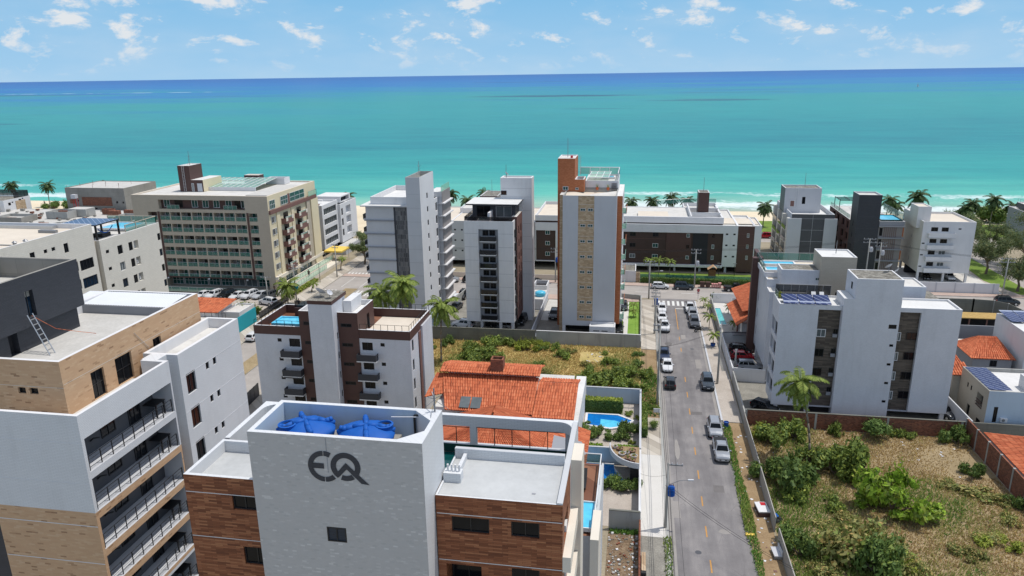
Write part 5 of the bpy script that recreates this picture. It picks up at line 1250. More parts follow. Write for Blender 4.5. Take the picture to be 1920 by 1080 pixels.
def right_houses():
    B = Bld('house', 'beige and pale-blue flat-roofed house with solar panels along its left edge, right edge', 'house', 50, 101)
    B.vol(46.0, 58, 97.5, 106, 0, 6.4, 'sky_wall', {'l': [(98.8, 100.6, 3.2, 5.0, .7, None), (102.3, 102.7, 4.3, 5.0, .1, 'single'), (103.4, 103.8, 4.3, 5.0, .1, 'single'), (98.6, 99.8, .6, 1.6, .1, 'dark'), (102, 102.9, 0.1, 2.2, .2, 'dark')], 'f': [(46.9, 47.4, 2.0, 4.2, .1, 'dark')]}, par=.5, pt=.25, roof='roof_white', mats={'l': 'beige'}, cap='conc_wall')
    for i in range(8): B.part('solar_panel', lambda b: b.quad((46.15, 97.9+.98*i, 6.46), (48.9, 97.9+.98*i, 6.46), (48.9, 98.8+.98*i, 6.5), (46.15, 98.8+.98*i, 6.5), M['solar']))
    B.vol(51, 55, 97.8, 101, 5.9, 7.7, 'white', {}, par=.1); B.ac('f', 97.5, 47.8, 2.2)
    B.part('railing', lambda b: [b.box(45.9, 46.0, 98.8, 100.6, 3.2+.4*i, 3.28+.4*i, M['brown']) for i in range(3)])
    B.vol(45.2, 47.2, 106.5, 110.5, 0, 5.0, 'beige', {}, par=0); B.part('roof', lambda b: tile_roof(b, (44.6, 106.0, 5.0), (47.4, 106.0, 5.0), (47.4, 109.0, 5.9), (44.6, 109.0, 5.9), M['clay']))
    B.part('roof', lambda b: tile_roof(b, (44.6, 111.5, 5.2), (47.6, 109.1, 5.2), (47.6, 114, 6.0), (44.6, 114, 6.0), M['clay']))
    D = Bld('house', 'small grey house with a hipped clay roof beside the tall white box house', 'house', 53, 117)
    D.vol(50.6, 56, 113.8, 122, 0, 5.0, 'grey_wall', {'f': [(53.0, 54.0, 3.6, 4.6, .1, 'dark')]}, par=0)
    D.part('roof', lambda b: [tile_roof(b, (50.2, 113.4, 4.9), (56.4, 113.4, 4.9), (56.0, 119.6, 6.4), (53.6, 119.6, 6.4), M['clay']), tile_roof(b, (50.2, 120.5, 4.9), (50.2, 113.4, 4.9), (53.6, 119.55, 6.4), (53.5, 119.65, 6.4), M['clay'])])
    D.box('wall', 49, 58.5, 124.2, 124.4, 0, 6.6, 'grey_wall')
    E_ = Bld('house', 'tall white box-shaped house with dark blue solar panels on its roof, right edge', 'house', 62, 120)
    E_.vol(56.9, 66, 112.5, 122.8, 0, 9.3, 'white', {}, par=.1, roof='roof_white')
    for i in range(3): E_.part('solar_panel', lambda b: b.quad((57.0+2.0*i, 118.0, 9.5), (58.9+2.0*i, 118.0, 9.5), (58.9+2.0*i, 122.6, 9.9), (57.0+2.0*i, 122.6, 9.9), M['solar']))
    S = Bld('shed', 'open shed with a straw-coloured roof along the dark corner wall on the right', 'shed', 63.5, 143)
    S.box('roof', 56, 67.2, 141.0, 144.6, 2.45, 2.6, 'straw'); S.box('wall', 56, 67.4, 143.9, 144.2, 0, 2.4, 'shade_dark')
    for x in (58, 61, 64, 66.8): S.box('post', x, x+.2, 141.2, 141.4, 0, 2.44, 'mauve')
    H = Bld('house', 'small white house with a red clay roof beside the teal wall, left', 'house', -84, 128)
    H.vol(-89, -80.8, 124.8, 131, 0, 3.1, 'white', {'r': [(128, 128.9, .3, 2.4, .1, 'dark')], 'f': [(-84.8, -84.4, 1.3, 2.1, .1, 'single'), (-83.3, -82.9, 1.3, 2.2, .1, 'single')]}, par=0)
    H.part('roof', lambda b: tile_roof(b, (-90, 124.2, 3.1), (-80.2, 124.6, 3.1), (-80.0, 131.8, 3.8), (-90, 131.8, 3.8), M['clay']))
    H.vol(-80.7, -77, 127, 133, 0, 2.6, 'white', {}, par=.3); H.box('terrace', -90, -78, 118, 124.6, 0, 2.2, 'beige', 'roof_pale'); H.rail([(-90, 124.4), (-78.4, 124.4)], 2.2, 1.0, 'black', None, step=1.5)
    U = Bld('house', 'house with two overlapping orange clay roofs beside a narrow turquoise pool', 'house', 20, 140)
    U.part('roof', lambda b: tile_roof(b, (17.9, 128.6, 3.4), (17.6, 141.6, 3.4), (21.6, 143.0, 5.2), (21.6, 130.6, 5.2), M['clay']))
    U.part('roof', lambda b: tile_roof(b, (19.3, 132.0, 5.0), (19.0, 147.0, 5.0), (24.5, 147, 7.2), (24.5, 130.0, 7.2), M['clay']))
    U.vol(19.2, 27, 130.5, 146, 0, 3.3, 'white', {'l': [(133, 136, .2, 2.4, .5, None)]}, par=0); U.box('column', 18.2, 18.5, 130.0, 130.3, 0, 3.4, 'mauve')
    U.box('awning', 17.3, 20.3, 127.8, 129.6, 1.9, 2.0, 'grey_metal')
    T = Bld('guard_house', 'small white gatehouse at the left end of the clipped hedge across the avenue', 'guard house', -1.5, 170)
    T.vol(-5.5, .0, 167.4, 174, 0, 2.7, 'white', {}, par=.25, roof='roof_dirty'); T.box('wall', 0.003, .9, 167.5, 167.7, 0, 2.4, 'tan_stone')
right_houses()
# ================================================================== SETTING
def struct(name, bm, *a, **k):
    o = bm.build(name, *a, **k); o['kind'] = 'structure'; return o
def sheet(name, x0, x1, y0, y1, z, mat, kind='structure'):
    b = MB(); b.quad((x0, y0, z), (x1, y0, z), (x1, y1, z), (x0, y1, z), mat); o = b.build(name); o['kind'] = kind; return o

def sea_material():
    m, t, b = new_mat('sea_water', .35, .10)
    b.inputs['IOR'].default_value = 1.33
    g = t.n('ShaderNodeNewGeometry'); s = t.n('ShaderNodeSeparateXYZ'); t.l(g.outputs['Position'], s.inputs[0])
    P = g.outputs['Position']
    x, y = s.outputs[0], s.outputs[1]
    # depth zones: log10 of the distance from the beach, bent by large noise (sand banks and reefs)
    n1 = noise(t, mapping(t, P, (.0011, .0035, 1)), 1.0, 4, .55)
    n2 = noise(t, mapping(t, P, (.006, .022, 1)), 1.0, 4, .6)
    yy = math_(t, 'ADD', y, math_(t, 'MULTIPLY', math_(t, 'MULTIPLY', x, -.18), math_(t, 'LESS_THAN', x, 0)))
    lg = math_(t, 'LOGARITHM', math_(t, 'MAXIMUM', math_(t, 'SUBTRACT', yy, 258), 1.0), 10)
    lg = math_(t, 'ADD', lg, math_(t, 'MULTIPLY', math_(t, 'SUBTRACT', n1, .5), 1.3))
    lg = math_(t, 'ADD', lg, math_(t, 'MULTIPLY', math_(t, 'SUBTRACT', n2, .5), .34))
    f = math_(t, 'DIVIDE', lg, 4.4)
    r = ramp(t, [(.25, lin('#a2aa97')), (.33, lin('#8bb3a0')), (.385, lin('#55ac9c')), (.45, lin('#2c938f')), (.54, lin('#1a7d84')), (.68, lin('#258a8a')), (.74, lin('#208094')), (.785, lin('#1b73a2')), (.84, lin('#1665a4')), (.95, lin('#14589a'))])
    t.l(f, r.inputs[0]); base = r.outputs[0]
    # dark weed / reef patches
    n3 = noise(t, mapping(t, P, (.0016, .0055, 1), (3.1, 7.7, 0)), 1.0, 5, .6)
    rp = ramp(t, [(.60, (0, 0, 0)), (.68, (1, 1, 1))]); t.l(n3, rp.inputs[0])
    far = ramp(t, [(.62, (0, 0, 0)), (.68, (1, 1, 1)), (.76, (1, 1, 1)), (.8, (0, 0, 0))]); t.l(f, far.inputs[0])
    base = mixc(t, math_(t, 'MULTIPLY', math_(t, 'MULTIPLY', rp.outputs[0], far.outputs[0]), .55), base, lin('#2b5f70'))
    for (cx, cy, rx, ry, a) in ((-190, 1685, 210, 80, .8), (118, 1352, 120, 44, .65), (-60, 1060, 60, 18, .4), (2300, 4300, 500, 120, .7), (-760, 770, 60, 16, .5), (-700, 4600, 500, 110, .6), (-2200, 2350, 420, 120, .45)):
        ex = math_(t, 'DIVIDE', math_(t, 'SUBTRACT', x, cx), rx); ey = math_(t, 'DIVIDE', math_(t, 'SUBTRACT', y, cy), ry)
        e2 = math_(t, 'ADD', math_(t, 'MULTIPLY', ex, ex), math_(t, 'MULTIPLY', ey, ey))
        e2 = math_(t, 'ADD', e2, math_(t, 'MULTIPLY', math_(t, 'SUBTRACT', noise(t, mapping(t, P, (.9/rx*4, .9/ry*1.6, 1)), 1.0, 6, .7), .5), 2.6))
        er = ramp(t, [(.1, (1, 1, 1)), (.75, (0, 0, 0))]); t.l(math_(t, 'MULTIPLY', e2, .7, True), er.inputs[0])
        base = mixc(t, math_(t, 'MULTIPLY', er.outputs[0], min(1, a*1.25)), base, lin('#1f5267'))
    # swell streaks
    n4 = noise(t, mapping(t, P, (.014, .07, 1)), 1.0, 7, .7)
    st = ramp(t, [(.34, (.55, .68, .76)), (.52, (1, 1, 1)), (.70, (1.3, 1.2, 1.12))]); t.l(n4, st.inputs[0])
    base = mixc(t, .55, base, st.outputs[0], 'MULTIPLY')
    # foam: surf near the beach, and small white caps
    d = math_(t, 'SUBTRACT', y, 262)
    w = noise(t, mapping(t, P, (.022, .03, 1)), 1.0, 5, .6)
    ph = math_(t, 'ADD', math_(t, 'MULTIPLY', d, .19), math_(t, 'MULTIPLY', w, 9))
    ln = math_(t, 'SINE', ph)
    fine = noise(t, mapping(t, P, (.35, .5, 1)), 1.0, 6, .75)
    band = ramp(t, [(0, (1.0,)*3), (.2, (.85,)*3), (.5, (1.12,)*3), (.8, (.7,)*3), (1, (0, 0, 0))]); t.l(math_(t, 'DIVIDE', d, 60, True), band.inputs[0])
    sidx = ramp(t, [(.40, (.25, .25, .25)), (.56, (1, 1, 1))]); t.l(math_(t, 'ADD', .5, math_(t, 'MULTIPLY', x, .0035), True), sidx.inputs[0])
    left = ramp(t, [(.0, (1, 1, 1)), (.12, (1, 1, 1)), (.2, (.25, .25, .25)), (.4, (.25,)*3), (.52, (1, 1, 1))]); t.l(math_(t, 'ADD', .5, math_(t, 'MULTIPLY', x, .002), True), left.inputs[0])
    fo = math_(t, 'ADD', math_(t, 'MULTIPLY', ln, .30), math_(t, 'MULTIPLY', math_(t, 'SUBTRACT', fine, .16), 1.25))
    fo = math_(t, 'MULTIPLY', fo, math_(t, 'MULTIPLY', band.outputs[0], left.outputs[0]))
    fr = ramp(t, [(.36, (0, 0, 0)), (.50, (.6,)*3), (.80, (1, 1, 1))]); t.l(fo, fr.inputs[0])
    n5 = noise(t, mapping(t, P, (.05, .16, 1)), 1.0, 6, .8)
    cap = ramp(t, [(.735, (0, 0, 0)), (.78, (1, 1, 1))]); t.l(n5, cap.inputs[0])
    # breakers on the far reef, left
    rl = math_(t, 'ABSOLUTE', math_(t, 'SUBTRACT', math_(t, 'ADD', y, math_(t, 'MULTIPLY', w, 60)), 2640))
    rf = math_(t, 'MULTIPLY', math_(t, 'LESS_THAN', rl, 16), math_(t, 'LESS_THAN', x, -1500))
    n6 = noise(t, mapping(t, P, (.012, .0, 0)), 1.0, 3, .6); rf = math_(t, 'MULTIPLY', rf, math_(t, 'GREATER_THAN', n6, .5))
    foam = math_(t, 'MAXIMUM', math_(t, 'MAXIMUM', fr.outputs[0], math_(t, 'MULTIPLY', cap.outputs[0], .45)), math_(t, 'MULTIPLY', rf, .9))
    base = mixc(t, math_(t, 'MULTIPLY', foam, .86), base, (.80, .83, .83))
    t.l(base, b.inputs['Base Color'])
    h = math_(t, 'ADD', noise(t, mapping(t, P, (.12, .45, 1)), 1.0, 6, .65), math_(t, 'MULTIPLY', n4, 1.5))
    bump(t, b, h, .55, .6)
    return m

def setting():
    G0 = ground_mat('earth', [(.25, '#77705f'), (.5, '#948a76'), (.75, '#a99f8b')], .15, 4, .95, .3)
    b = MB(); b.quad((-900, -150, 0), (900, -150, 0), (900, 246, 0), (-900, 246, 0), G0); struct('ground', b)
    sheet('beach_sand', -900, -74.5, 212, 246, .006, ground_mat('upper_sand', [(.25, '#b9a98c'), (.5, '#cfc1a6'), (.75, '#dccfb6')], .12, 3, .95, .25))
    # beach: slopes into the water
    sand = ground_mat('beach_sand', [(.25, '#c2b193'), (.5, '#d6c8ae'), (.75, '#e2d8c2')], .12, 3, .95, .25)
    b = MB()
    ys = [(246, 0), (252, -.15), (262, -.6), (272, -1.25), (290, -2.6)]
    for (ya, za), (yb, zb) in zip(ys[:-1], ys[1:]): b.quad((-900, ya, za), (900, ya, za), (900, yb, zb), (-900, yb, zb), sand)
    struct('beach', b)
    b = MB(); sm = sea_material()
    ys = [258, 300, 400, 700, 1500, 4000, 12000, 60000]; xs = [-60000, -9000, -2000, -500, 0, 500, 2000, 9000, 60000]
    for i in range(len(ys)-1):
        for j in range(len(xs)-1): b.quad((xs[j], ys[i], -1.0), (xs[j+1], ys[i], -1.0), (xs[j+1], ys[i+1], -1.0), (xs[j], ys[i+1], -1.0), sm)
    struct('sea', b)
    # asphalt
    m, t, bs = new_mat('asphalt', .9, .2)
    tc = t.n('ShaderNodeTexCoord'); ob = tc.outputs['Object']
    n = noise(t, mapping(t, ob, (.5, .06, 1)), 1.0, 5, .6); n2 = noise(t, ob, 9, 4, .7); n3 = noise(t, ob, .35, 5, .6)
    f = math_(t, 'ADD', math_(t, 'ADD', math_(t, 'MULTIPLY', n, .5), math_(t, 'MULTIPLY', n2, .2)), math_(t, 'MULTIPLY', n3, .3))
    r = ramp(t, [(.36, lin('#656263')), (.5, lin('#7a7777')), (.64, lin('#918d8b'))]); t.l(f, r.inputs[0])
    ck = t.n('ShaderNodeTexVoronoi', Scale=.45, _feature='DISTANCE_TO_EDGE'); t.l(mapping(t, ob, (1, .4, 1)), ck.inputs['Vector'])
    cr = ramp(t, [(0, (.6, .6, .6)), (.012, (1, 1, 1))]); t.l(ck.outputs['Distance'], cr.inputs[0])
    t.l(mixc(t, math_(t, 'MULTIPLY', math_(t, 'GREATER_THAN', n3, .56), .6), r.outputs[0], mixc(t, 1.0, r.outputs[0], cr.outputs[0], 'MULTIPLY')), bs.inputs['Base Color'])
    bump(t, bs, n2, .2, .02)
    M['asphalt'] = m
    M['asph_pale'] = ground_mat('pale_asphalt', [(.3, '#8b8681'), (.5, '#a09a94'), (.7, '#b0aaa3')], .25, 8, .9, .2)
    M['pave'] = bricks('paving', [(0, '#a39a8e'), (.5, '#b5ada0'), (1, '#c4bcb0')], 1.6, 1.6, .03, '#8f877c', .9, offset=0)
    M['pave_white'] = ground_mat('pale_paving', [(.3, '#b3b0aa'), (.5, '#c6c3bd'), (.7, '#d0cdc8')], .2, 7, .9, .15)
    M['pave_grey'] = ground_mat('stained_paving', [(.3, '#67655f'), (.5, '#86837b'), (.7, '#a09d94')], .5, 6, .9, .3)
    M['pave_red'] = ground_mat('reddish_paving', [(.3, '#a08d82'), (.6, '#b5a196'), (.8, '#c4b3a9')], .4, 6, .9, .2)
    M['sand_pave'] = ground_mat('sandy_paving', [(.3, '#938a80'), (.5, '#ada49a'), (.7, '#beb6ac')], .35, 6, .95, .3)
    M['dirt'] = ground_mat('bare_dirt', [(.25, '#6f5c45'), (.5, '#937d60'), (.75, '#ac987a')], .4, 5, .95, .5)
    M['rubble'] = ground_mat('rubble_dirt', [(.25, '#3b3128'), (.45, '#6b5a48'), (.6, '#8d7a64'), (.75, '#b3a895')], 1.2, 6, .95, .9)
    M['lotgrass'] = ground_mat('dry_meadow', [(.25, '#8a7f4e'), (.45, '#a8985f'), (.6, '#bda874'), (.8, '#cbbb92')], .22, 3, .95, .7)
    M['lotgrass2'] = ground_mat('brown_meadow', [(.25, '#75684a'), (.45, '#8f7f62'), (.6, '#a19072'), (.8, '#b0a188')], .22, 3, .95, .7)
    M['lawn'] = ground_mat('lawn', [(.3, '#5f7f34'), (.5, '#76963f'), (.7, '#8dab56')], .5, 8, .9, .4)
    M['lawn_d'] = ground_mat('verge_grass', [(.3, '#4d6a2a'), (.5, '#6b8238'), (.7, '#8a9650')], .3, 6, .95, .5)
    sheet('road', 4.4, 12.7, -100, 155, .004, M['asphalt'])
    sheet('avenue', -71, 300, 155, 164.2, .004, M['asph_pale'])
    sheet('left_road', -71, -57.4, -60, 154.996, .004, M['asph_pale']); sheet('left_road', -71, -57.4, 164.204, 235, .004, M['asph_pale'])
    sheet('beach_road', -74, 900, 214, 226, .008, M['asph_pale'])
    sheet('right_road', 84.5, 92, 164.204, 213.99, .004, M['asph_pale'])
    sheet('beach_verge', -30, 900, 227, 246, .006, M['lawn_d'])
    pm_ = ground_mat('asphalt_patch', [(.3, '#5f5c5c'), (.5, '#6c6968'), (.7, '#787473')], .5, 9, .92, .2); pl_ = ground_mat('worn_asphalt', [(.3, '#86827e'), (.5, '#918d89'), (.7, '#9c9792')], .4, 7, .92, .2)
    for i, (x, y, w, l) in enumerate([(9.6, 61, .9, 2.2), (5.2, 74, 1.1, 3.4), (10.4, 79, 1.2, 1.6), (6.0, 88, .7, 5.0), (9.2, 99, 1.6, 1.1), (10.8, 118, .9, 4.0), (6.2, 127, 1.3, 2.0), (9.0, 131, .8, 2.4), (5.6, 57, .6, 4.2), (10.2, 70.5, 1.3, .8)]):
        b = MB(); q = [(x+w*.5*math.cos(a)*(1+.12*math.sin(3*a+i)), y+l*.5*math.sin(a)*(1+.1*math.cos(2*a+i))) for a in [2*math.pi*k/12 for k in range(12)]] if i % 3 == 0 else [(x-w/2, y-l/2), (x+w/2, y-l/2+.1), (x+w/2, y+l/2), (x-w/2, y+l/2-.05)]
        b.poly([(*p, .0065) for p in q], pm_ if i % 2 == 0 else pl_); struct('road_patch', b)
    for (x, y) in ((7.2, 66.5), (9.9, 92.4), (6.6, 111.5), (10.2, 125)):
        b = MB(); b.poly([(x+.33*math.cos(a), y+.33*math.sin(a), .0105) for a in [2*math.pi*k/16 for k in range(16)]], M['dgrey']); tag(b.build('manhole_cover'), 'round dark manhole cover in the road %s' % {66.5: 'near the bottom', 92.4: 'beside the silver SUV', 111.5: 'left of the slate SUV', 125: 'near the potted pavement palm'}[y], 'manhole cover')
    b = MB(); b.quad((4.41, -20, .0062), (5.15, -20, .0062), (4.9, 154, .0062), (4.41, 154, .0062), pl_); struct('gutter_sand', b); b = MB(); b.quad((11.9, 97, .0062), (12.39, 97, .0062), (12.39, 152, .0062), (12.1, 152, .0062), pl_); struct('gutter_sand', b)
    # pavements with kerbs
    def pave(name, x0, x1, y0, y1, mat, z=.13, kerb=''):
        b = MB(); b.box(x0, x1, y0, y1, 0, z, M['conc_wall'], mat); struct(name, b)
    pave('pavement', 1.35, 4.0, -20, 68.3, M['pave_grey']); pave('pavement', 1.35, 4.0, 68.31, 85.8, M['pave_white']); pave('pavement', 1.35, 4.0, 85.81, 96.5, M['pave'])
    pave('pavement', 1.35, 4.0, 123.6, 153.5, M['pave']); sheet('verge_earth', 1.35, 4.0, 96.51, 123.59, .05, M['dirt'])
    pave('kerb', 4.01, 4.38, -20, 153.5, M['conc_wall'], .15)
    pave('kerb', 12.4, 12.68, 97, 153.5, M['lgrey'], .15); pave('pavement', 12.69, 15.25, 96.6, 153.5, M['sand_pave']); sheet('verge_earth', 12.69, 15.3, -20, 96.59, .03, M['dirt'])
    pave('pavement', -71, 84, 164.21, 166.6, M['pave_red'], .12)
    pave('pavement', -74.6, -71.1, 100, 214, M['pave'], .12)
    pave('pavement', -57.39, -53.5, 60, 154, M['pave'], .12); pave('pavement', -50, 1.3, 151.6, 154.9, M['pave_red'], .12)
    pave('median', -65.9, -62.9, 60, 154, M['lotgrass2'], .14); pave('pavement', 13, 72, 153.6, 154.95, M['pave'], .12)
    sheet('beach_path', 76, 84.4, 167, 214, .006, M['sand_pave']); b = MB(); b.prism([(82.0, 164.4), (84.4, 164.4), (84.4, 205), (80.5, 205), (78.5, 178)], .01, .05, M['lawn_d']); struct('verge_grass', b)
    # markings
    yl = flat('yellow_marking', '#b8894a', .8, .2, 0, .25, 5); wl = flat('white_marking', '#cfcfcb', .8, .2, 0, .2, 5)
    b = MB()
    for i in range(13):
        y = 40+5.85*i
        if y < 122: b.quad((8.22, y, .009), (8.36, y, .009), (8.36, y+2.0, .009), (8.22, y+2.0, .009), yl)
    for y in (123.5, 129.3): b.quad((8.22, y, .009), (8.36, y, .009), (8.36, y+1.8, .009), (8.22, y+1.8, .009), yl)
    b.quad((8.2, 135.2, .009), (8.34, 135.2, .009), (8.34, 148, .009), (8.2, 148, .009), yl)
    b.quad((8.3, 148.05, .009), (12.2, 148.05, .009), (12.2, 148.4, .009), (8.3, 148.4, .009), wl)
    for i in range(8): b.quad((4.8+.98*i, 150.2, .009), (5.3+.98*i, 150.2, .009), (5.3+.98*i, 153.4, .009), (4.8+.98*i, 153.4, .009), wl)
    for i in range(10): b.quad((-62.4+.85*i if i < 6 else -70.5+.85*(i-6), 149, .009), (-62.0+.85*i if i < 6 else -70.1+.85*(i-6), 149, .009), (-62.0+.85*i if i < 6 else -70.1+.85*(i-6), 153, .009), (-62.4+.85*i if i < 6 else -70.5+.85*(i-6), 153, .009), wl)
    for i in range(15): b.quad((-70.6+.9*i, 165.2, .009), (-70.2+.9*i, 165.2, .009), (-70.2+.9*i, 168.2, .009), (-70.6+.9*i, 168.2, .009), wl)
    for x in (-67.6, -63.2, -60):
        for i in range(12): b.quad((x, 155.5+1.0*i*.8, .013), (x+.25, 155.5+.8*i, .013), (x+.25, 155.9+.8*i, .013), (x, 155.9+.8*i, .013), wl)
    for i in range(16): b.quad((-50+10*i, 159.5, .009), (-47+10*i, 159.5, .009), (-47+10*i, 159.65, .009), (-50+10*i, 159.65, .009), wl)
    struct('road_markings', b)
    # lots
    sheet('lot_ground', -40, 1.3, 101.2, 124.2, .012, M['lotgrass']); sheet('lot_ground', 15.5, 43.2, 40, 96.2, .012, M['lotgrass2'])
    sheet('rubble_ground', -2.0, 1.2, 40, 69, .02, M['rubble'])
    sheet('yard', -39.3, -18.8, 124.3, 151.5, .01, M['pave_grey']); sheet('yard', -18.5, -2.7, 124.3, 151.5, .01, M['pave_grey']); sheet('yard', -18.4, -2.8, 137.5, 151.5, .014, M['roof_conc'])
    b = MB(); b.quad((-2.6, 125, .014), (-1.2, 125, .014), (-1.2, 152, .014), (-2.6, 152, .014), M['pave_white']); struct('drive', b); sheet('lawn', -1.2, 1.0, 130, 153, .02, M['lawn'])
    sheet('yard', 16, 44, 97, 112, .012, M['pave_grey']); sheet('yard', 16, 30, 112, 128.8, .012, M['pave_white']); sheet('patio', 15.9, 30, 129.5, 154.5, .012, M['pave_white'])
    sheet('lawn', 1, 60, 166.9, 177, .02, M['lawn_d']); sheet('lawn', 12.5, 26, 168.6, 174.5, .03, M['lawn']); sheet('lawn', -60, -6, 166.8, 171, .02, M['lawn'])
    sheet('yard', 60.5, 78, 167.2, 190, .015, M['pave_white']); sheet('car_park', -110, -75, 132, 146, .012, M['sand_pave']); sheet('garden_patio', -8.2, 1.2, 69.7, 100.9, .012, M['sand_pave'])
    sheet('yard', 44, 80, 97, 150, .011, M['pave_grey'])
setting()

# ------------------------------------------------------------------ free-standing walls
def fence(name, label, cat, segs, h, mat, t=.18, cap=None, post=None, z0=0.0, step=3.0):
    root = empty(name, segs[0][0], segs[0][1], 0, 0, label, cat)
    b = MB(); c = MB(); p = MB()
    for (a, d) in zip(segs[:-1], segs[1:]):
        L = math.hypot(d[0]-a[0], d[1]-a[1])
        b.obox(a, (d[0]-a[0], d[1]-a[1]), L, t, z0, z0+h, M[mat])
        if cap: c.obox(a, (d[0]-a[0], d[1]-a[1]), L, t+.08, z0+h+.002, z0+h+.08, M[cap])
        if post:
            n = int(L/step)
            for i in range(n+1):
                q = (a[0]+(d[0]-a[0])*i*step/L, a[1]+(d[1]-a[1])*i*step/L); p.box(q[0]-t*.75, q[0]+t*.75, q[1]-t*.75, q[1]+t*.75, z0, z0+h+.04, M[post])
    b.build('panel', root)
    if cap: c.build('coping', root)
    if post: p.build('posts', root)
    return root
fence('lot_wall', 'dark mossy concrete wall behind the overgrown lot, left half of the two walls', 'wall', [(-39.5, 124.2), (-17.6, 124.4)], 2.4, 'conc_dark', cap='conc_dark')
fence('lot_wall', 'pale streaked concrete wall behind the overgrown lot, right half below the orange tower', 'wall', [(-17.4, 124.4), (1.2, 124.5)], 2.4, 'conc_wall', cap='white')
fence('side_wall', 'low white wall between the strip tower and the orange tower parking', 'wall', [(-18.6, 124.6), (-18.6, 151)], 1.7, 'lgrey')
fence('side_wall', 'grey wall dividing the parking left of the strip tower', 'wall', [(-39.2, 125), (-36.6, 153)], 1.9, 'conc_wall')
fence('garden_wall', 'low pale wall around the bright lawn by the orange tower', 'wall', [(1.25, 124.8), (1.25, 153.3), (-6, 155)], 1.1, 'conc_wall')
fence('garden_wall', 'pale blue garden wall behind the upper pool, centre', 'wall', [(-7.6, 101.1), (1.25, 101.1), (1.25, 83.2)], 2.3, 'sky_wall', cap='lgrey')
fence('garden_wall', 'pale blue wall between the two garden pools', 'wall', [(-6.5, 83.0), (1.25, 83.2)], 2.2, 'sky_wall', cap='lgrey')
fence('garden_wall', 'white street wall beside the lower pool', 'wall', [(1.25, 83.0), (1.25, 69.4)], 2.2, 'lgrey', cap='white')
fence('lot_wall', 'black-stained wall between the lower pool garden and the rubble lot', 'wall', [(-2.0, 69.3), (1.3, 69.3)], 2.3, 'conc_wall', cap='conc_dark')
fence('lot_wall', 'thin brown brick wall along the rubble lot beside the pavement', 'wall', [(1.28, 69.0), (1.28, 40)], 1.6, 'red_brick')
fence('brick_wall', 'long bare red brick wall between the brown lot and the bluish-white block', 'wall', [(15.6, 96.4), (43.3, 96.4)], 2.3, 'red_brick', cap='conc_dark', post='conc_wall', step=9.1)
fence('brick_wall', 'tall mixed brick wall along the right side of the brown lot', 'wall', [(43.4, 96.2), (43.4, 70)], 2.9, 'red_brick', post='conc_wall', step=3.2)
fence('panel_fence', 'grey precast fence on the left edge of the brown lot, upper piece', 'fence', [(15.4, 96.2), (15.4, 71.2)], 1.8, 'fence_conc', t=.10)
fence('panel_fence', 'grey precast fence on the left edge of the brown lot, lower piece nearest the bottom', 'fence', [(15.4, 69.3), (15.7, 50)], 1.8, 'fence_conc', t=.10)
fence('lot_wall', 'dark grey wall behind the red-roofed shed at the right edge', 'wall', [(43.6, 96.45), (60, 96.45)], 2.3, 'conc_dark')
fence('street_wall', 'white panelled wall beside the pavement right of the road, by the red car', 'wall', [(15.5, 128.6), (15.6, 112)], 2.0, 'white', post='lgrey', step=2.0)
fence('street_wall', 'grey wall along the pavement beside the right lower parking', 'wall', [(15.6, 111.6), (15.5, 96.6)], 1.7, 'conc_wall')
fence('court_wall', 'white wall below the silver car by the brown edge wall', 'wall', [(15.7, 111.8), (20.4, 111.4)], 2.2, 'white')
fence('court_wall', 'white wall above the dark car by the brown edge wall', 'wall', [(15.7, 128.9), (21, 129.2)], 2.0, 'white', cap='dgrey')
fence('street_wall', 'grey wall beside the narrow turquoise pool along the pavement', 'wall', [(15.6, 151.5), (15.6, 129.2)], 1.9, 'conc_wall')
fence('street_wall', 'white rear wall of the turquoise pool garden with small round openings', 'wall', [(15.8, 153.6), (27, 153.6)], 2.0, 'white')
fence('street_wall', 'long white wall in front of the balcony block at the right', 'wall', [(60.6, 166.9), (76.9, 166.9)], 2.3, 'white', post='lgrey', step=3.8)
fence('corner_wall', 'tall dark curving wall on the street corner at the right', 'wall', [(57, 152.2), (66, 152.2), (69.5, 151.6), (71.3, 149.8), (72, 146), (72.2, 120)], 3.0, 'conc_dark', post='conc_wall', step=4.5)
fence('court_wall', 'grey wall right of the bluish-white block leading to the beige house', 'wall', [(44.2, 96.6), (44.0, 112)], 2.4, 'lgrey')
fence('street_wall', 'bright teal wall along the left avenue', 'wall', [(-74.7, 119), (-74.9, 129.5)], 3.0, 'teal_wall')
fence('iron_fence', 'dark iron fence beside the left pavement behind the brown and white block', 'fence', [(-55.8, 86), (-56.5, 96)], 2.2, 'charcoal', t=.06, post='black', step=1.2)
fence('park_fence', 'black railing along the hotel parking at the left avenue', 'fence', [(-75, 131), (-75, 144)], 1.4, 'rail_smoke', t=.05, post='black', step=1.2)
fence('park_fence', 'green mesh fence behind the clipped hedge across the avenue', 'fence', [(1, 167.6), (27, 167.6)], 2.0, 'rail_glass', t=.03, post='black', step=1.9)
fence('garden_fence', 'white railing beside the hedge and pale path of the left wing', 'fence', [(-50, 167), (-7, 167)], 1.3, 'cream2', t=.12)

# shed with red roof at the right of the brown lot
sh = Bld('shed', 'low shed with a pinkish clay roof against the tall brick wall at the right edge', 'shed', 45, 86)
sh.part('roof', lambda b: tile_roof(b, (43.7, 80.5, 2.9), (43.7, 92.3, 2.9), (47.8, 90.0, 3.7), (47.8, 80.5, 3.7), M['clay']))
sh.box('wall', 43.75, 47.8, 80.5, 91.0, 0, 2.85, 'lgrey')
gp = Bld('wall_stub', 'pale plastered wall block at the right edge below the red-roofed shed', 'wall', 44.5, 77)
gp.vol(43.55, 48, 72, 80.2, 0, 3.6, 'lgrey', {}, par=0)

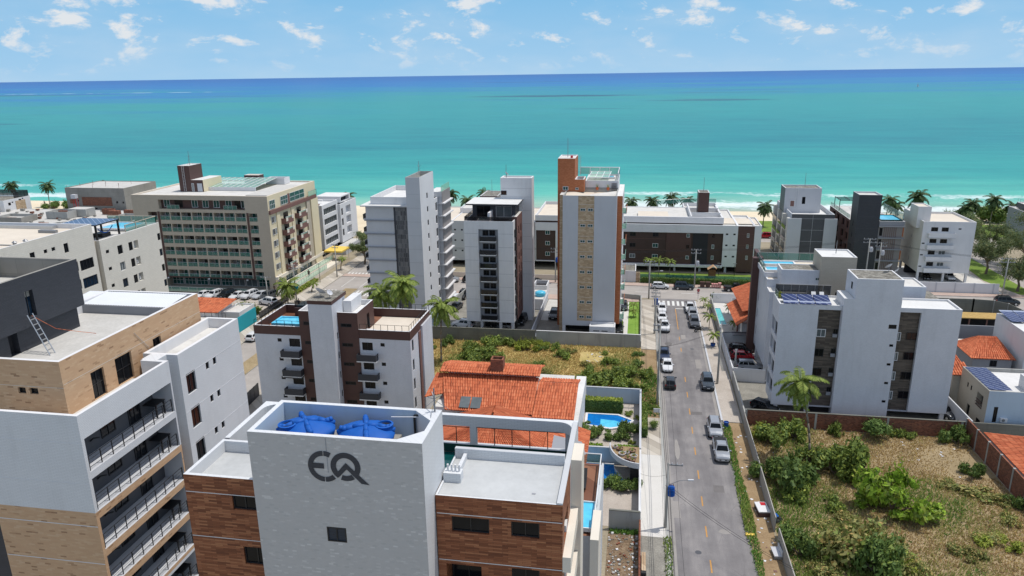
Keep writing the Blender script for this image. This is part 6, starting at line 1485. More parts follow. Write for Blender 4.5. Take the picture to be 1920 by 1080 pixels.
# ------------------------------------------------------------------ garden pools
def poly_pool(name, label, pts, z, water, rim=.45, step=None):
    r = empty(name, pts[0][0], pts[0][1], 0, 0, label, 'pool')
    cx = sum(p[0] for p in pts)/len(pts); cy = sum(p[1] for p in pts)/len(pts)
    out = []
    for (x, y) in pts:
        l = math.hypot(x-cx, y-cy); out.append((x+(x-cx)/l*rim, y+(y-cy)/l*rim))
    b = MB(); n = len(pts)
    for i in range(n):
        j = (i+1) % n
        b.quad((*out[i], z), (*out[j], z), (*pts[j], z), (*pts[i], z), M['white']); b.quad((*out[i], 0), (*out[j], 0), (*out[j], z), (*out[i], z), M['white']); b.quad((*pts[j], z-.25), (*pts[i], z-.25), (*pts[i], z), (*pts[j], z), M['pool'])
    b.build('rim', r)
    b = MB(); b.poly([(*p, z-.1) for p in pts], M[water]); b.build('water', r)
    if step:
        b = MB(); b.poly([(*p, z-.09) for p in step], M['pool']); b.build('shallow_shelf', r)
    return r
poly_pool('swimming_pool', 'angular deep blue pool behind bushes, upper of the two garden pools', [(-6.0, 93.0), (-2.8, 92.4), (-1.0, 93.2), (.1, 95.0), (-1.9, 96.4), (-6.1, 96.4)], .25, 'pool_deep', .4, [(-4.2, 92.9), (-2.8, 92.5), (-1.1, 93.3), (-.8, 94.0), (-2.2, 94.8), (-4.2, 95.0)])
arc = [(-1.9+2.0*(1-math.cos(a)), 82.4-3.4*math.sin(a)) for a in [math.pi/2*i/7 for i in range(8)]]
poly_pool('swimming_pool', 'curved bright blue pool beside the round planted terrace, lower of the two garden pools', [(-5.8, 82.5), (-5.8, 79.6), (-3.0, 78.9), (0.0, 77.6)] + arc[::-1], .25, 'pool_deep', .35, [(-5.7, 82.0), (-5.7, 79.8), (-3.4, 79.2), (-3.0, 81.6)])
poly_pool('swimming_pool', 'narrow turquoise pool in the white paved garden right of the road', [(16.1, 138.8), (17.5, 138.8), (17.3, 149), (16.1, 149)], .2, 'pool_teal', .35)
# round planted terrace over the lower pool
T = Bld('planter_terrace', 'quarter-round raised terrace with round pots above the lower pool', 'terrace', 0, 81)
qa = [(1.15, 82.9)] + [(1.15-3.6*math.sin(a), 82.9-4.6*(1-0)*math.cos(a)) for a in [math.pi/2*i/10 for i in range(11)]]
T.part('slab', lambda b: b.prism(qa[::-1], 2.5, 2.62, M['lgrey'], M['dirt']))
T.part('parapet', lambda b: [b.obox(qa[i], (qa[i+1][0]-qa[i][0], qa[i+1][1]-qa[i][1]), math.hypot(qa[i+1][0]-qa[i][0], qa[i+1][1]-qa[i][1])+.03, .16, 2.3, 3.0, M['lgrey']) for i in range(1, 11)])
T.part('wall', lambda b: b.box(.1, 1.1, 78.6, 82.6, 0, 2.49, M['shade_dark']))
for i, (x, y, r) in enumerate([(-1.2, 81.9, .42), (-.9, 80.7, .45), (.3, 81.6, .48), (.5, 80.3, .42), (-.2, 79.7, .42), (-1.8, 82.3, .3), (.35, 79.3, .4), (-.3, 81.0, .28)]):
    p = empty('planter_bowl', x, y, 2.624, 0, 'round concrete bowl planter on the quarter-round terrace above the lower pool', 'planter', 'bowl planters on the round terrace')
    b = MB(); b.lathe((0, 0, 0), [(r*.7, 0), (r, .3), (r*.85, .3), (r*.8, .22)], 14, M['lgrey'] if i % 2 else M['mauve'], cap=False); b.lathe((0, 0, .2), [(r*.82, 0), (0, .02)], 14, M['dirt'], cap=False); link('bowl', b.mesh('bowl'), p)
    b = MB()
    for k in range(9):
        a = k*2.4+i; b.poly([(.05*math.cos(a+1.5), .05*math.sin(a+1.5), .2), (-.05*math.cos(a+1.5), -.05*math.sin(a+1.5), .2), (r*.8*math.cos(a), r*.8*math.sin(a), .55+.1*(k % 3))], M['leaf'])
    link('leaves', b.mesh('leaves'), p)
# ================================================================== VEGETATION
def quads_mesh(name, P, U, V, mats, mi=None):
    """leaf quads: centre P, half axes U and V (N,3)"""
    n = len(P); me = bpy.data.meshes.new(name)
    v = np.empty((n, 4, 3)); v[:, 0] = P-U-V*.2; v[:, 1] = P-V; v[:, 2] = P+U*1.0-V*.1; v[:, 3] = P+V
    me.vertices.add(4*n); me.vertices.foreach_set('co', v.reshape(-1))
    me.loops.add(4*n); me.loops.foreach_set('vertex_index', np.arange(4*n))
    me.polygons.add(n); me.polygons.foreach_set('loop_start', np.arange(0, 4*n, 4)); me.polygons.foreach_set('loop_total', np.full(n, 4))
    for m in mats: me.materials.append(m)
    if mi is not None: me.polygons.foreach_set('material_index', mi)
    me.update(); me.validate(); return me

def leaf_cloud(rng, blobs, n, size, droop=.2):
    """leaves scattered through blobs (x,y,z,r), denser towards their skin"""
    B = np.array(blobs); w = B[:, 3]**2.2; k = rng.choice(len(B), n, p=w/w.sum())
    d = rng.normal(size=(n, 3)); d /= np.linalg.norm(d, axis=1)[:, None]
    r = rng.random(n)**.5*(1+.26*rng.normal(size=n))
    P = B[k, :3] + d*(B[k, 3]*r)[:, None]*np.array([1, 1, .85])
    P[:, 2] = np.maximum(P[:, 2], .02+.1*rng.random(n)*size/.1)
    nrm = d + rng.normal(size=(n, 3))*.7 + np.array([0, 0, .5]); nrm /= np.linalg.norm(nrm, axis=1)[:, None]
    a = rng.normal(size=(n, 3)); u = np.cross(nrm, a); u /= np.linalg.norm(u, axis=1)[:, None]; v = np.cross(nrm, u)
    s = size*(.6+.8*rng.random(n))[:, None]
    u[:, 2] -= droop
    return P, u*s, v*s*.55

SHRUBS = {}
def shrub_proto(kind, variant):
    key = (kind, variant)
    if key in SHRUBS: return SHRUBS[key]
    rng = np.random.default_rng(abs(hash(kind)) % 1000 if False else (sum(map(ord, kind))*31+variant*7))
    spec = dict(mid=('leaf', 1700, .10, 11, .95), dark=('leaf_dark', 2600, .09, 12, 1.1), bright=('leaf_bright', 2200, .095, 15, 1.3), oliv=('leaf_olive', 1700, .085, 14, .7), yel=('leaf_yel', 700, .12, 7, 1.1), lite=('leaf_yel', 1100, .09, 8, .9), tree=('leaf_dark', 4200, .075, 9, 1.9), box=('leaf_dark', 1800, .05, 1, 1))[kind]
    mt, n, sz, nb, hh = spec
    bl = []
    for i in range(nb):
        a = rng.random()*6.283; q = .85*rng.random()**.7
        r = (.13+.30*rng.random()**1.6); z = hh*(.18+.62*rng.random()*(1-.45*q))
        bl.append((q*math.cos(a), q*math.sin(a), max(z, r*.6), r))
    if kind == 'tree': bl = [(b[0]*.9, b[1]*.9, max(.7, b[2]), b[3]*1.2) for b in bl]
    P, U, V = leaf_cloud(rng, bl, n, sz)
    # shoots sticking out of the mass: uneven outline
    sp, su, sv = [], [], []
    for i in range(46 if kind != 'box' else 0):
        q = bl[rng.integers(len(bl))]; d = rng.normal(size=3); d[2] = abs(d[2])+.35; d /= np.linalg.norm(d); L = (.12+.30*rng.random())*(1.25 if kind in ('oliv', 'lite') else 1)
        for k in range(9):
            c = np.array(q[:3])+d*(q[3]*.8+L*k/8)+rng.normal(size=3)*.018; nn = rng.normal(size=3); u = np.cross(nn, d); u = u/np.linalg.norm(u)*.6+d*.6; w = np.cross(u, nn); w /= np.linalg.norm(w)
            s_ = sz*(.75-.04*k); sp.append(c); su.append(u*s_); sv.append(w*s_*.45)
    if sp: P = np.vstack([P, sp]); U = np.vstack([U, su]); V = np.vstack([V, sv]); n = len(P)
    mi = None; ms = [M[mt]]
    if kind == 'oliv': ms = [M[mt], M['leaf'], M['olivegrass'], M['drygrass']]; mi = rng.choice(4, n, p=[.4, .2, .25, .15])
    if kind == 'bright': ms = [M[mt], M['leaf'], M['leaf_yel']]; mi = rng.choice(3, n, p=[.62, .26, .12])
    if kind == 'mid': ms = [M[mt], M['leaf_dark'], M['leaf_yel']]; mi = rng.choice(3, n, p=[.68, .22, .10])
    if kind == 'dark': ms = [M[mt], M['leaf']]; mi = rng.choice(2, n, p=[.8, .2])
    fol = quads_mesh('foliage', P, U, V, ms, mi)
    b = MB()
    for q in bl[:8]:
        b.path([(0, 0, 0), (q[0]*.4, q[1]*.4, q[2]*.45), (q[0], q[1], q[2])], [.05, .035, .015], 5, M['bark'])
    st = b.mesh('stem')
    SHRUBS[key] = (fol, st); return SHRUBS[key]
NS = [0]
def shrub(kind, x, y, r, label, group, cat='shrub', name='shrub', z=0.0, zs=1.0):
    NS[0] += 1; fol, st = shrub_proto(kind, NS[0] % 3)
    o = empty(name, x, y, z, (NS[0]*2.399) % 6.283, label, cat, group); q = .75+.5*((NS[0]*.618) % 1); o.scale = (r*q*1.08, r/q*1.08, r*zs*(.8+.45*((NS[0]*.381) % 1)))
    link('foliage' if kind != 'tree' else 'crown', fol, o); link('stem' if kind != 'tree' else 'trunk', st, o)
    return o
adj = dict(mid='leafy green', dark='dense dark green', bright='bright lime green', oliv='straggly olive', yel='yellow-flecked', lite='pale feathery green', tree='round')
G2 = 'shrubs of the brown lot at the lower right'; G1 = 'shrubs of the overgrown lot in the middle'
lot2 = [('dark', 18.2, 80.5, 3.0), ('dark', 16.9, 82.0, 1.8), ('dark', 19.9, 80.0, 2.0), ('mid', 24.5, 84.3, 2.7), ('mid', 27.1, 84.6, 3.1), ('mid', 26.4, 87.6, 2.2), ('bright', 28.8, 76.5, 3.0), ('bright', 30.7, 75.9, 2.2), ('bright', 27.0, 77.8, 1.7), ('oliv', 22.8, 68.1, 3.2), ('oliv', 25.8, 68.0, 3.2), ('oliv', 21.0, 69.4, 1.9), ('mid', 19.4, 79.3, 1.6), ('mid', 22.5, 77.1, 1.3), ('mid', 18.5, 77.5, 1.3), ('dark', 17.0, 70.1, 1.5), ('dark', 17.3, 67.5, 1.6), ('mid', 16.6, 68.6, 1.1), ('oliv', 35.6, 84.8, 2.3), ('oliv', 36.5, 83.8, 1.4), ('dark', 40.5, 85.9, 1.3), ('oliv', 38.8, 81.8, 2.6), ('oliv', 37.5, 79.3, 1.6), ('oliv', 41.2, 80.5, 1.4), ('dark', 42.0, 94.6, 1.6), ('mid', 18.3, 91.4, 2.5), ('mid', 21.5, 93.0, 2.1), ('mid', 27.3, 95.2, 1.3), ('yel', 16.9, 92.8, 1.2), ('yel', 17.8, 94.8, 1.2), ('oliv', 35.9, 74.3, 2.2), ('oliv', 37.1, 72.9, 2.0), ('oliv', 33.4, 75.1, 1.7), ('yel', 36.1, 72.2, 1.1), ('yel', 38.7, 71.8, 1.1), ('yel', 38.1, 73.6, .9), ('oliv', 37.0, 69.2, 2.2), ('oliv', 33.8, 70.0, 1.9), ('oliv', 30.4, 66.8, 2.0), ('oliv', 27.9, 66.4, 1.8), ('dark', 42.3, 80.1, 1.1), ('mid', 34.7, 95.6, 1.0), ('mid', 36.4, 95.5, .9), ('oliv', 18.9, 65.0, 1.9), ('dark', 23.9, 65.6, 2.4), ('yel', 26.5, 67.0, 2.0), ('yel', 24.0, 69.2, 1.6), ('oliv', 20.5, 73.0, 1.4), ('oliv', 30.5, 81.5, 1.5), ('oliv', 23.0, 73.5, 1.6), ('oliv', 32, 88, 1.3), ('oliv', 29, 90.5, 1.0), ('mid', 20.3, 84.0, 2.0), ('mid', 22, 87, 1.7), ('oliv', 34.5, 79, 1.4), ('oliv', 40.5, 76.5, 1.7), ('oliv', 41.5, 73, 1.6)]
lot2 = [q for i, q in enumerate(lot2) if not (q[0] == 'oliv' and q[1] > 30 and i % 2 == 0)]
for k, x, y, r in lot2:
    r *= .85 if (k == 'oliv' and x > 29) else 1.0
    where = 'along the brick wall' if y > 93 else ('against the precast fence' if x < 20.5 else ('beside the tall brick wall at right' if x > 39.5 else ('at the bottom edge' if y < 70.5 else ('in the middle of the brown lot' if x < 32 else 'in the dry right half of the brown lot'))))
    sz = 'large' if r > 2.4 else ('small' if r < 1.4 else 'mid-sized')
    shrub(k, x, y, r*1.0, '%s %s shrub growing %s' % (sz, adj[k], where), G2, zs=(1.35 if k in ('dark', 'bright') else (1.15 if k == 'mid' else (1.3 if r > 3 else .8))))
shrub('tree', 31.8, 95.4, 2.05, 'round dark green bush-like tree standing in front of the red brick wall', None, 'tree', 'small_tree')
lot1 = [('mid', -27.4, 118.0, 2.1), ('mid', -24.9, 116.2, 2.8), ('mid', -25.8, 113.4, 2.3), ('mid', -24.3, 121.4, 2.2), ('mid', -22.7, 115.8, 1.5), ('mid', -21.9, 122.8, 1.4), ('lite', -18.5, 120.6, 2.1), ('lite', -16.1, 122.4, 1.4), ('lite', -16.3, 123.2, 1.3), ('dark', -16.2, 120.9, 1.2), ('mid', -12.2, 117.9, 1.6), ('mid', -13.9, 121.3, 1.3), ('mid', -5.0, 120.3, .8), ('mid', -4.0, 115.6, 1.5), ('dark', .7, 120.3, 1.1), ('dark', .6, 115.6, 1.3), ('mid', -6.9, 104.9, 2.6), ('mid', -4.8, 107.5, 2.4), ('mid', -2.5, 107.8, 2.6), ('mid', -6.6, 109.6, 1.9), ('mid', -.3, 111.1, 2.5), ('mid', -.8, 105.7, 2.1), ('mid', 1.6, 106.1, 1.5), ('mid', -1.7, 103.4, 1.6), ('mid', -4.6, 103.0, 1.6), ('mid', -7.4, 103.6, 1.6), ('dark', -33.3, 122.4, 1.4), ('dark', -33.4, 120.2, .8), ('mid', -36.8, 122.0, .9), ('mid', -35.5, 119.1, .8), ('mid', -15.7, 113.4, 1.3), ('mid', -19.0, 114.9, 1.3), ('lite', -19.8, 120.5, 1.6), ('mid', 2.3, 111.4, 1.4), ('mid', 3.0, 101.9, .8), ('mid', 3.2, 99.4, .7), ('mid', -8.8, 107.5, 1.3), ('oliv', -10.5, 112, 1.5), ('oliv', -14, 109.5, 1.4), ('oliv', -29.5, 110, 1.2), ('oliv', -1.5, 114.5, 1.4), ('oliv', -7.5, 114.2, 1.2), ('mid', -28.0, 115.5, 1.6), ('mid', -10.3, 105.6, 1.5), ('oliv', 2.8, 104, 1.0), ('oliv', -11, 120, 1.2)]
lot1 = [q for i, q in enumerate(lot1) if not (-21 < q[1] < -8.5 and 105 < q[2] < 119 and i % 2)]
for k, x, y, r in lot1:
    where = 'on the verge by the road' if x > 1.3 else ('under the concrete lot wall' if y > 119.3 else ('behind the upper garden pool' if y < 112 and x > -9 else ('behind the clay-roofed house' if x < -14 else 'in the dry grass below the orange tower')))
    sz = 'large' if r > 2.2 else ('small' if r < 1.3 else 'mid-sized')
    shrub(k, x, y, r*.92, '%s %s shrub %s' % (sz, adj[k], where), G1)

# clipped hedges: leafy boxes
def hedge(x0, x1, y0, y1, h, mat, label, top=None, z=0.0, dens=70, size=.12):
    rng = np.random.default_rng(int(abs(x0*13+y0*7)) % 9999); A = (x1-x0)*(y1-y0)+2*h*((x1-x0)+(y1-y0)); n = int(A*dens)
    P = np.empty((n, 3)); f = rng.random(n)*A; t = (x1-x0)*(y1-y0)
    P[:, 0] = x0+(x1-x0)*rng.random(n); P[:, 1] = y0+(y1-y0)*rng.random(n); P[:, 2] = h*rng.random(n)
    topm = f < t; P[topm, 2] = h
    s = rng.integers(0, 4, n); sd = ~topm; L = (x1-x0)/((x1-x0)+(y1-y0)); fx = rng.random(n) < L
    m1 = sd & fx; P[m1, 1] = np.where(s[m1] % 2 == 0, y0, y1); m2 = sd & ~fx; P[m2, 0] = np.where(s[m2] % 2 == 0, x0, x1)
    P += rng.normal(size=(n, 3))*.05
    nr = rng.normal(size=(n, 3)); nr /= np.linalg.norm(nr, axis=1)[:, None]; u = np.cross(nr, rng.normal(size=(n, 3))); u /= np.linalg.norm(u, axis=1)[:, None]; v = np.cross(nr, u)
    sz = size*(.6+.8*rng.random(n))[:, None]
    c = np.array([(x0+x1)/2, (y0+y1)/2, 0])
    me = quads_mesh('foliage', P-c, u*sz, v*sz*.7, [M[mat], M[top or mat]], topm.astype(int))
    o = empty('hedge', c[0], c[1], z, 0, label, 'hedge'); link('foliage', me, o)
    b = MB(); b.box(x0+.08-c[0], x1-.08-c[0], y0+.08-c[1], y1-.08-c[1], .0, h-.08, M['leaf_dark']); link('branches', b.mesh('branches'), o)
hedge(1.3, 28, 166.7, 167.4, 1.35, 'leaf_dark', 'long clipped dark hedge along the far pavement of the avenue', dens=40, size=.16)
hedge(7.0, 14.0, 170.2, 171.3, 1.1, 'leaf_dark', 'short clipped hedge with a bright top on the lawn across the avenue', 'leaf_bright', dens=50, size=.16)
hedge(-6.6, -1.3, 97.2, 98.5, 2.0, 'leaf_dark', 'tall clipped hedge with a pale yellow top behind the upper pool', 'leaf_yel')
hedge(1.45, 2.15, 90.4, 98.6, 1.5, 'leaf_dark', 'narrow clipped hedge on the pavement beside the garden wall', 'leaf')
hedge(-6.0, -3.6, 86.6, 87.2, .5, 'leaf', 'low bright hedge strip left of the garden path', 'leaf_bright'); hedge(-1.6, 1.0, 86.7, 87.3, .5, 'leaf', 'low bright hedge strip at the right end of the garden path', 'leaf_bright')
hedge(-76.2, -75.2, 148, 160, .5, 'leaf_yel', 'yellow flower bed strip beside the hotel ramp', 'leaf_yel', z=.1, size=.2, dens=25)
GG = 'bushes around the garden pools'
for x, y, r, k, l in [(-6.3, 92.8, .9, 'dark', 'round dark bush at the left end of the upper pool'), (-5.2, 90.2, 1.2, 'dark', 'airy dark bush left of the three below the upper pool'), (-4.2, 90.0, 1.1, 'dark', 'airy dark bush second from left below the upper pool'), (-2.8, 89.9, 1.2, 'dark', 'airy dark bush in the middle below the upper pool'), (-1.3, 90.0, 1.2, 'dark', 'dark bush right of the middle below the upper pool'), (-.2, 91.5, 1.3, 'dark', 'dense dark bush at the right end of the upper pool'), (.5, 92.6, 1.1, 'dark', 'tall dark bush in the right corner by the street wall, upper garden'), (.2, 88.6, .5, 'yel', 'small bright yellow plant in the garden bed by the street wall'), (-.4, 97.2, .7, 'mid', 'spiky green plant in the white corner of the upper pool'), (.8, 96.0, .6, 'yel', 'yellow-green bush by the street wall behind the upper pool'), (-1.9, 77.6, 1.2, 'dark', 'dark bush left of three along the lower pool'), (-.6, 77.4, 1.2, 'dark', 'dark bush in the middle of three along the lower pool'), (.7, 77.6, 1.1, 'dark', 'dark bush right of three along the lower pool'), (-3.2, 77.2, 1.2, 'dark', 'dark bush behind the glass railing by the lower pool')]:
    shrub(k, x, y, r, l, GG, z=.02)
t = empty('topiary_bush', 3.1, 93.1, .13, 0, 'round clipped topiary bush alone on the pavement beside the garden wall', 'topiary')
rng = np.random.default_rng(5); P, U, V = leaf_cloud(rng, [(0, 0, .72, .62)], 1600, .07); link('foliage', quads_mesh('foliage', P, U, V, [M['leaf_dark'], M['leaf']], (P[:, 2] > .95).astype(int)), t)
b = MB(); b.tube((0, 0, 0), (0, 0, .6), .06, .05, 6, M['bark']); link('trunk', b.mesh('trunk'), t)

# palms ---------------------------------------------------------------
def crown_mesh(seed, L=3.2, n=22, leaf=.62, mat='palm', spread=(.95, -.5)):
    rng = np.random.default_rng(seed); Ps = []; Us = []; Vs = []; b = MB()
    for i in range(n):
        az = i*2.399+rng.normal()*.15; e0 = spread[0]*1.45+(spread[1]*1.0-spread[0]*1.45)*((i+.5)/n); l = L*(.82+.3*rng.random())
        p = np.array([0, 0, .0]); pts = [p.copy()]; m = 14; e = e0; az_ = az
        for k in range(m):
            d = np.array([math.cos(az_)*math.cos(e), math.sin(az_)*math.cos(e), math.sin(e)]); p = p+d*l/m; pts.append(p.copy()); e -= (1.55+.45*rng.random())/m*(1.0 if e0 > 0 else .55); az_ += rng.normal()*.015
        b.path([tuple(q) for q in pts[::2]], [.05, .045, .04, .03, .022, .015, .008, .005][:len(pts[::2])], 4, M[mat])
        for k in range(2, m+1):
            t = k/m; d = pts[k]-pts[k-1]; d /= np.linalg.norm(d); sd = np.cross(d, [0, 0, 1]); sd /= max(1e-6, np.linalg.norm(sd)); upv = np.cross(sd, d)
            ll = leaf*(.55+.9*math.sin(math.pi*min(1, t*.9+.08)))*.75
            for s in (-1, 1):
                for h in (0, .5):
                    q = pts[k-1]+(pts[k]-pts[k-1])*h
                    dr = sd*s*.75+d*.55-upv*(.35+.25*rng.random()); dr /= np.linalg.norm(dr)
                    Ps.append(q+dr*ll*.5); Us.append(dr*ll*.5); w = np.cross(dr, upv); Vs.append(w/np.linalg.norm(w)*.085*L/3.2)
    P = np.array(Ps); me = quads_mesh('fronds', P, np.array(Us), np.array(Vs), [M[mat]])
    r = b.mesh('rachis'); return me, r
CROWN = {}
def palm(x, y, h, L, label, group, seed=0, mat='palm', lean=(.6, 0), z=0.0, name='palm_tree', nuts=True, tr=.15, big=True):
    key = (seed % 4, mat, big)
    if key not in CROWN: CROWN[key] = crown_mesh(seed % 4+11, 3.2, 23 if big else 14, .85 if big else .55, mat, (.97, -.85) if big else (.9, .15))
    fr, ra = CROWN[key]
    o = empty(name, x, y, z, 0, label, 'palm tree', group)
    b = MB(); n = 8; pts = [(lean[0]*(i/n)**1.7, lean[1]*(i/n)**1.7, h*i/n) for i in range(n+1)]
    b.path(pts, [tr*(1.5 if i == 0 else 1.0-.35*i/n) for i in range(n+1)], 7, M['palmbark']); link('trunk', b.mesh('trunk', smooth=True), o)
    s = L/3.2; c = link('crown', fr, o, (lean[0], lean[1], h), (0, 0, seed*1.3)); c.scale = (s, s, s)
    r_ = link('rachis', ra, c)
    if nuts:
        b = MB()
        for i in range(7):
            a = i*.9+seed; b.lathe((.22*math.cos(a), .22*math.sin(a), -.35-.1*(i % 2)), [(0, 0), (.11, .06), (.13, .16), (.08, .27), (0, .3)], 6, M['leaf_yel'], cap=False)
        link('coconuts', b.mesh('coconuts'), o, (lean[0], lean[1], h))
    return o
GB = 'coconut palms along the beach'
coast = [(-241.5, 250, 8.2, 'windswept palm at the far left edge of the beach, left of a pair'), (-226.2, 250, 8.2, 'windswept palm right of the pair on the far left beach'), (-200.5, 250, 8.6, 'palm crown showing behind the raw concrete building'), (-102.7, 250, 5.6, 'palm behind the small white ribbon-windowed building'), (-65.1, 249.4, 7.0, 'tall beach palm just right of the slatted white tower'), (-60.0, 250, 4.7, 'shorter beach palm between the slatted tower and the strip tower'), (-53.0, 252, 7.0, 'palm peeking over the brown roof box left of the strip tower'), (-2.6, 250, 5.0, 'leftmost of three beach palms right of the orange tower'), (3.8, 250, 5.4, 'middle of three beach palms right of the orange tower'), (11.4, 250, 6.6, 'rightmost and tallest of three beach palms right of the orange tower'), (38.6, 236, 6.4, 'single palm beside the red car, left of the grey balcony block'), (78.5, 250, 6.6, 'left palm of two right behind the black stair tower'), (81.6, 250, 5.0, 'right palm of two right behind the black stair tower'), (87.0, 250, 8.0, 'broad palm above the white balcony block'), (101.2, 250, 4.3, 'leftmost palm of the right beach cluster'), (104.2, 250, 5.9, 'second palm of the right beach cluster'), (105.3, 240.8, 8.6, 'tall slender palm on the right beach cluster'), (114.5, 250, 5.2, 'palm half behind the dark block at the right edge'), (16.8, 252, 5.2, 'palm half hidden behind the square brown chimney')]
for i, (x, y, h, l) in enumerate(coast): palm(x, y, h, 3.6 if i != 13 else 4.6, l, GB, i, 'palm_dark', ((-.5, .4, .9)[i % 3], .2), tr=.17)
palm(-42.2, 112, 12.4, 3.6, 'left of two tall coconut palms behind the brown and white block', None, 1, lean=(.5, 0)); palm(-37.9, 111, 14.3, 4.0, 'right and taller of two coconut palms behind the brown and white block', None, 2, lean=(.3, 0))
palm(-32.2, 113.2, 9.9, 3.9, 'tall coconut palm with slender trunk in the overgrown lot below the strip tower', None, 3, lean=(.35, .2)); palm(22.1, 87.1, 10.4, 3.5, 'tall coconut palm in the brown lot in front of the bluish-white block', None, 4, lean=(-1.9, .3))
palm(-73.2, 140, 4.6, 3.4, 'bushy palm on the pavement behind the brown and white block', None, 5, lean=(.2, 0)); palm(-72.6, 150.5, 2.0, 1.8, 'small palm by the foot of the hotel ramp', None, 6, nuts=False, big=False)
palm(-73.6, 170, 3.0, 1.6, 'small palm at the far end of the hotel ramp', None, 6, nuts=False, big=False)
GP = 'young palms on the right pavement'
for i, (x, y, h, L, l) in enumerate([(14.0, 149.5, 1.7, 1.3, 'young pavement palm nearest the stop sign'), (14.4, 145.7, 1.5, 1.3, 'young pavement palm second from the stop sign'), (14.0, 136.2, 2.3, 1.8, 'young pavement palm beside the narrow turquoise pool'), (13.9, 126.7, 2.1, 1.7, 'young pavement palm in a blue pot nearest the camera')]): palm(x, y, h, L, l, GP, i, lean=(.1, 0), z=.13, nuts=False, tr=.07, big=False)
for i, (x, y, h, l) in enumerate([(3.0, 171, 4.4, 'left of three palms in front of the dark brown facade'), (5.2, 171, 4.5, 'middle of three palms in front of the dark brown facade'), (7.8, 171, 4.3, 'right of three palms in front of the dark brown facade'), (18.6, 146.2, 1.5, 'small palm beside the orange clay roof, upper'), (18.4, 136.4, 1.4, 'small palm beside the orange clay roof, lower'), (-.3, 146.0, 1.2, 'small palm on the bright lawn, upper'), (-.2, 141.5, 1.3, 'small palm on the bright lawn, lower')]): palm(x, y, h, 1.9 if i < 3 else 1.4, l, None, i, 'palm', lean=(.1, 0), nuts=False, tr=.08, big=False)
b = MB(); b.lathe((13.9, 126.7, .13), [(.35, 0), (.45, .5), (.4, .5), (.38, .42)], 12, M['bin_blue'], cap=False); tag(b.build('plant_pot'), 'blue plant pot on the right pavement', 'plant pot')

# trees at the right edge: crooked trunk, airy needle crown
def tree(x, y, h, r, label, seed, mat='casu', n=9000):
    rng = np.random.default_rng(seed); o = empty('casuarina_tree', x, y, 0, 0, label, 'tree'); b = MB(); bl = []
    b.path([(0, 0, 0), (.25, .1, h*.18), (-.1, .1, h*.35)], [.32, .25, .2], 8, M['bark'])
    for i in range(12):
        a = i*2.4+rng.random(); q = r*(.35+.6*rng.random()); z = h*(.5+.42*rng.random())
        e = (q*math.cos(a), q*math.sin(a), z); s = (-.1+.2*rng.random(), .1, h*(.3+.1*rng.random()))
        mdl = ((s[0]+e[0])*.5+.3*rng.normal(), (s[1]+e[1])*.5+.3*rng.normal(), (s[2]+e[2])*.5)
        b.path([s, mdl, e], [.14, .09, .03], 5, M['bark']); bl.append((*e, r*(.26+.16*rng.random())))
        bl.append((mdl[0], mdl[1], mdl[2]+.2, r*.17))
    link('trunk', b.mesh('trunk'), o)
    P, U, V = leaf_cloud(rng, bl, n, .22, .35); V *= .55
    link('crown', quads_mesh('crown', P, U, V, [M[mat], M['leaf_olive']], rng.choice(2, n, p=[.75, .25])), o)
tree(81.5, 184.2, 9.0, 4.6, 'crooked casuarina tree on the verge beside the white balcony block', 3)
tree(81.8, 169.5, 7.4, 4.6, 'nearer crooked casuarina tree by the power pole at the right edge', 4)
tree(86.5, 196, 11, 5.2, 'tall feathery casuarina behind the first verge tree', 5); tree(92, 190, 12.5, 6.5, 'big feathery tree cut by the right edge', 6); tree(84.8, 210, 10, 4.5, 'feathery tree right behind the balcony block', 7); tree(94, 178, 11, 5.5, 'dark feathery tree at the right edge by the road', 8); tree(80, 222, 8, 4, 'airy tree on the beach side behind the balcony block', 9)
tree(-55.6, 160, 0.1, .1, 'x', 1) if False else None
tree(-69.9, 177, 8.5, 3.2, 'dark feathery tree left of the slatted white tower', 12, n=7000); tree(-71.5, 188, 7.5, 3.0, 'feathery tree behind the left of the slatted tower by the side street', 13, n=6000)
for x, y, r, l in [(-216, 247, 3.2, 'dark green beach bush left of the concrete shell'), (-221, 246, 2.6, 'low beach bush at the palm foot on the far left'), (-208, 249, 4.2, 'round taller beach bush next to the concrete shell'), (107, 250, 5, 'wide dark sea-grape bush under the tall slender palm'), (113, 252, 4.5, 'dark sea-grape bush beside the dark edge block'), (101, 254, 3.5, 'low sea-grape bush left of the right beach cluster')]: shrub('dark', x, y, r, l, None)
shrub('mid', -78.5, 133.5, 2.4, 'feathery green bush by the parked white car near the teal wall', None); shrub('mid', 18.2, 127, .8, 'dry brownish bush on the white patio', None); shrub('yel', 20.3, 104.9, .7, 'yellow-green potted shrub on the roof terrace behind the solar panels', None, z=16.1)
for i, x in enumerate((16.3, 16.9, 17.5)): shrub('dark', x, 154.2, .7, 'dark spiky agave on the corner wall of the turquoise pool garden', 'agaves on the corner wall', z=.6, zs=1.5)

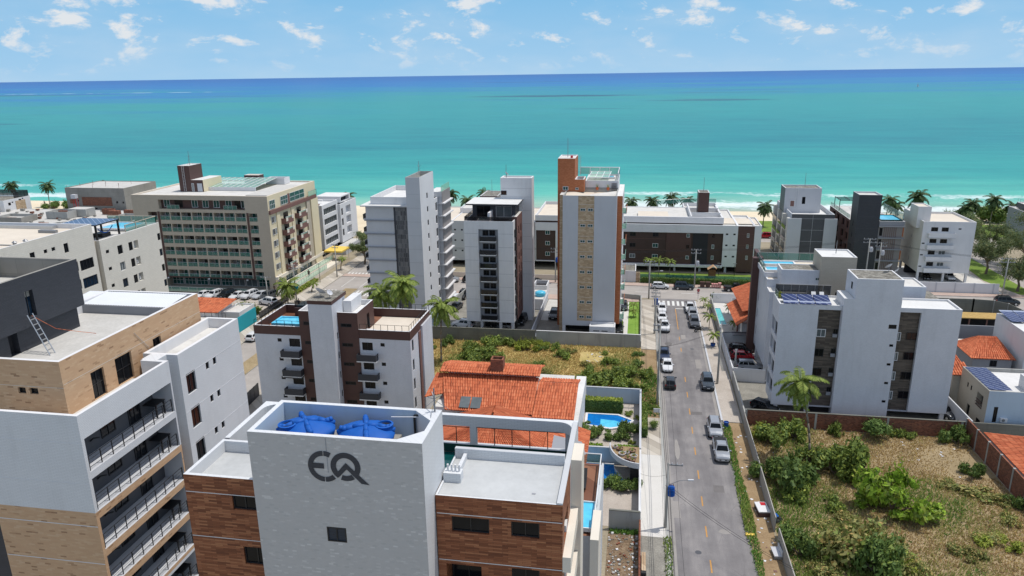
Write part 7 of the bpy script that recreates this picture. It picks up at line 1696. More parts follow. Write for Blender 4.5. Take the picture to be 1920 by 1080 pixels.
# ground cover nobody could count
def grass(name, label, x0, x1, y0, y1, n, mats, h=.4, w=.10, seed=1, z=0.01, keep=None, grad=None):
    rng = np.random.default_rng(seed); P = np.empty((n, 3)); P[:, 0] = x0+(x1-x0)*rng.random(n); P[:, 1] = y0+(y1-y0)*rng.random(n)
    f = (np.sin(P[:, 0]*.45+seed)+np.sin(P[:, 1]*.37+2*seed)+np.sin((P[:, 0]+P[:, 1])*.23)+np.sin(P[:, 0]*1.3-P[:, 1]*.9)*.6)/3.6+.25*rng.normal(size=n)
    if grad is not None: f = f+grad(P[:, 0], P[:, 1])
    hh = h*(.45+.8*rng.random(n)+.9*rng.random(n)**6)*(1+.5*np.clip(f, -1, 1)); k = np.clip(((f+1)/2*len(mats)).astype(int), 0, len(mats)-1)
    if keep is not None: m = keep(P[:, 0], P[:, 1], f); P, hh, k, f = P[m], hh[m], k[m], f[m]
    n = len(P); a = rng.random(n)*6.283; U = np.zeros((n, 3)); U[:, 0] = .35*np.cos(a)*hh; U[:, 1] = .35*np.sin(a)*hh; U[:, 2] = hh*.5; P[:, 2] = z+hh*.45
    b2 = a+1.57+.6*rng.normal(size=n); V = np.zeros((n, 3)); V[:, 0] = np.cos(b2)*w; V[:, 1] = np.sin(b2)*w
    o = link(name, quads_mesh(name, P, U, V, [M[m] for m in mats], k)); tag(o, label, 'grass', None, 'stuff'); return o
grass('dry_grass', 'dry yellow grass and weeds covering the overgrown lot', -39.5, 1.2, 101.4, 124, 42000, ['drygrass', 'drygrass', 'drygrass', 'drygrass', 'olivegrass', 'olivegrass', 'greengrass'], .26, .07, 2, keep=lambda x, y, f: ~((x > -9) & (x < -2) & (y > 116.5) & (y < 121) & (f < .25)))
grass('dry_grass', 'brown dry grass and creepers covering the lot at the lower right', 15.7, 43.1, 50, 96, 72000, ['brngrass', 'drygrass', 'brngrass', 'olivegrass', 'olivegrass', 'greengrass', 'leaf'], .25, .06, 5, grad=lambda x, y: np.clip(.55*(30-x)/14-.75*(y-76)/20, -.6, .6), keep=lambda x, y, f: ~((y > 86) & (x > 29) & (f < -.9)))
grass('verge_grass', 'green grass strip along the right edge of the road', 12.35, 13.55, 58, 96, 4200, ['greengrass', 'greengrass', 'leaf'], .28, .06, 3, keep=lambda x, y, f: np.abs(x-12.95) < .45+.25*f)
grass('verge_grass', 'green weeds spilling over the left kerb at the bottom', 3.75, 4.75, 50, 68.5, 1600, ['greengrass', 'leaf'], .3, .07, 4, keep=lambda x, y, f: np.abs(x-4.2) < .35+.3*f)
grass('weeds', 'weeds along the wall foot of the rubble lot', -1.9, 1.1, 68.4, 69.1, 350, ['greengrass'], .3, .06, 6)
grass('verge_weeds', 'weeds on the unpaved verge left of the road', 1.4, 4.0, 97, 112, 1500, ['drygrass', 'greengrass', 'leaf'], .4, .08, 8)
b = MB(); rr = random.Random(9)
for i in range(420):
    x = -1.9+3.0*rr.random(); y = 50+18.5*rr.random(); s = .05+.16*rr.random()**2; a = rr.random()*3
    b.prism([(x+s*math.cos(a+q), y+s*math.sin(a+q)) for q in (0, 1.7, 3.0, 4.6)], .02, .03+s*.6, M[rr.choice(['raw_conc', 'conc_wall', 'red_brick', 'white', 'conc_dark'])])
o = b.build('rubble'); tag(o, 'stones and broken rubble strewn over the dirt lot at the bottom', 'rubble', None, 'stuff')
b = MB()
for i in range(150):
    x, y = rr.choice([(13.4+1.9*rr.random(), 60+33*rr.random()), (17+25*rr.random(), 84+11*rr.random()), (-8+7*rr.random(), 116+6*rr.random())]); s = .06+.16*rr.random(); a = rr.random()*3
    b.prism([(x+s*math.cos(a+q), y+s*math.sin(a+q)) for q in (0, 1.7, 3.0, 4.6)], .04, .07, M[rr.choice(['white', 'lgrey', 'white', 'mauve'])])
o = b.build('litter'); tag(o, 'scraps of pale litter along the verge and in the lots', 'litter', None, 'stuff')
# ================================================================== VEHICLES
def paint(name, c, rough=.25, metal=.0):
    m, t, b = new_mat(name, rough, .5); b.inputs['Metallic'].default_value = metal
    tc = t.n('ShaderNodeTexCoord'); n = noise(t, tc.outputs['Object'], 1.5, 4); c = lin(c)
    t.l(mixc(t, n, tuple(x*.88 for x in c), c), b.inputs['Base Color']); b.inputs['Coat Weight'].default_value = .4
    t.l(math_(t, 'ADD', rough-.05, math_(t, 'MULTIPLY', n, .15)), b.inputs['Roughness']); return m
PAINT = dict(white=paint('white_car_paint', '#d9dadb'), silver=paint('silver_car_paint', '#a9acb0', .3, .5), black=paint('black_car_paint', '#15171a'), grey=paint('grey_car_paint', '#4c4f54', .3, .3), blue=paint('navy_car_paint', '#1b2a48'), red=paint('red_car_paint', '#a8141f'), slate=paint('slate_car_paint', '#2f3a44'), cover=paint('silver_car_cover', '#c9ccd0', .5, .4))
M['tyre'] = flat('tyre_rubber', '#1a1a1b', .9); M['lamp'] = flat('headlight_glass', '#d7dde2', .1); M['tail'] = flat('tail_light', '#8e1418', .2); M['car_glass'] = glassy('car_glass', '#0f1418', .05); M['trim'] = flat('black_trim', '#1c1d1f', .6)
SH = dict(  # length, half width, wheel r, axle x (front,rear), stations (x, zb, zt, hw), cabin(x base front, roof front, roof rear, base rear, belt, roof z)
 hatch=(4.0, .86, .31, (1.25, -1.2), [(2.0, .34, .58, .62), (1.9, .25, .74, .76), (1.55, .22, .86, .84), (.95, .2, .98, .86), (-1.3, .2, 1.0, .86), (-1.85, .24, .98, .82), (-2.0, .34, .78, .70)], (1.05, .3, -1.45, -1.92, .95, 1.5)),
 sedan=(4.5, .88, .31, (1.4, -1.3), [(2.25, .34, .56, .62), (2.12, .25, .70, .78), (1.7, .22, .84, .85), (.95, .2, .94, .88), (-1.3, .2, .98, .88), (-2.05, .24, 1.0, .82), (-2.25, .36, .84, .70)], (1.0, .25, -.95, -1.75, .92, 1.45)),
 suv=(4.5, .93, .36, (1.4, -1.35), [(2.25, .42, .75, .70), (2.12, .3, .92, .84), (1.7, .27, 1.05, .91), (1.0, .26, 1.14, .93), (-1.5, .26, 1.16, .93), (-2.1, .3, 1.14, .9), (-2.25, .44, .95, .8)], (1.05, .45, -1.75, -2.12, 1.1, 1.72)),
 pickup=(5.2, .93, .39, (1.65, -1.55), [(2.6, .45, .8, .72), (2.46, .33, .98, .86), (2.0, .3, 1.1, .92), (1.3, .3, 1.16, .93), (-.6, .3, 1.14, .93), (-2.45, .34, 1.14, .92), (-2.6, .5, 1.1, .88)], (1.3, .75, -.45, -.85, 1.1, 1.78)))
def car_mesh(kind, color):
    L, W, wr, ax, st, cab = SH[kind]; pm = PAINT[color]
    b = MB(); secs = []
    for (x, zb, zt, hw) in st:
        zm = zb+(zt-zb)*.55
        half = [(0, zb), (hw*.88, zb), (hw*.98, zb+.12), (hw, zm), (hw*.93, zt-.03), (hw*.80, zt), (0, zt+.03)]
        secs.append([(x, y, z) for y, z in half]+[(x, -y, z) for y, z in half[-2:0:-1]])
    n = len(secs[0])
    for a, c in zip(secs[:-1], secs[1:]):
        for i in range(n):
            j = (i+1) % n; b.quad(a[i], a[j], c[j], c[i], pm if i not in (0, n-1, 1, n-2) else M['trim'])
    b.poly(secs[0][::-1], pm); b.poly(secs[-1], pm)
    # grille, bumper trim and plates
    x0 = st[0][0]; b.box(x0-.02, x0+.015, -st[0][3]*.62, st[0][3]*.62, st[0][1]+.08, st[0][1]+.2, M['trim']); b.box(x0+.012, x0+.02, -.22, .22, st[0][1]+.1, st[0][1]+.2, M['white_metal'])
    x1 = st[-1][0]; b.box(x1-.015, x1+.01, -st[-1][3]*.8, st[-1][3]*.8, st[-1][1], st[-1][1]+.12, M['trim'])
    # cabin: roof skin and pillars
    bf, rf_, rr_, br, zb, zr = cab; hb = W*.9; hr = W*.70
    A = [(bf, hb, zb), (rf_, hr, zr-.04), (rr_, hr, zr-.05), (br, hb, zb)]; C = [(x, -y, z) for x, y, z in A]
    m = (rf_+rr_)/2
    for s in (1, -1):
        b.quad((rf_, 0, zr), (m, 0, zr+.03), (m, s*hr*.75, zr), (rf_, s*hr*.75, zr-.02), pm); b.quad((m, 0, zr+.03), (rr_, 0, zr-.01), (rr_, s*hr*.75, zr-.03), (m, s*hr*.75, zr), pm)
        b.quad((rf_, s*hr*.75, zr-.02), (m, s*hr*.75, zr), (m, s*hr, zr-.03), (rf_, s*hr, zr-.04), pm); b.quad((m, s*hr*.75, zr), (rr_, s*hr*.75, zr-.03), (rr_, s*hr, zr-.05), (m, s*hr, zr-.03), pm)
    b.quad(A[0], A[1], A[2], A[3], pm); b.quad(C[3], C[2], C[1], C[0], pm); b.quad(C[0], C[1], A[1], A[0], pm); b.quad(A[3], A[2], C[2], C[3], pm)
    if kind == 'pickup': b.box(-2.5, -.95, -.8, .8, 1.1, 1.17, M['trim'])
    for s in (1, -1): b.box(bf-.22, bf-.02, s*(W+.16), s*(W-.05), zb+.02, zb+.17, pm)
    if kind in ('suv', 'pickup') :
        for s in (1, -1): b.box(rr_+.1, rf_-.1, s*(hr-.06), s*(hr-.02), zr-.02, zr+.05, M['trim'])
    for axx in ax:
        for s in (1, -1):
            b.tube((axx, s*(W-.06), wr), (axx, s*(W+.004), wr), wr*1.16, wr*1.16, 16, M['trim'])
    body = b.mesh('body', smooth=False)
    g = MB()
    def lerp(p, q, t): return tuple(p[i]+(q[i]-p[i])*t for i in range(3))
    def inset(a, c, d, e, k0, k1, o):
        # quad a-c-d-e shrunk, pushed out by o
        lo0 = lerp(a, e, k0); lo1 = lerp(a, e, k1); up0 = lerp(c, d, k0); up1 = lerp(c, d, k1)
        q = [lerp(lo0, up0, .12), lerp(lo0, up0, .88), lerp(lo1, up1, .88), lerp(lo1, up1, .12)]
        g.poly([(p[0]+o[0], p[1]+o[1], p[2]+o[2]) for p in q], M['car_glass'])
    inset(C[0], C[1], A[1], A[0], .06, .94, (.012, 0, .008)); inset(A[3], A[2], C[2], C[3], .08, .92, (-.012, 0, .008))
    for s, Q in ((1, A), (-1, C)):
        a, c, d, e = Q
        for k0, k1 in (((.09, .5), (.54, .93)) if kind != 'suv' else ((.09, .42), (.46, .72), (.75, .95))): inset(a, c, d, e, k0, k1, (0, s*.012, .004))
    glass = g.mesh('window')
    w = MB(); w.tube((0, -.11, 0), (0, .11, 0), wr, wr, 18, M['tyre']); wheel = w.mesh('wheel')
    w = MB(); w.tube((0, -.118, 0), (0, .118, 0), wr*.64, wr*.60, 10, M['alu']); rim = w.mesh('rim')
    h = MB(); x, zb_, zt_, hw = st[1]; h.box(x-.1, x+.07, hw*.55, hw*.93, zt_-.2, zt_-.06, M['lamp']); hl = h.mesh('headlight')
    h = MB(); h.box(x-.1, x+.07, -hw*.93, -hw*.55, zt_-.2, zt_-.06, M['lamp']); hr_ = h.mesh('headlight')
    x, zb_, zt_, hw = st[-2]; h = MB(); h.box(x-.1, x+.06, hw*.66, hw*.99, zt_-.26, zt_-.06, M['tail']); tl = h.mesh('tail_light'); h = MB(); h.box(x-.1, x+.06, -hw*.99, -hw*.66, zt_-.26, zt_-.06, M['tail']); tr_ = h.mesh('tail_light')
    return dict(body=body, glass=glass, wheel=wheel, rim=rim, lights=[hl, hr_], tails=[tl, tr_], W=W, wr=wr, ax=ax)
PROTO = {}
def car(kind, color, x, y, rz, label, group=None, name='parked_car', z=.006, cat='car'):
    key = (kind, color)
    if key not in PROTO:
        q = car_mesh(kind, color); r = empty(name, x, y, z, R(rz)); r.name = name
        link('body', q['body'], r); link('window', q['glass'], r)
        for a in q['ax']:
            for s in (-1, 1):
                w = link('wheel', q['wheel'], r, (a, s*(q['W']-.085), q['wr'])); link('rim', q['rim'], w)
        for me in q['lights']: link('headlight', me, r)
        for me in q['tails']: link('tail_light', me, r)
        PROTO[key] = r
    else:
        r = copy_tree(PROTO[key]); r.location = (x, y, z); r.rotation_euler = (0, 0, R(rz))
        for k in ('group',):
            if k in r: del r[k]
    tag(r, label, cat, group); return r
CS = 'cars parked along the street on the left kerb'; CR = 'cars parked along the street on the right kerb'; CA = 'cars on the avenue'; CH = 'cars parked at the hotel'; CL = 'cars in the tower parking lots'
S = -90   # front towards the camera
car('hatch', 'white', 5.5, 146.2, S, 'white car nearest the zebra crossing on the left kerb', CS); car('sedan', 'white', 5.4, 140.6, S, 'white car in the middle of three on the left kerb', CS); car('pickup', 'white', 5.7, 135.2, S, 'white pickup-style car, nearest the camera of three white ones on the left kerb', CS)
car('pickup', 'blue', 5.2, 120.2, S, 'navy blue pickup with a dark load bed under the left pole', CS); car('sedan', 'white', 5.6, 115.5, S, 'white sedan right in front of the navy pickup', CS); car('hatch', 'black', 5.8, 108.4, 90, 'black hatchback alone on the left kerb beside the bushes', CS)
car('pickup', 'white', 11.1, 147.4, S, 'white pickup parked furthest along the right kerb', CR); car('suv', 'silver', 11.4, 143.0, S, 'pale silver car behind the white pickup on the right kerb', CR); car('suv', 'grey', 11.4, 138.0, S, 'grey car behind the motorcycle on the right kerb', CR)
car('suv', 'slate', 11.5, 109.0, S, 'slate and silver SUV alone on the right kerb by the tall pole', CR); car('suv', 'silver', 11.2, 93.4, S, 'silver SUV just ahead of the silver pickup at the right verge', CR); car('pickup', 'silver', 11.45, 87.4, S, 'silver pickup with dark bed nearest the camera at the right verge', CR)
car('hatch', 'white', 5.5, 162.9, 0, 'white hatchback on the avenue in front of the clipped hedge', CA); car('suv', 'slate', 10.7, 162.9, 0, 'dark grey SUV on the avenue left of the transformer pole', CA); car('pickup', 'black', 21.9, 162.7, 0, 'black pickup on the avenue right of the brown bins', CA)
car('suv', 'silver', -43.4, 162.8, 0, 'silver car on the avenue seen between the two white towers', CA); car('suv', 'black', -38.0, 162.8, 0, 'black SUV on the avenue seen just left of the strip tower', CA); car('hatch', 'black', -22.6, 162.8, 0, 'black car on the avenue behind the strip tower', CA); car('suv', 'black', 75.4, 159.4, -6, 'black estate car driving on the avenue at the right edge', CA, 'car')
car('suv', 'red', 36.6, 219.5, 180, 'red car on the beach road left of the grey block', None, 'car')
for i, (x, y, k, c, l) in enumerate([(-95.4, 143.8, 'sedan', 'white', 'leftmost white car under the hotel terrace'), (-92.6, 143.8, 'suv', 'white', 'second car from the left at the hotel, white SUV'), (-90.0, 144.2, 'suv', 'black', 'dark car between white ones at the hotel'), (-87.2, 144.2, 'sedan', 'white', 'white sedan right of the dark car at the hotel'), (-84.6, 144.6, 'suv', 'white', 'white SUV left of the covered car at the hotel'), (-82.2, 145.2, 'sedan', 'cover', 'car under a shiny silver cover at the hotel'), (-80.0, 144.6, 'suv', 'grey', 'grey car by the hotel stairs'), (-78.0, 140.4, 'suv', 'white', 'white SUV parked apart near the leaning pole')]): car(k, c, x, y, -105 if i < 6 else (-100 if i == 6 else 160), l, CH)
car('suv', 'white', -32.6, 131.2, 170, 'white car half under the strip tower on its left', CL); car('sedan', 'silver', -25.0, 131.4, 170, 'silver car under the strip tower on its right', CL); car('suv', 'black', -21.9, 135.2, -95, 'black car beside the strip tower flank', CL); car('suv', 'white', -38.2, 146.5, -100, 'white car in the lot left of the strip tower', CL); car('suv', 'black', -37.2, 150.4, -95, 'dark car behind the white one left of the strip tower', CL); car('suv', 'blue', -35.4, 153.4, -95, 'navy car furthest back left of the strip tower', CL); car('sedan', 'black', -36.8, 142, -100, 'dark car near the palm left of the strip tower', CL)
car('suv', 'black', -15.9, 139.3, -90, 'dark blue-black car in the drive left of the orange tower', CL); car('suv', 'black', -2.9, 133.0, -90, 'black car under the right balconies of the orange tower', CL); car('hatch', 'black', -2.3, 147.0, -90, 'small black car at the far end of the drive by the lawn', CL); car('hatch', 'white', -16.6, 126.6, 180, 'white car roof just behind the lot wall between both towers', CL)
car('hatch', 'red', 18.2, 121.2, 0, 'red hatchback in the parking by the brown edge wall', CL); car('hatch', 'black', 18.4, 124.8, 0, 'dark hatchback above the red one by the brown edge wall', CL); car('suv', 'silver', 18.9, 116.6, 0, 'silver car below the red one by the brown edge wall', CL)
car('sedan', 'black', 66.2, 178.6, -90, 'black car under the white balcony block, left', CL); car('hatch', 'white', 71.4, 178.6, -90, 'white car under the white balcony block, right', CL); car('sedan', 'grey', 43.2, 103.2, -60, 'grey car roof behind the right end of the red brick wall', CL); car('hatch', 'black', 18.9, 101.4, -40, 'dark car in the shade left of the bluish-white block', CL)
car('hatch', 'white', -71.0+.9, 119.6, 90, 'white car on the left avenue in front of the teal wall', None)

def motorcycle(x, y, rz, label):
    r = empty('motorcycle', x, y, .006, R(rz), label, 'motorcycle')
    for a in (.65, -.65):
        b = MB(); b.tube((a, -.06, .3), (a, .06, .3), .3, .3, 16, M['tyre']); w = link('wheel', b.mesh('wheel'), r)
        b = MB(); b.tube((a, -.065, .3), (a, .065, .3), .18, .18, 10, M['alu']); link('rim', b.mesh('rim'), w)
    b = MB(); b.prism([(-.35, -.16), (.35, -.13), (.35, .13), (-.35, .16)], .35, .75, M['black']); b.path([(.65, 0, .3), (.45, 0, .95)], .04, 6, M['alu']); b.path([(-.65, 0, .3), (-.2, 0, .5)], .04, 6, M['alu']); link('body', b.mesh('body'), r)
    b = MB(); b.prism([(-.85, -.13), (.05, -.14), (.05, .14), (-.85, .13)], .75, .86, M['trim']); link('seat', b.mesh('seat'), r)
    b = MB(); b.prism([(.05, -.16), (.4, -.1), (.4, .1), (.05, .16)], .75, .98, M['black']); link('fuel_tank', b.mesh('fuel_tank'), r)
    b = MB(); b.path([(.42, -.38, 1.06), (.48, 0, .98), (.42, .38, 1.06)], .025, 5, M['black']); link('handlebar', b.mesh('handlebar'), r)
motorcycle(12.0, 134.3, 25, 'black motorcycle parked behind the grey car on the right kerb')
motorcycle(17.6, 101.2, 60, 'black motorcycle in the shaded yard left of the bluish-white block'); motorcycle(-17.4, 162.6, -90, 'motorcycle riding on the avenue between the two towers')

# ================================================================== STREET FURNITURE
INS = []
def pole(x, y, h, label, arms=((0, h_) for h_ in ()), trafo=None, lamp=None, r=.17, name='utility_pole', ang=0.0, arm=1.1, side=False):
    o = empty(name, x, y, 0, ang, label, 'utility pole')
    b = MB(); b.tube((0, 0, 0), (0, 0, h), r, r*.62, 8, M['conc_wall']); link('pole', b.mesh('pole', smooth=True), o)
    for i, z in enumerate((h-.15, h-.9) if h > 6 and not side else (h-.15,)):
        b = MB(); b.box(-arm if not side else 0, arm, -.06, .06, z-.06, z+.06, M['grey_metal']); a = link('crossarm', b.mesh('crossarm'), o)
        if not INS:
            b = MB(); b.lathe((0, 0, 0), [(.05, 0), (.07, .06), (.04, .1), (.06, .16), (.02, .22)], 6, M['lgrey']); INS.append(b.mesh('insulator'))
        for q in ((-arm*.9, -arm*.3, arm*.3, arm*.9) if not side else (arm*.25, arm*.6, arm*.95)): link('insulator', INS[0], a, (q, 0, z+.06))
    if trafo:
        b = MB(); b.lathe((.42, -.1, trafo[1]), [(.34, 0), (.36, .1), (.36, 1.0), (.3, 1.1), (.1, 1.15)], 12, M[trafo[0]]); b.box(.02, .12, -.16, .16, trafo[1]+.2, trafo[1]+.8, M['grey_metal'])
        for q in (-.2, .05, .3): b.tube((.42+q*.6, -.1, trafo[1]+1.1), (.42+q*.7, -.1, trafo[1]+1.4), .04, .03, 6, M['mauve'])
        for k in range(5): b.box(.42-.36-.02, .42+.38, -.1-.42, -.1-.36, trafo[1]+.2+.14*k, trafo[1]+.27+.14*k, M[trafo[0]])
        link('transformer', b.mesh('transformer'), o)
    if lamp:
        b = MB(); b.path([(0, 0, lamp[2]-.6), (lamp[0]*.6, lamp[1]*.6, lamp[2]), (lamp[0], lamp[1], lamp[2]+.05)], .035, 6, M['grey_metal']); b.obox((lamp[0], lamp[1]), (lamp[0], lamp[1]), .6, .2, lamp[2], lamp[2]+.12, M['lgrey']); link('lamp_arm', b.mesh('lamp_arm'), o)
    return o
pole(4.0, 70.2, 7.8, 'concrete pole with a bright blue transformer and lamp arm, left kerb near the bottom', trafo=('tank_blue', 4.1), lamp=(2.1, .25, 5.8), side=True, arm=1.5); pole(3.7, 101.1, 12.5, 'tall concrete pole at the end of the garden pavement, left kerb', arm=1.0); pole(3.75, 131.9, 8.2, 'concrete pole behind the white cars on the left kerb', arm=.8); pole(13.1, 109.9, 9.8, 'tall concrete pole on the right pavement beside the slate SUV', ang=1.4); pole(16.35, 115.3, 3.9, 'short grey pole in the parking in front of the silver car', arm=.2, r=.2)
pole(2.9, 154.5, 8.4, 'pole with street lamp at the end of the left pavement', lamp=(2.2, .2, 6.2), ang=.0); pole(13.1, 164.3, 8.9, 'pole with a grey box transformer in front of the dark brown facade', trafo=('lgrey', 5.2)); pole(4.05, 144.3, 5.0, 'thin pole beside the foremost white car near the crossing', arm=.5, r=.1); pole(-18.5, 164.9, 8.2, 'pole with a blue transformer on the avenue between the two towers', trafo=('tank_blue', 5.0)); pole(77.2, 165.6, 8.3, 'pole with crossarms in front of the trees at the right edge', lamp=None, arm=1.4)
pole(-72.3, 142.2, 8.6, 'pole with a green sign at the foot of the hotel ramp', lamp=(1.6, .3, 7.9)); pole(-71.8, 163.3, 8.3, 'pole on the hotel pavement corner by the avenue', arm=.8); pole(-79.0, 142.3, 5.6, 'leaning dark pole in the hotel car park', arm=1.2); pole(50.0, 167.5, 11.5, 'left of the twin poles behind the beige machine tower', arm=1.3, trafo=('lgrey', 8.6)); pole(52.6, 168.0, 10.6, 'right of the twin poles behind the beige machine tower', arm=1.2, trafo=('lgrey', 7.8))
b = MB(); b.lathe((-72.05, 142.0, 3.6), [(0, -.55), (.35, -.42), (.55, 0), (.35, .42), (0, .55)], 10, M['leaf_bright'], cap=False)
o = b.build('round_sign'); o.data.materials[0] = M['teal_wall']; tag(o, 'round green sign hung on the pole by the hotel ramp', 'sign')
def lamp(x, y, h, label):
    o = empty('street_lamp', x, y, 0, 0, label, 'street lamp'); b = MB(); b.tube((0, 0, 0), (0, 0, h), .07, .05, 6, M['black']); link('pole', b.mesh('pole'), o); b = MB(); b.box(-.45, .45, -.1, .1, h, h+.1, M['grey_metal']); link('lamp_head', b.mesh('lamp_head'), o)
lamp(-73.9, 158.1, 4.6, 'thin double-headed lamp beside the hotel ramp'); lamp(23.1, 175.5, 3.0, 'black lamp post on the lawn in front of the white strip across the avenue'); lamp(19.5, 175.5, 3.0, 'black lamp post left of the white strip on the lawn across the avenue')
# stop sign
o = empty('stop_sign', 13.1, 153.0, .13, 0, 'red stop sign on a thin post at the corner of the avenue', 'traffic sign')
b = MB(); b.tube((0, 0, 0), (0, 0, 2.9), .035, .035, 6, M['grey_metal']); link('post', b.mesh('post'), o)
b = MB(); b.poly([(.34*math.cos(R(22.5+45*i)), -.05, 2.6+.34*math.sin(R(22.5+45*i))) for i in range(8)], M['red_paint']); b.poly([(.36*math.cos(R(22.5+45*i)), -.045, 2.6+.36*math.sin(R(22.5+45*i))) for i in range(8)], M['white']); pl = link('plate', b.mesh('plate'), o)
fc = bpy.data.curves.new('lettering', 'FONT'); fc.body = 'PARE'; fc.size = .24; fc.align_x = 'CENTER'; fc.align_y = 'CENTER'
fo = bpy.data.objects.new('lettering', fc); COL.objects.link(fo); bpy.context.view_layer.update(); fme = bpy.data.meshes.new_from_object(fo.evaluated_get(bpy.context.evaluated_depsgraph_get())); bpy.data.objects.remove(fo)
fme.materials.clear(); fme.materials.append(M['white']); link('lettering', fme, pl, (0, -.056, 2.6), (math.pi/2, 0, 0))
b = MB(); b.poly([(.24*math.cos(R(20*i)), -.05, 2.02+.24*math.sin(R(20*i))) for i in range(18)], M['red_paint']); b.poly([(.18*math.cos(R(20*i)), -.055, 2.02+.18*math.sin(R(20*i))) for i in range(18)], M['white']); b.obox((-.15, -.058), (1, 0), .3, .001, 1.99, 2.04, M['black']); link('round_plate', b.mesh('round_plate'), o)
def bin_(x, y, w, h, mat, label, group):
    o = empty('waste_bin', x, y, .12, 0, label, 'bin', group); b = MB(); b.prism([(-w*.44, -.36), (w*.44, -.36), (w*.44, .36), (-w*.44, .36)], .12, h, M[mat]); link('body', b.mesh('body'), o)
    b = MB(); b.prism([(-w*.5, -.42), (w*.5, -.42), (w*.5, .42), (-w*.5, .42)], h, h+.1, M[mat]); link('lid', b.mesh('lid'), o)
    for s in (-1, 1): b = MB(); b.tube((s*w*.3, .3, .1), (s*w*.3+.05, .3, .1), .1, .1, 8, M['black']); link('wheel', b.mesh('wheel'), o)
M['pinkbin'] = flat('pink_plastic', '#c98f8a', .5)
bin_(14.9, 164.7, 1.1, 1.15, 'brown', 'left brown wheeled waste container at the kerb across the avenue', None); bin_(16.1, 164.7, 1.1, 1.15, 'brown', 'right brown wheeled waste container at the kerb across the avenue', None)
for i, x in enumerate((17.1, 17.6, 18.1)): bin_(x, 164.7, .42, .8, 'pinkbin', 'small pale pink bin in the row right of the brown containers', 'small pink bins')
bin_(18.7, 164.7, .62, 1.0, 'pinkbin', 'bigger pink bin at the right end of the bin row', None)
o = empty('waste_bin', 12.9, 95.2, .01, 0, 'blue barrel bin at the end of the kerb above the silver SUV', 'bin'); b = MB(); b.lathe((0, 0, 0), [(.3, 0), (.34, .8), (.36, .82), (.3, .84), (.28, .7), (0, .68)], 14, M['bin_blue'], cap=False); link('body', b.mesh('body'), o)
o = empty('telephone_booth', 4.35, 149.2, .13, 0, 'blue box on a stand behind the foremost white car by the crossing', 'street box'); b = MB(); b.box(-.4, .4, -.3, .3, .3, 1.6, M['bin_blue']); link('box', b.mesh('box'), o); b = MB(); b.tube((0, 0, 0), (0, 0, .3), .06, .06, 6, M['grey_metal']); link('stand', b.mesh('stand'), o)
o = empty('rubbish_heap', 14.75, 74.8, .03, .12, 'discarded white board with a red patch on old pallets against the precast fence', 'rubbish'); b = MB(); b.box(-.75, .5, -1.0, 1.0, .55, .68, M['white']); b.box(-.2, .35, .3, .9, .682, .70, M['red_paint']); link('board', b.mesh('board'), o); b = MB(); [b.box(-.7, .45, -.95+.3*i, -.8+.3*i, 0, .54, M['brown']) for i in range(7)]; link('pallet', b.mesh('pallet'), o)
for i, (x, y, s) in enumerate(((15.9, 74.1, .35), (16.3, 73.6, .3), (16.0, 73.1, .28))): b = MB(); b.lathe((x, y, .0), [(s, 0), (s*1.15, s*.5), (s*.6, s*1.1), (.05, s*1.4)], 9, M['black'] if i else M['tank_blue']); tag(b.build('rubbish_bag'), '%s rubbish bag dumped behind the end of the precast fence' % ('blue' if i == 0 else 'black'), 'rubbish bag', 'rubbish bags by the fence end')
o = empty('concrete_bench', 14.9, 67.2, .03, .1, 'pale concrete seat with backrest by the lower piece of precast fence', 'bench'); b = MB(); b.box(-.4, .4, -.8, .8, .3, .42, M['lgrey']); link('seat', b.mesh('seat'), o); b = MB(); b.box(.3, .4, -.8, .8, .422, .9, M['lgrey']); link('backrest', b.mesh('backrest'), o); [link('leg', (lambda m: (m.box(-.35, .35, q, q+.2, 0, .298, M['conc_wall']), m.mesh('leg'))[1])(MB()), o) for q in (-.7, .5)]
b = MB(); b.box(12.7, 13.3, 75.4, 76.0, .035, .07, M['dgrey']); tag(b.build('drain_cover'), 'dark square drain cover on the right verge beside the grass', 'drain cover')
b = MB(); b.prism([(12.3, 70.0), (13.2, 70.0), (13.2, 70.4), (12.3, 70.4)], .01, .2, M['yellow_cloth']); tag(b.build('kerb_ramp'), 'yellow painted kerb ramp across the grass strip', 'kerb ramp')
o = empty('hand_cart', 1.7, 63.5, .13, 0, 'old wooden plank cart leaning by the brown wall at the bottom of the left pavement', 'cart'); b = MB(); b.box(-.2, .2, -1.5, 1.5, .3, .4, M['tan_stone']); link('plank', b.mesh('plank'), o); b = MB(); b.tube((-.25, -1.6, .25), (.25, -1.6, .25), .25, .25, 12, M['black']); link('wheel', b.mesh('wheel'), o)
o = empty('notice_board', 3.55, 97.2, .05, 0, 'small white notice board on legs at the end of the garden pavement', 'sign'); b = MB(); b.box(-.45, .45, -.04, .04, .6, 1.2, M['white']); link('board', b.mesh('board'), o); [link('leg', (lambda m: (m.box(q, q+.06, -.03, .03, 0, .6, M['grey_metal']), m.mesh('leg'))[1])(MB()), o) for q in (-.4, .34)]
o = empty('water_tank', -19.6, 146.5, 0, 0, 'pale blue round water tank on the white utility block between the two towers', 'water tank'); b = MB(); b.lathe((0, 0, 2.3), [(1.0, 0), (1.15, .5), (1.1, .8), (.6, 1.05), (0, 1.1)], 18, M['pool'], cap=False); link('tank_body', b.mesh('tank_body', smooth=True), o)
u = Bld('utility_block', 'small white flat-roofed utility block with the pale blue tank between the two towers', 'building', -20, 147); u.vol(-21.8, -18.7, 144, 151, 0, 2.28, 'white', {}, par=0); u.vol(-21.8, -18.8, 151.02, 155.5, 0, 3.2, 'white', {'f': []}, par=.8, roof='shade_dark')
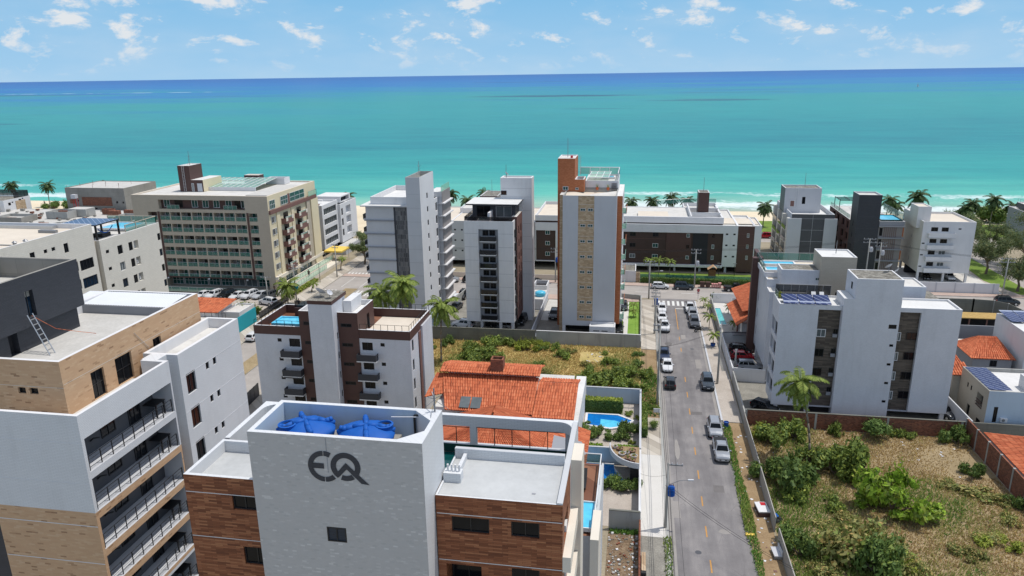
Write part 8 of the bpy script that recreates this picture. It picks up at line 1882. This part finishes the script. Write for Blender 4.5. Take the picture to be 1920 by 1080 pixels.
P_ = Bld('playhouse', 'small wooden playhouse with a sloping brown roof on the lawn across the avenue', 'playhouse', 17.5, 174); P_.part('roof', lambda b: [b.quad((16.7, 173, 2.0), (18.0, 173, 2.9), (18.0, 175, 2.9), (16.7, 175, 2.0), M['tan']), b.quad((18.0, 173, 2.9), (18.8, 173, 2.2), (18.8, 175, 2.2), (18.0, 175, 2.9), M['tan'])]); P_.box('wall', 17.0, 18.6, 173.2, 174.8, 0, 2.0, 'deck')
# cables
def cable(label, pts, n=1, sp=.5, sag=.5, r=.018, axis=(1, 0)):
    b = MB()
    for k in range(n):
        off = (k-(n-1)/2)*sp; pp = []
        for a, c in zip(pts[:-1], pts[1:]):
            for i in range(12):
                t = i/12; pp.append((a[0]+(c[0]-a[0])*t+axis[0]*off, a[1]+(c[1]-a[1])*t+axis[1]*off, a[2]+(c[2]-a[2])*t-sag*4*t*(1-t)))
        e = pts[-1]; pp.append((e[0]+axis[0]*off, e[1]+axis[1]*off, e[2])); b.path(pp, r, 4, M['trim'])
    tag(b.build('power_line'), label, 'power line')
cable('power lines running along the left kerb between the tall poles', [(4.0, 30, 8.0), (4.0, 70.2, 7.85), (3.7, 101.1, 12.5), (3.75, 131.9, 8.2), (2.9, 154.5, 8.4)], 3, .75, .7)
cable('low bundled cable along the left kerb poles', [(4.1, 30, 5.2), (4.1, 70.2, 5.0), (3.8, 101.1, 6.0), (3.85, 131.9, 5.5), (3.0, 154.5, 6.0)], 2, .2, .6, .03)
cable('power lines strung along the avenue in front of the brown facade', [(-60, 165, 8.5), (-18.5, 164.9, 8.3), (13.1, 164.3, 8.9), (50, 167.5, 11.4), (77.2, 165.6, 8.3), (120, 165, 8.5)], 3, .7, .8, .022, (0, 1))
cable('drop cables crossing the road from the blue transformer pole', [(4.0, 70.2, 5.2), (15.4, 60.5, 3.2)], 2, .4, .5, .016); cable('cable crossing the road between the tall poles', [(3.7, 101.1, 9.0), (13.1, 109.9, 9.2)], 2, .3, .4, .016); cable('cables crossing the avenue from the corner pole to the transformer pole', [(2.9, 154.5, 7.8), (13.1, 164.3, 8.0)], 2, .3, .3, .018)
cable('cables over the hotel car park', [(-79.0, 142.3, 5.5), (-95, 146, 5.0)], 3, .5, .3, .018, (0, 1)); cable('drop cable from the blue transformer pole to the left garden wall', [(4.0, 70.2, 6.5), (1.3, 76, 3.0)], 1, 0, .3, .014)

# ================================================================== PEOPLE AND BOAT
def person(x, y, z, rz, label, shirt, trousers, stride=.22):
    o = empty('person', x, y, z, R(rz), label, 'person')
    me = bpy.data.meshes.new('body')
    V = [(0, 0, .95), (0, 0, 1.2), (0, 0, 1.42), (0, .01, 1.52), (0, .02, 1.64), (0, .02, 1.74), (.10, 0, .9), (.11, stride*.6, .5), (.11, stride*.9, .09), (.11, stride*1.4, .04), (-.10, 0, .9), (-.11, -stride*.4, .5), (-.11, -stride*.9, .1), (-.11, -stride*.5, .04), (.19, 0, 1.4), (.26, -.06, 1.13), (.27, .06, .9), (.27, .1, .8), (-.19, 0, 1.4), (-.26, .06, 1.13), (-.27, .2, .93), (-.27, .26, .85)]
    E_ = [(0, 1), (1, 2), (2, 3), (3, 4), (4, 5), (0, 6), (6, 7), (7, 8), (8, 9), (0, 10), (10, 11), (11, 12), (12, 13), (2, 14), (14, 15), (15, 16), (16, 17), (2, 18), (18, 19), (19, 20), (20, 21)]
    me.from_pydata(V, E_, []); b = link('body', me, o); b.data.materials.append(M['skin'])
    md = b.modifiers.new('Skin', 'SKIN'); rad = [.14, .13, .14, .06, .10, .085, .085, .06, .045, .035, .085, .06, .045, .035, .06, .045, .035, .03, .06, .045, .035, .03]
    for i, sv in enumerate(me.skin_vertices[0].data): sv.radius = (rad[i], rad[i]); sv.use_root = (i == 0)
    md2 = b.modifiers.new('Subsurf', 'SUBSURF'); md2.levels = 1; md2.render_levels = 1
    c = MB(); c.lathe((0, 0, .93), [(.19, 0), (.18, .15), (.21, .45), (.12, .53)], 10, shirt, cap=False); c.path([(.19, 0, 1.4), (.265, -.03, 1.2)], [.085, .07], 7, shirt); c.path([(-.19, 0, 1.4), (-.265, .03, 1.2)], [.085, .07], 7, shirt); link('shirt', c.mesh('shirt'), o)
    c = MB(); c.path([(.08, 0, .98), (.11, stride*.6, .5), (.11, stride*.9, .14)], [.125, .09, .075], 8, trousers); c.path([(-.08, 0, .98), (-.11, -stride*.4, .5), (-.11, -stride*.9, .14)], [.125, .09, .075], 8, trousers); link('trousers', c.mesh('trousers'), o)
    c = MB(); c.lathe((0, .0, 1.62), [(.115, 0), (.12, .1), (.08, .18), (0, .2)], 10, M['black']); link('hair', c.mesh('hair'), o)
M['skin'] = flat('skin', '#8a5f48', .6, .3, 0, .05)
person(-77.6, 160.2, .8, 20, 'person in dark clothes walking up the hotel ramp', M['black'], M['trim']); person(-81.2, 149.6, .02, -60, 'person in dark clothes standing by the hotel corner', M['trim'], M['black'], .05); person(-232.5, 254.5, -.25, 0, 'person standing alone on the far left beach near the palms', M['trim'], M['blue_cloth'] if 'blue_cloth' in M else M['black'], .06)
person(-70.5, 139.5, .12, 0, 'person seen small behind the dish-topped roof on the left pavement', M['black'], M['trim'], .1)
o = empty('sailboat', 717, 2165, -1.0, .4, 'tiny white sailboat far out on the sea at the right', 'sailboat')
b = MB(); b.poly([(-3, -1, 1), (3, -1, 1), (4.5, 0, 1.2), (3, 1, 1), (-3, 1, 1)], M['white']); b.poly([(-3, -1, 1), (-2.5, 0, 0), (3, 0, 0), (4.5, 0, 1.2), (3, -1, 1)], M['white']); b.poly([(-3, 1, 1), (3, 1, 1), (4.5, 0, 1.2), (3, 0, 0), (-2.5, 0, 0)], M['white']); b.poly([(-3, -1, 1), (-3, 1, 1), (-2.5, 0, 0)], M['white']); link('hull', b.mesh('hull'), o)
b = MB(); b.tube((.5, 0, 1), (.5, 0, 11), .1, .06, 6, M['alu']); b.poly([(.4, .05, 2), (-3, .05, 2.2), (.4, .05, 10.5)], M['white']); b.poly([(.6, .05, 2), (4, .05, 1.6), (.6, .05, 9)], M['white']); link('sail', b.mesh('sail'), o)
for i, (x, y, c) in enumerate([(-91, 250, 'red_paint'), (-89, 254, 'bin_blue'), (-52, 256, 'bin_blue'), (-47, 257, 'bin_blue'), (-55, 258, 'tank_blue'), (8, 256, 'bin_blue')]):
    o = empty('beach_umbrella', x, y, -.3, 0, 'open %s beach umbrella on the sand %s' % ('red' if i == 0 else 'blue', ['left of the slatted tower', 'left of the slatted tower', 'right of the slatted tower', 'beyond the strip tower roof', 'at the water behind the beach palm', 'right of the orange tower'][i]), 'beach umbrella'); b = MB(); b.tube((0, 0, 0), (0, 0, 2.2), .03, .03, 5, M['white']); link('pole', b.mesh('pole'), o); b = MB(); b.lathe((0, 0, 1.9), [(1.3, 0), (.7, .35), (0, .5)], 8, M[c], cap=False); link('canopy', b.mesh('canopy'), o)

# ================================================================== LIGHT, SKY, CAMERA
SUNV = Vector((.33, .14, 1.0)).normalized()      # towards the sun: right of the view, a little seaward, high
el = math.asin(SUNV.z); az = math.atan2(SUNV.x, SUNV.y)
sun = bpy.data.lights.new('sun', 'SUN'); sun.energy = SUNE; sun.angle = R(.53); sun.color = (1, .95, .88)
so = bpy.data.objects.new('sun', sun); COL.objects.link(so); so.rotation_euler = SUNV.to_track_quat('Z', 'Y').to_euler(); so.location = (0, 0, 120)
w = bpy.data.worlds.new('World'); SC.world = w; w.use_nodes = True
t = NT(w.node_tree); bg = w.node_tree.nodes['Background']
sk = t.n('ShaderNodeTexSky', _sky_type='NISHITA', _sun_disc=False, _sun_elevation=el, _sun_rotation=az, _altitude=50.0, _air_density=1.0, _dust_density=.6, _ozone_density=2.0)
tc = t.n('ShaderNodeTexCoord'); s = t.n('ShaderNodeSeparateXYZ'); t.l(tc.outputs['Generated'], s.inputs[0])
eln = math_(t, 'ARCSINE', s.outputs[2]); azn = math_(t, 'ARCTAN2', s.outputs[0], s.outputs[1])
# clear marine air: pale blue towards the horizon, the physical sky above
low = ramp(t, [(0, tuple(q/SKYS for q in SKY0)), (.35, tuple(q/SKYS for q in SKY1)), (1, tuple(q/SKYS for q in SKY2))]); t.l(math_(t, 'DIVIDE', eln, .25, True), low.inputs[0])
hs = t.n('ShaderNodeHueSaturation', Saturation=.62); t.l(sk.outputs[0], hs.inputs['Color'])
up_ = ramp(t, [(.10, (0, 0, 0)), (.45, (1, 1, 1))]); t.l(math_(t, 'DIVIDE', eln, 1.0, True), up_.inputs[0])
base = mixc(t, up_.outputs[0], low.outputs[0], hs.outputs[0])
cv = t.n('ShaderNodeCombineXYZ'); t.l(math_(t, 'MULTIPLY', azn, 20.0), cv.inputs[0]); t.l(math_(t, 'MULTIPLY', eln, 38.0), cv.inputs[1])
n1 = noise(t, cv.outputs[0], 1.0, 7, .62, .25); n2 = noise(t, mapping(t, cv.outputs[0], (.35, .6, 1), (3.3, 1.7, 0)), 1.0, 3, .5)
f = math_(t, 'ADD', math_(t, 'MULTIPLY', n1, .72), math_(t, 'MULTIPLY', n2, .34))
band = ramp(t, [(0, (0, 0, 0)), (.012, (.4,)*3), (.04, (1, 1, 1)), (.5, (1, 1, 1))]); t.l(math_(t, 'DIVIDE', eln, 1.2, True), band.inputs[0])
c1 = ramp(t, [(.556, (0, 0, 0)), (.64, (1, 1, 1))]); t.l(f, c1.inputs[0])
veil = ramp(t, [(.42, (0, 0, 0)), (.66, (1, 1, 1))]); t.l(n2, veil.inputs[0])
cl = math_(t, 'MAXIMUM', math_(t, 'MULTIPLY', c1.outputs[0], band.outputs[0]), math_(t, 'MULTIPLY', math_(t, 'MULTIPLY', veil.outputs[0], n1), .30))
col = mixc(t, math_(t, 'MULTIPLY', cl, .9), base, (CLOUD, CLOUD*1.02, CLOUD*1.04))
t.l(col, bg.inputs[0]); bg.inputs[1].default_value = SKYS

cam = bpy.data.cameras.new('camera'); co = bpy.data.objects.new('camera', cam); COL.objects.link(co); SC.camera = co
cam.sensor_width = 36; cam.lens = 36*1379/1920; cam.clip_start = .5; cam.clip_end = 200000
def nz(a): l = math.sqrt(sum(q*q for q in a)); return tuple(q/l for q in a)
up = Vector((-.0151, 1, 401/1379)).normalized(); yd = Vector((245, 401+.0151*245, -1379)); yd = (yd-up*yd.dot(up)).normalized(); xd = yd.cross(up)
# rows of the world-from-camera rotation are the world axes seen in camera space
co.matrix_world = Matrix(((*xd, 0), (*yd, 0), (*up, 47.0), (0, 0, 0, 1)))
SC.view_settings.view_transform = 'Standard'; SC.view_settings.look = 'None'; SC.view_settings.exposure = EXPO; SC.view_settings.gamma = 1
SC.cycles.max_bounces = 8; SC.cycles.transparent_max_bounces = 12
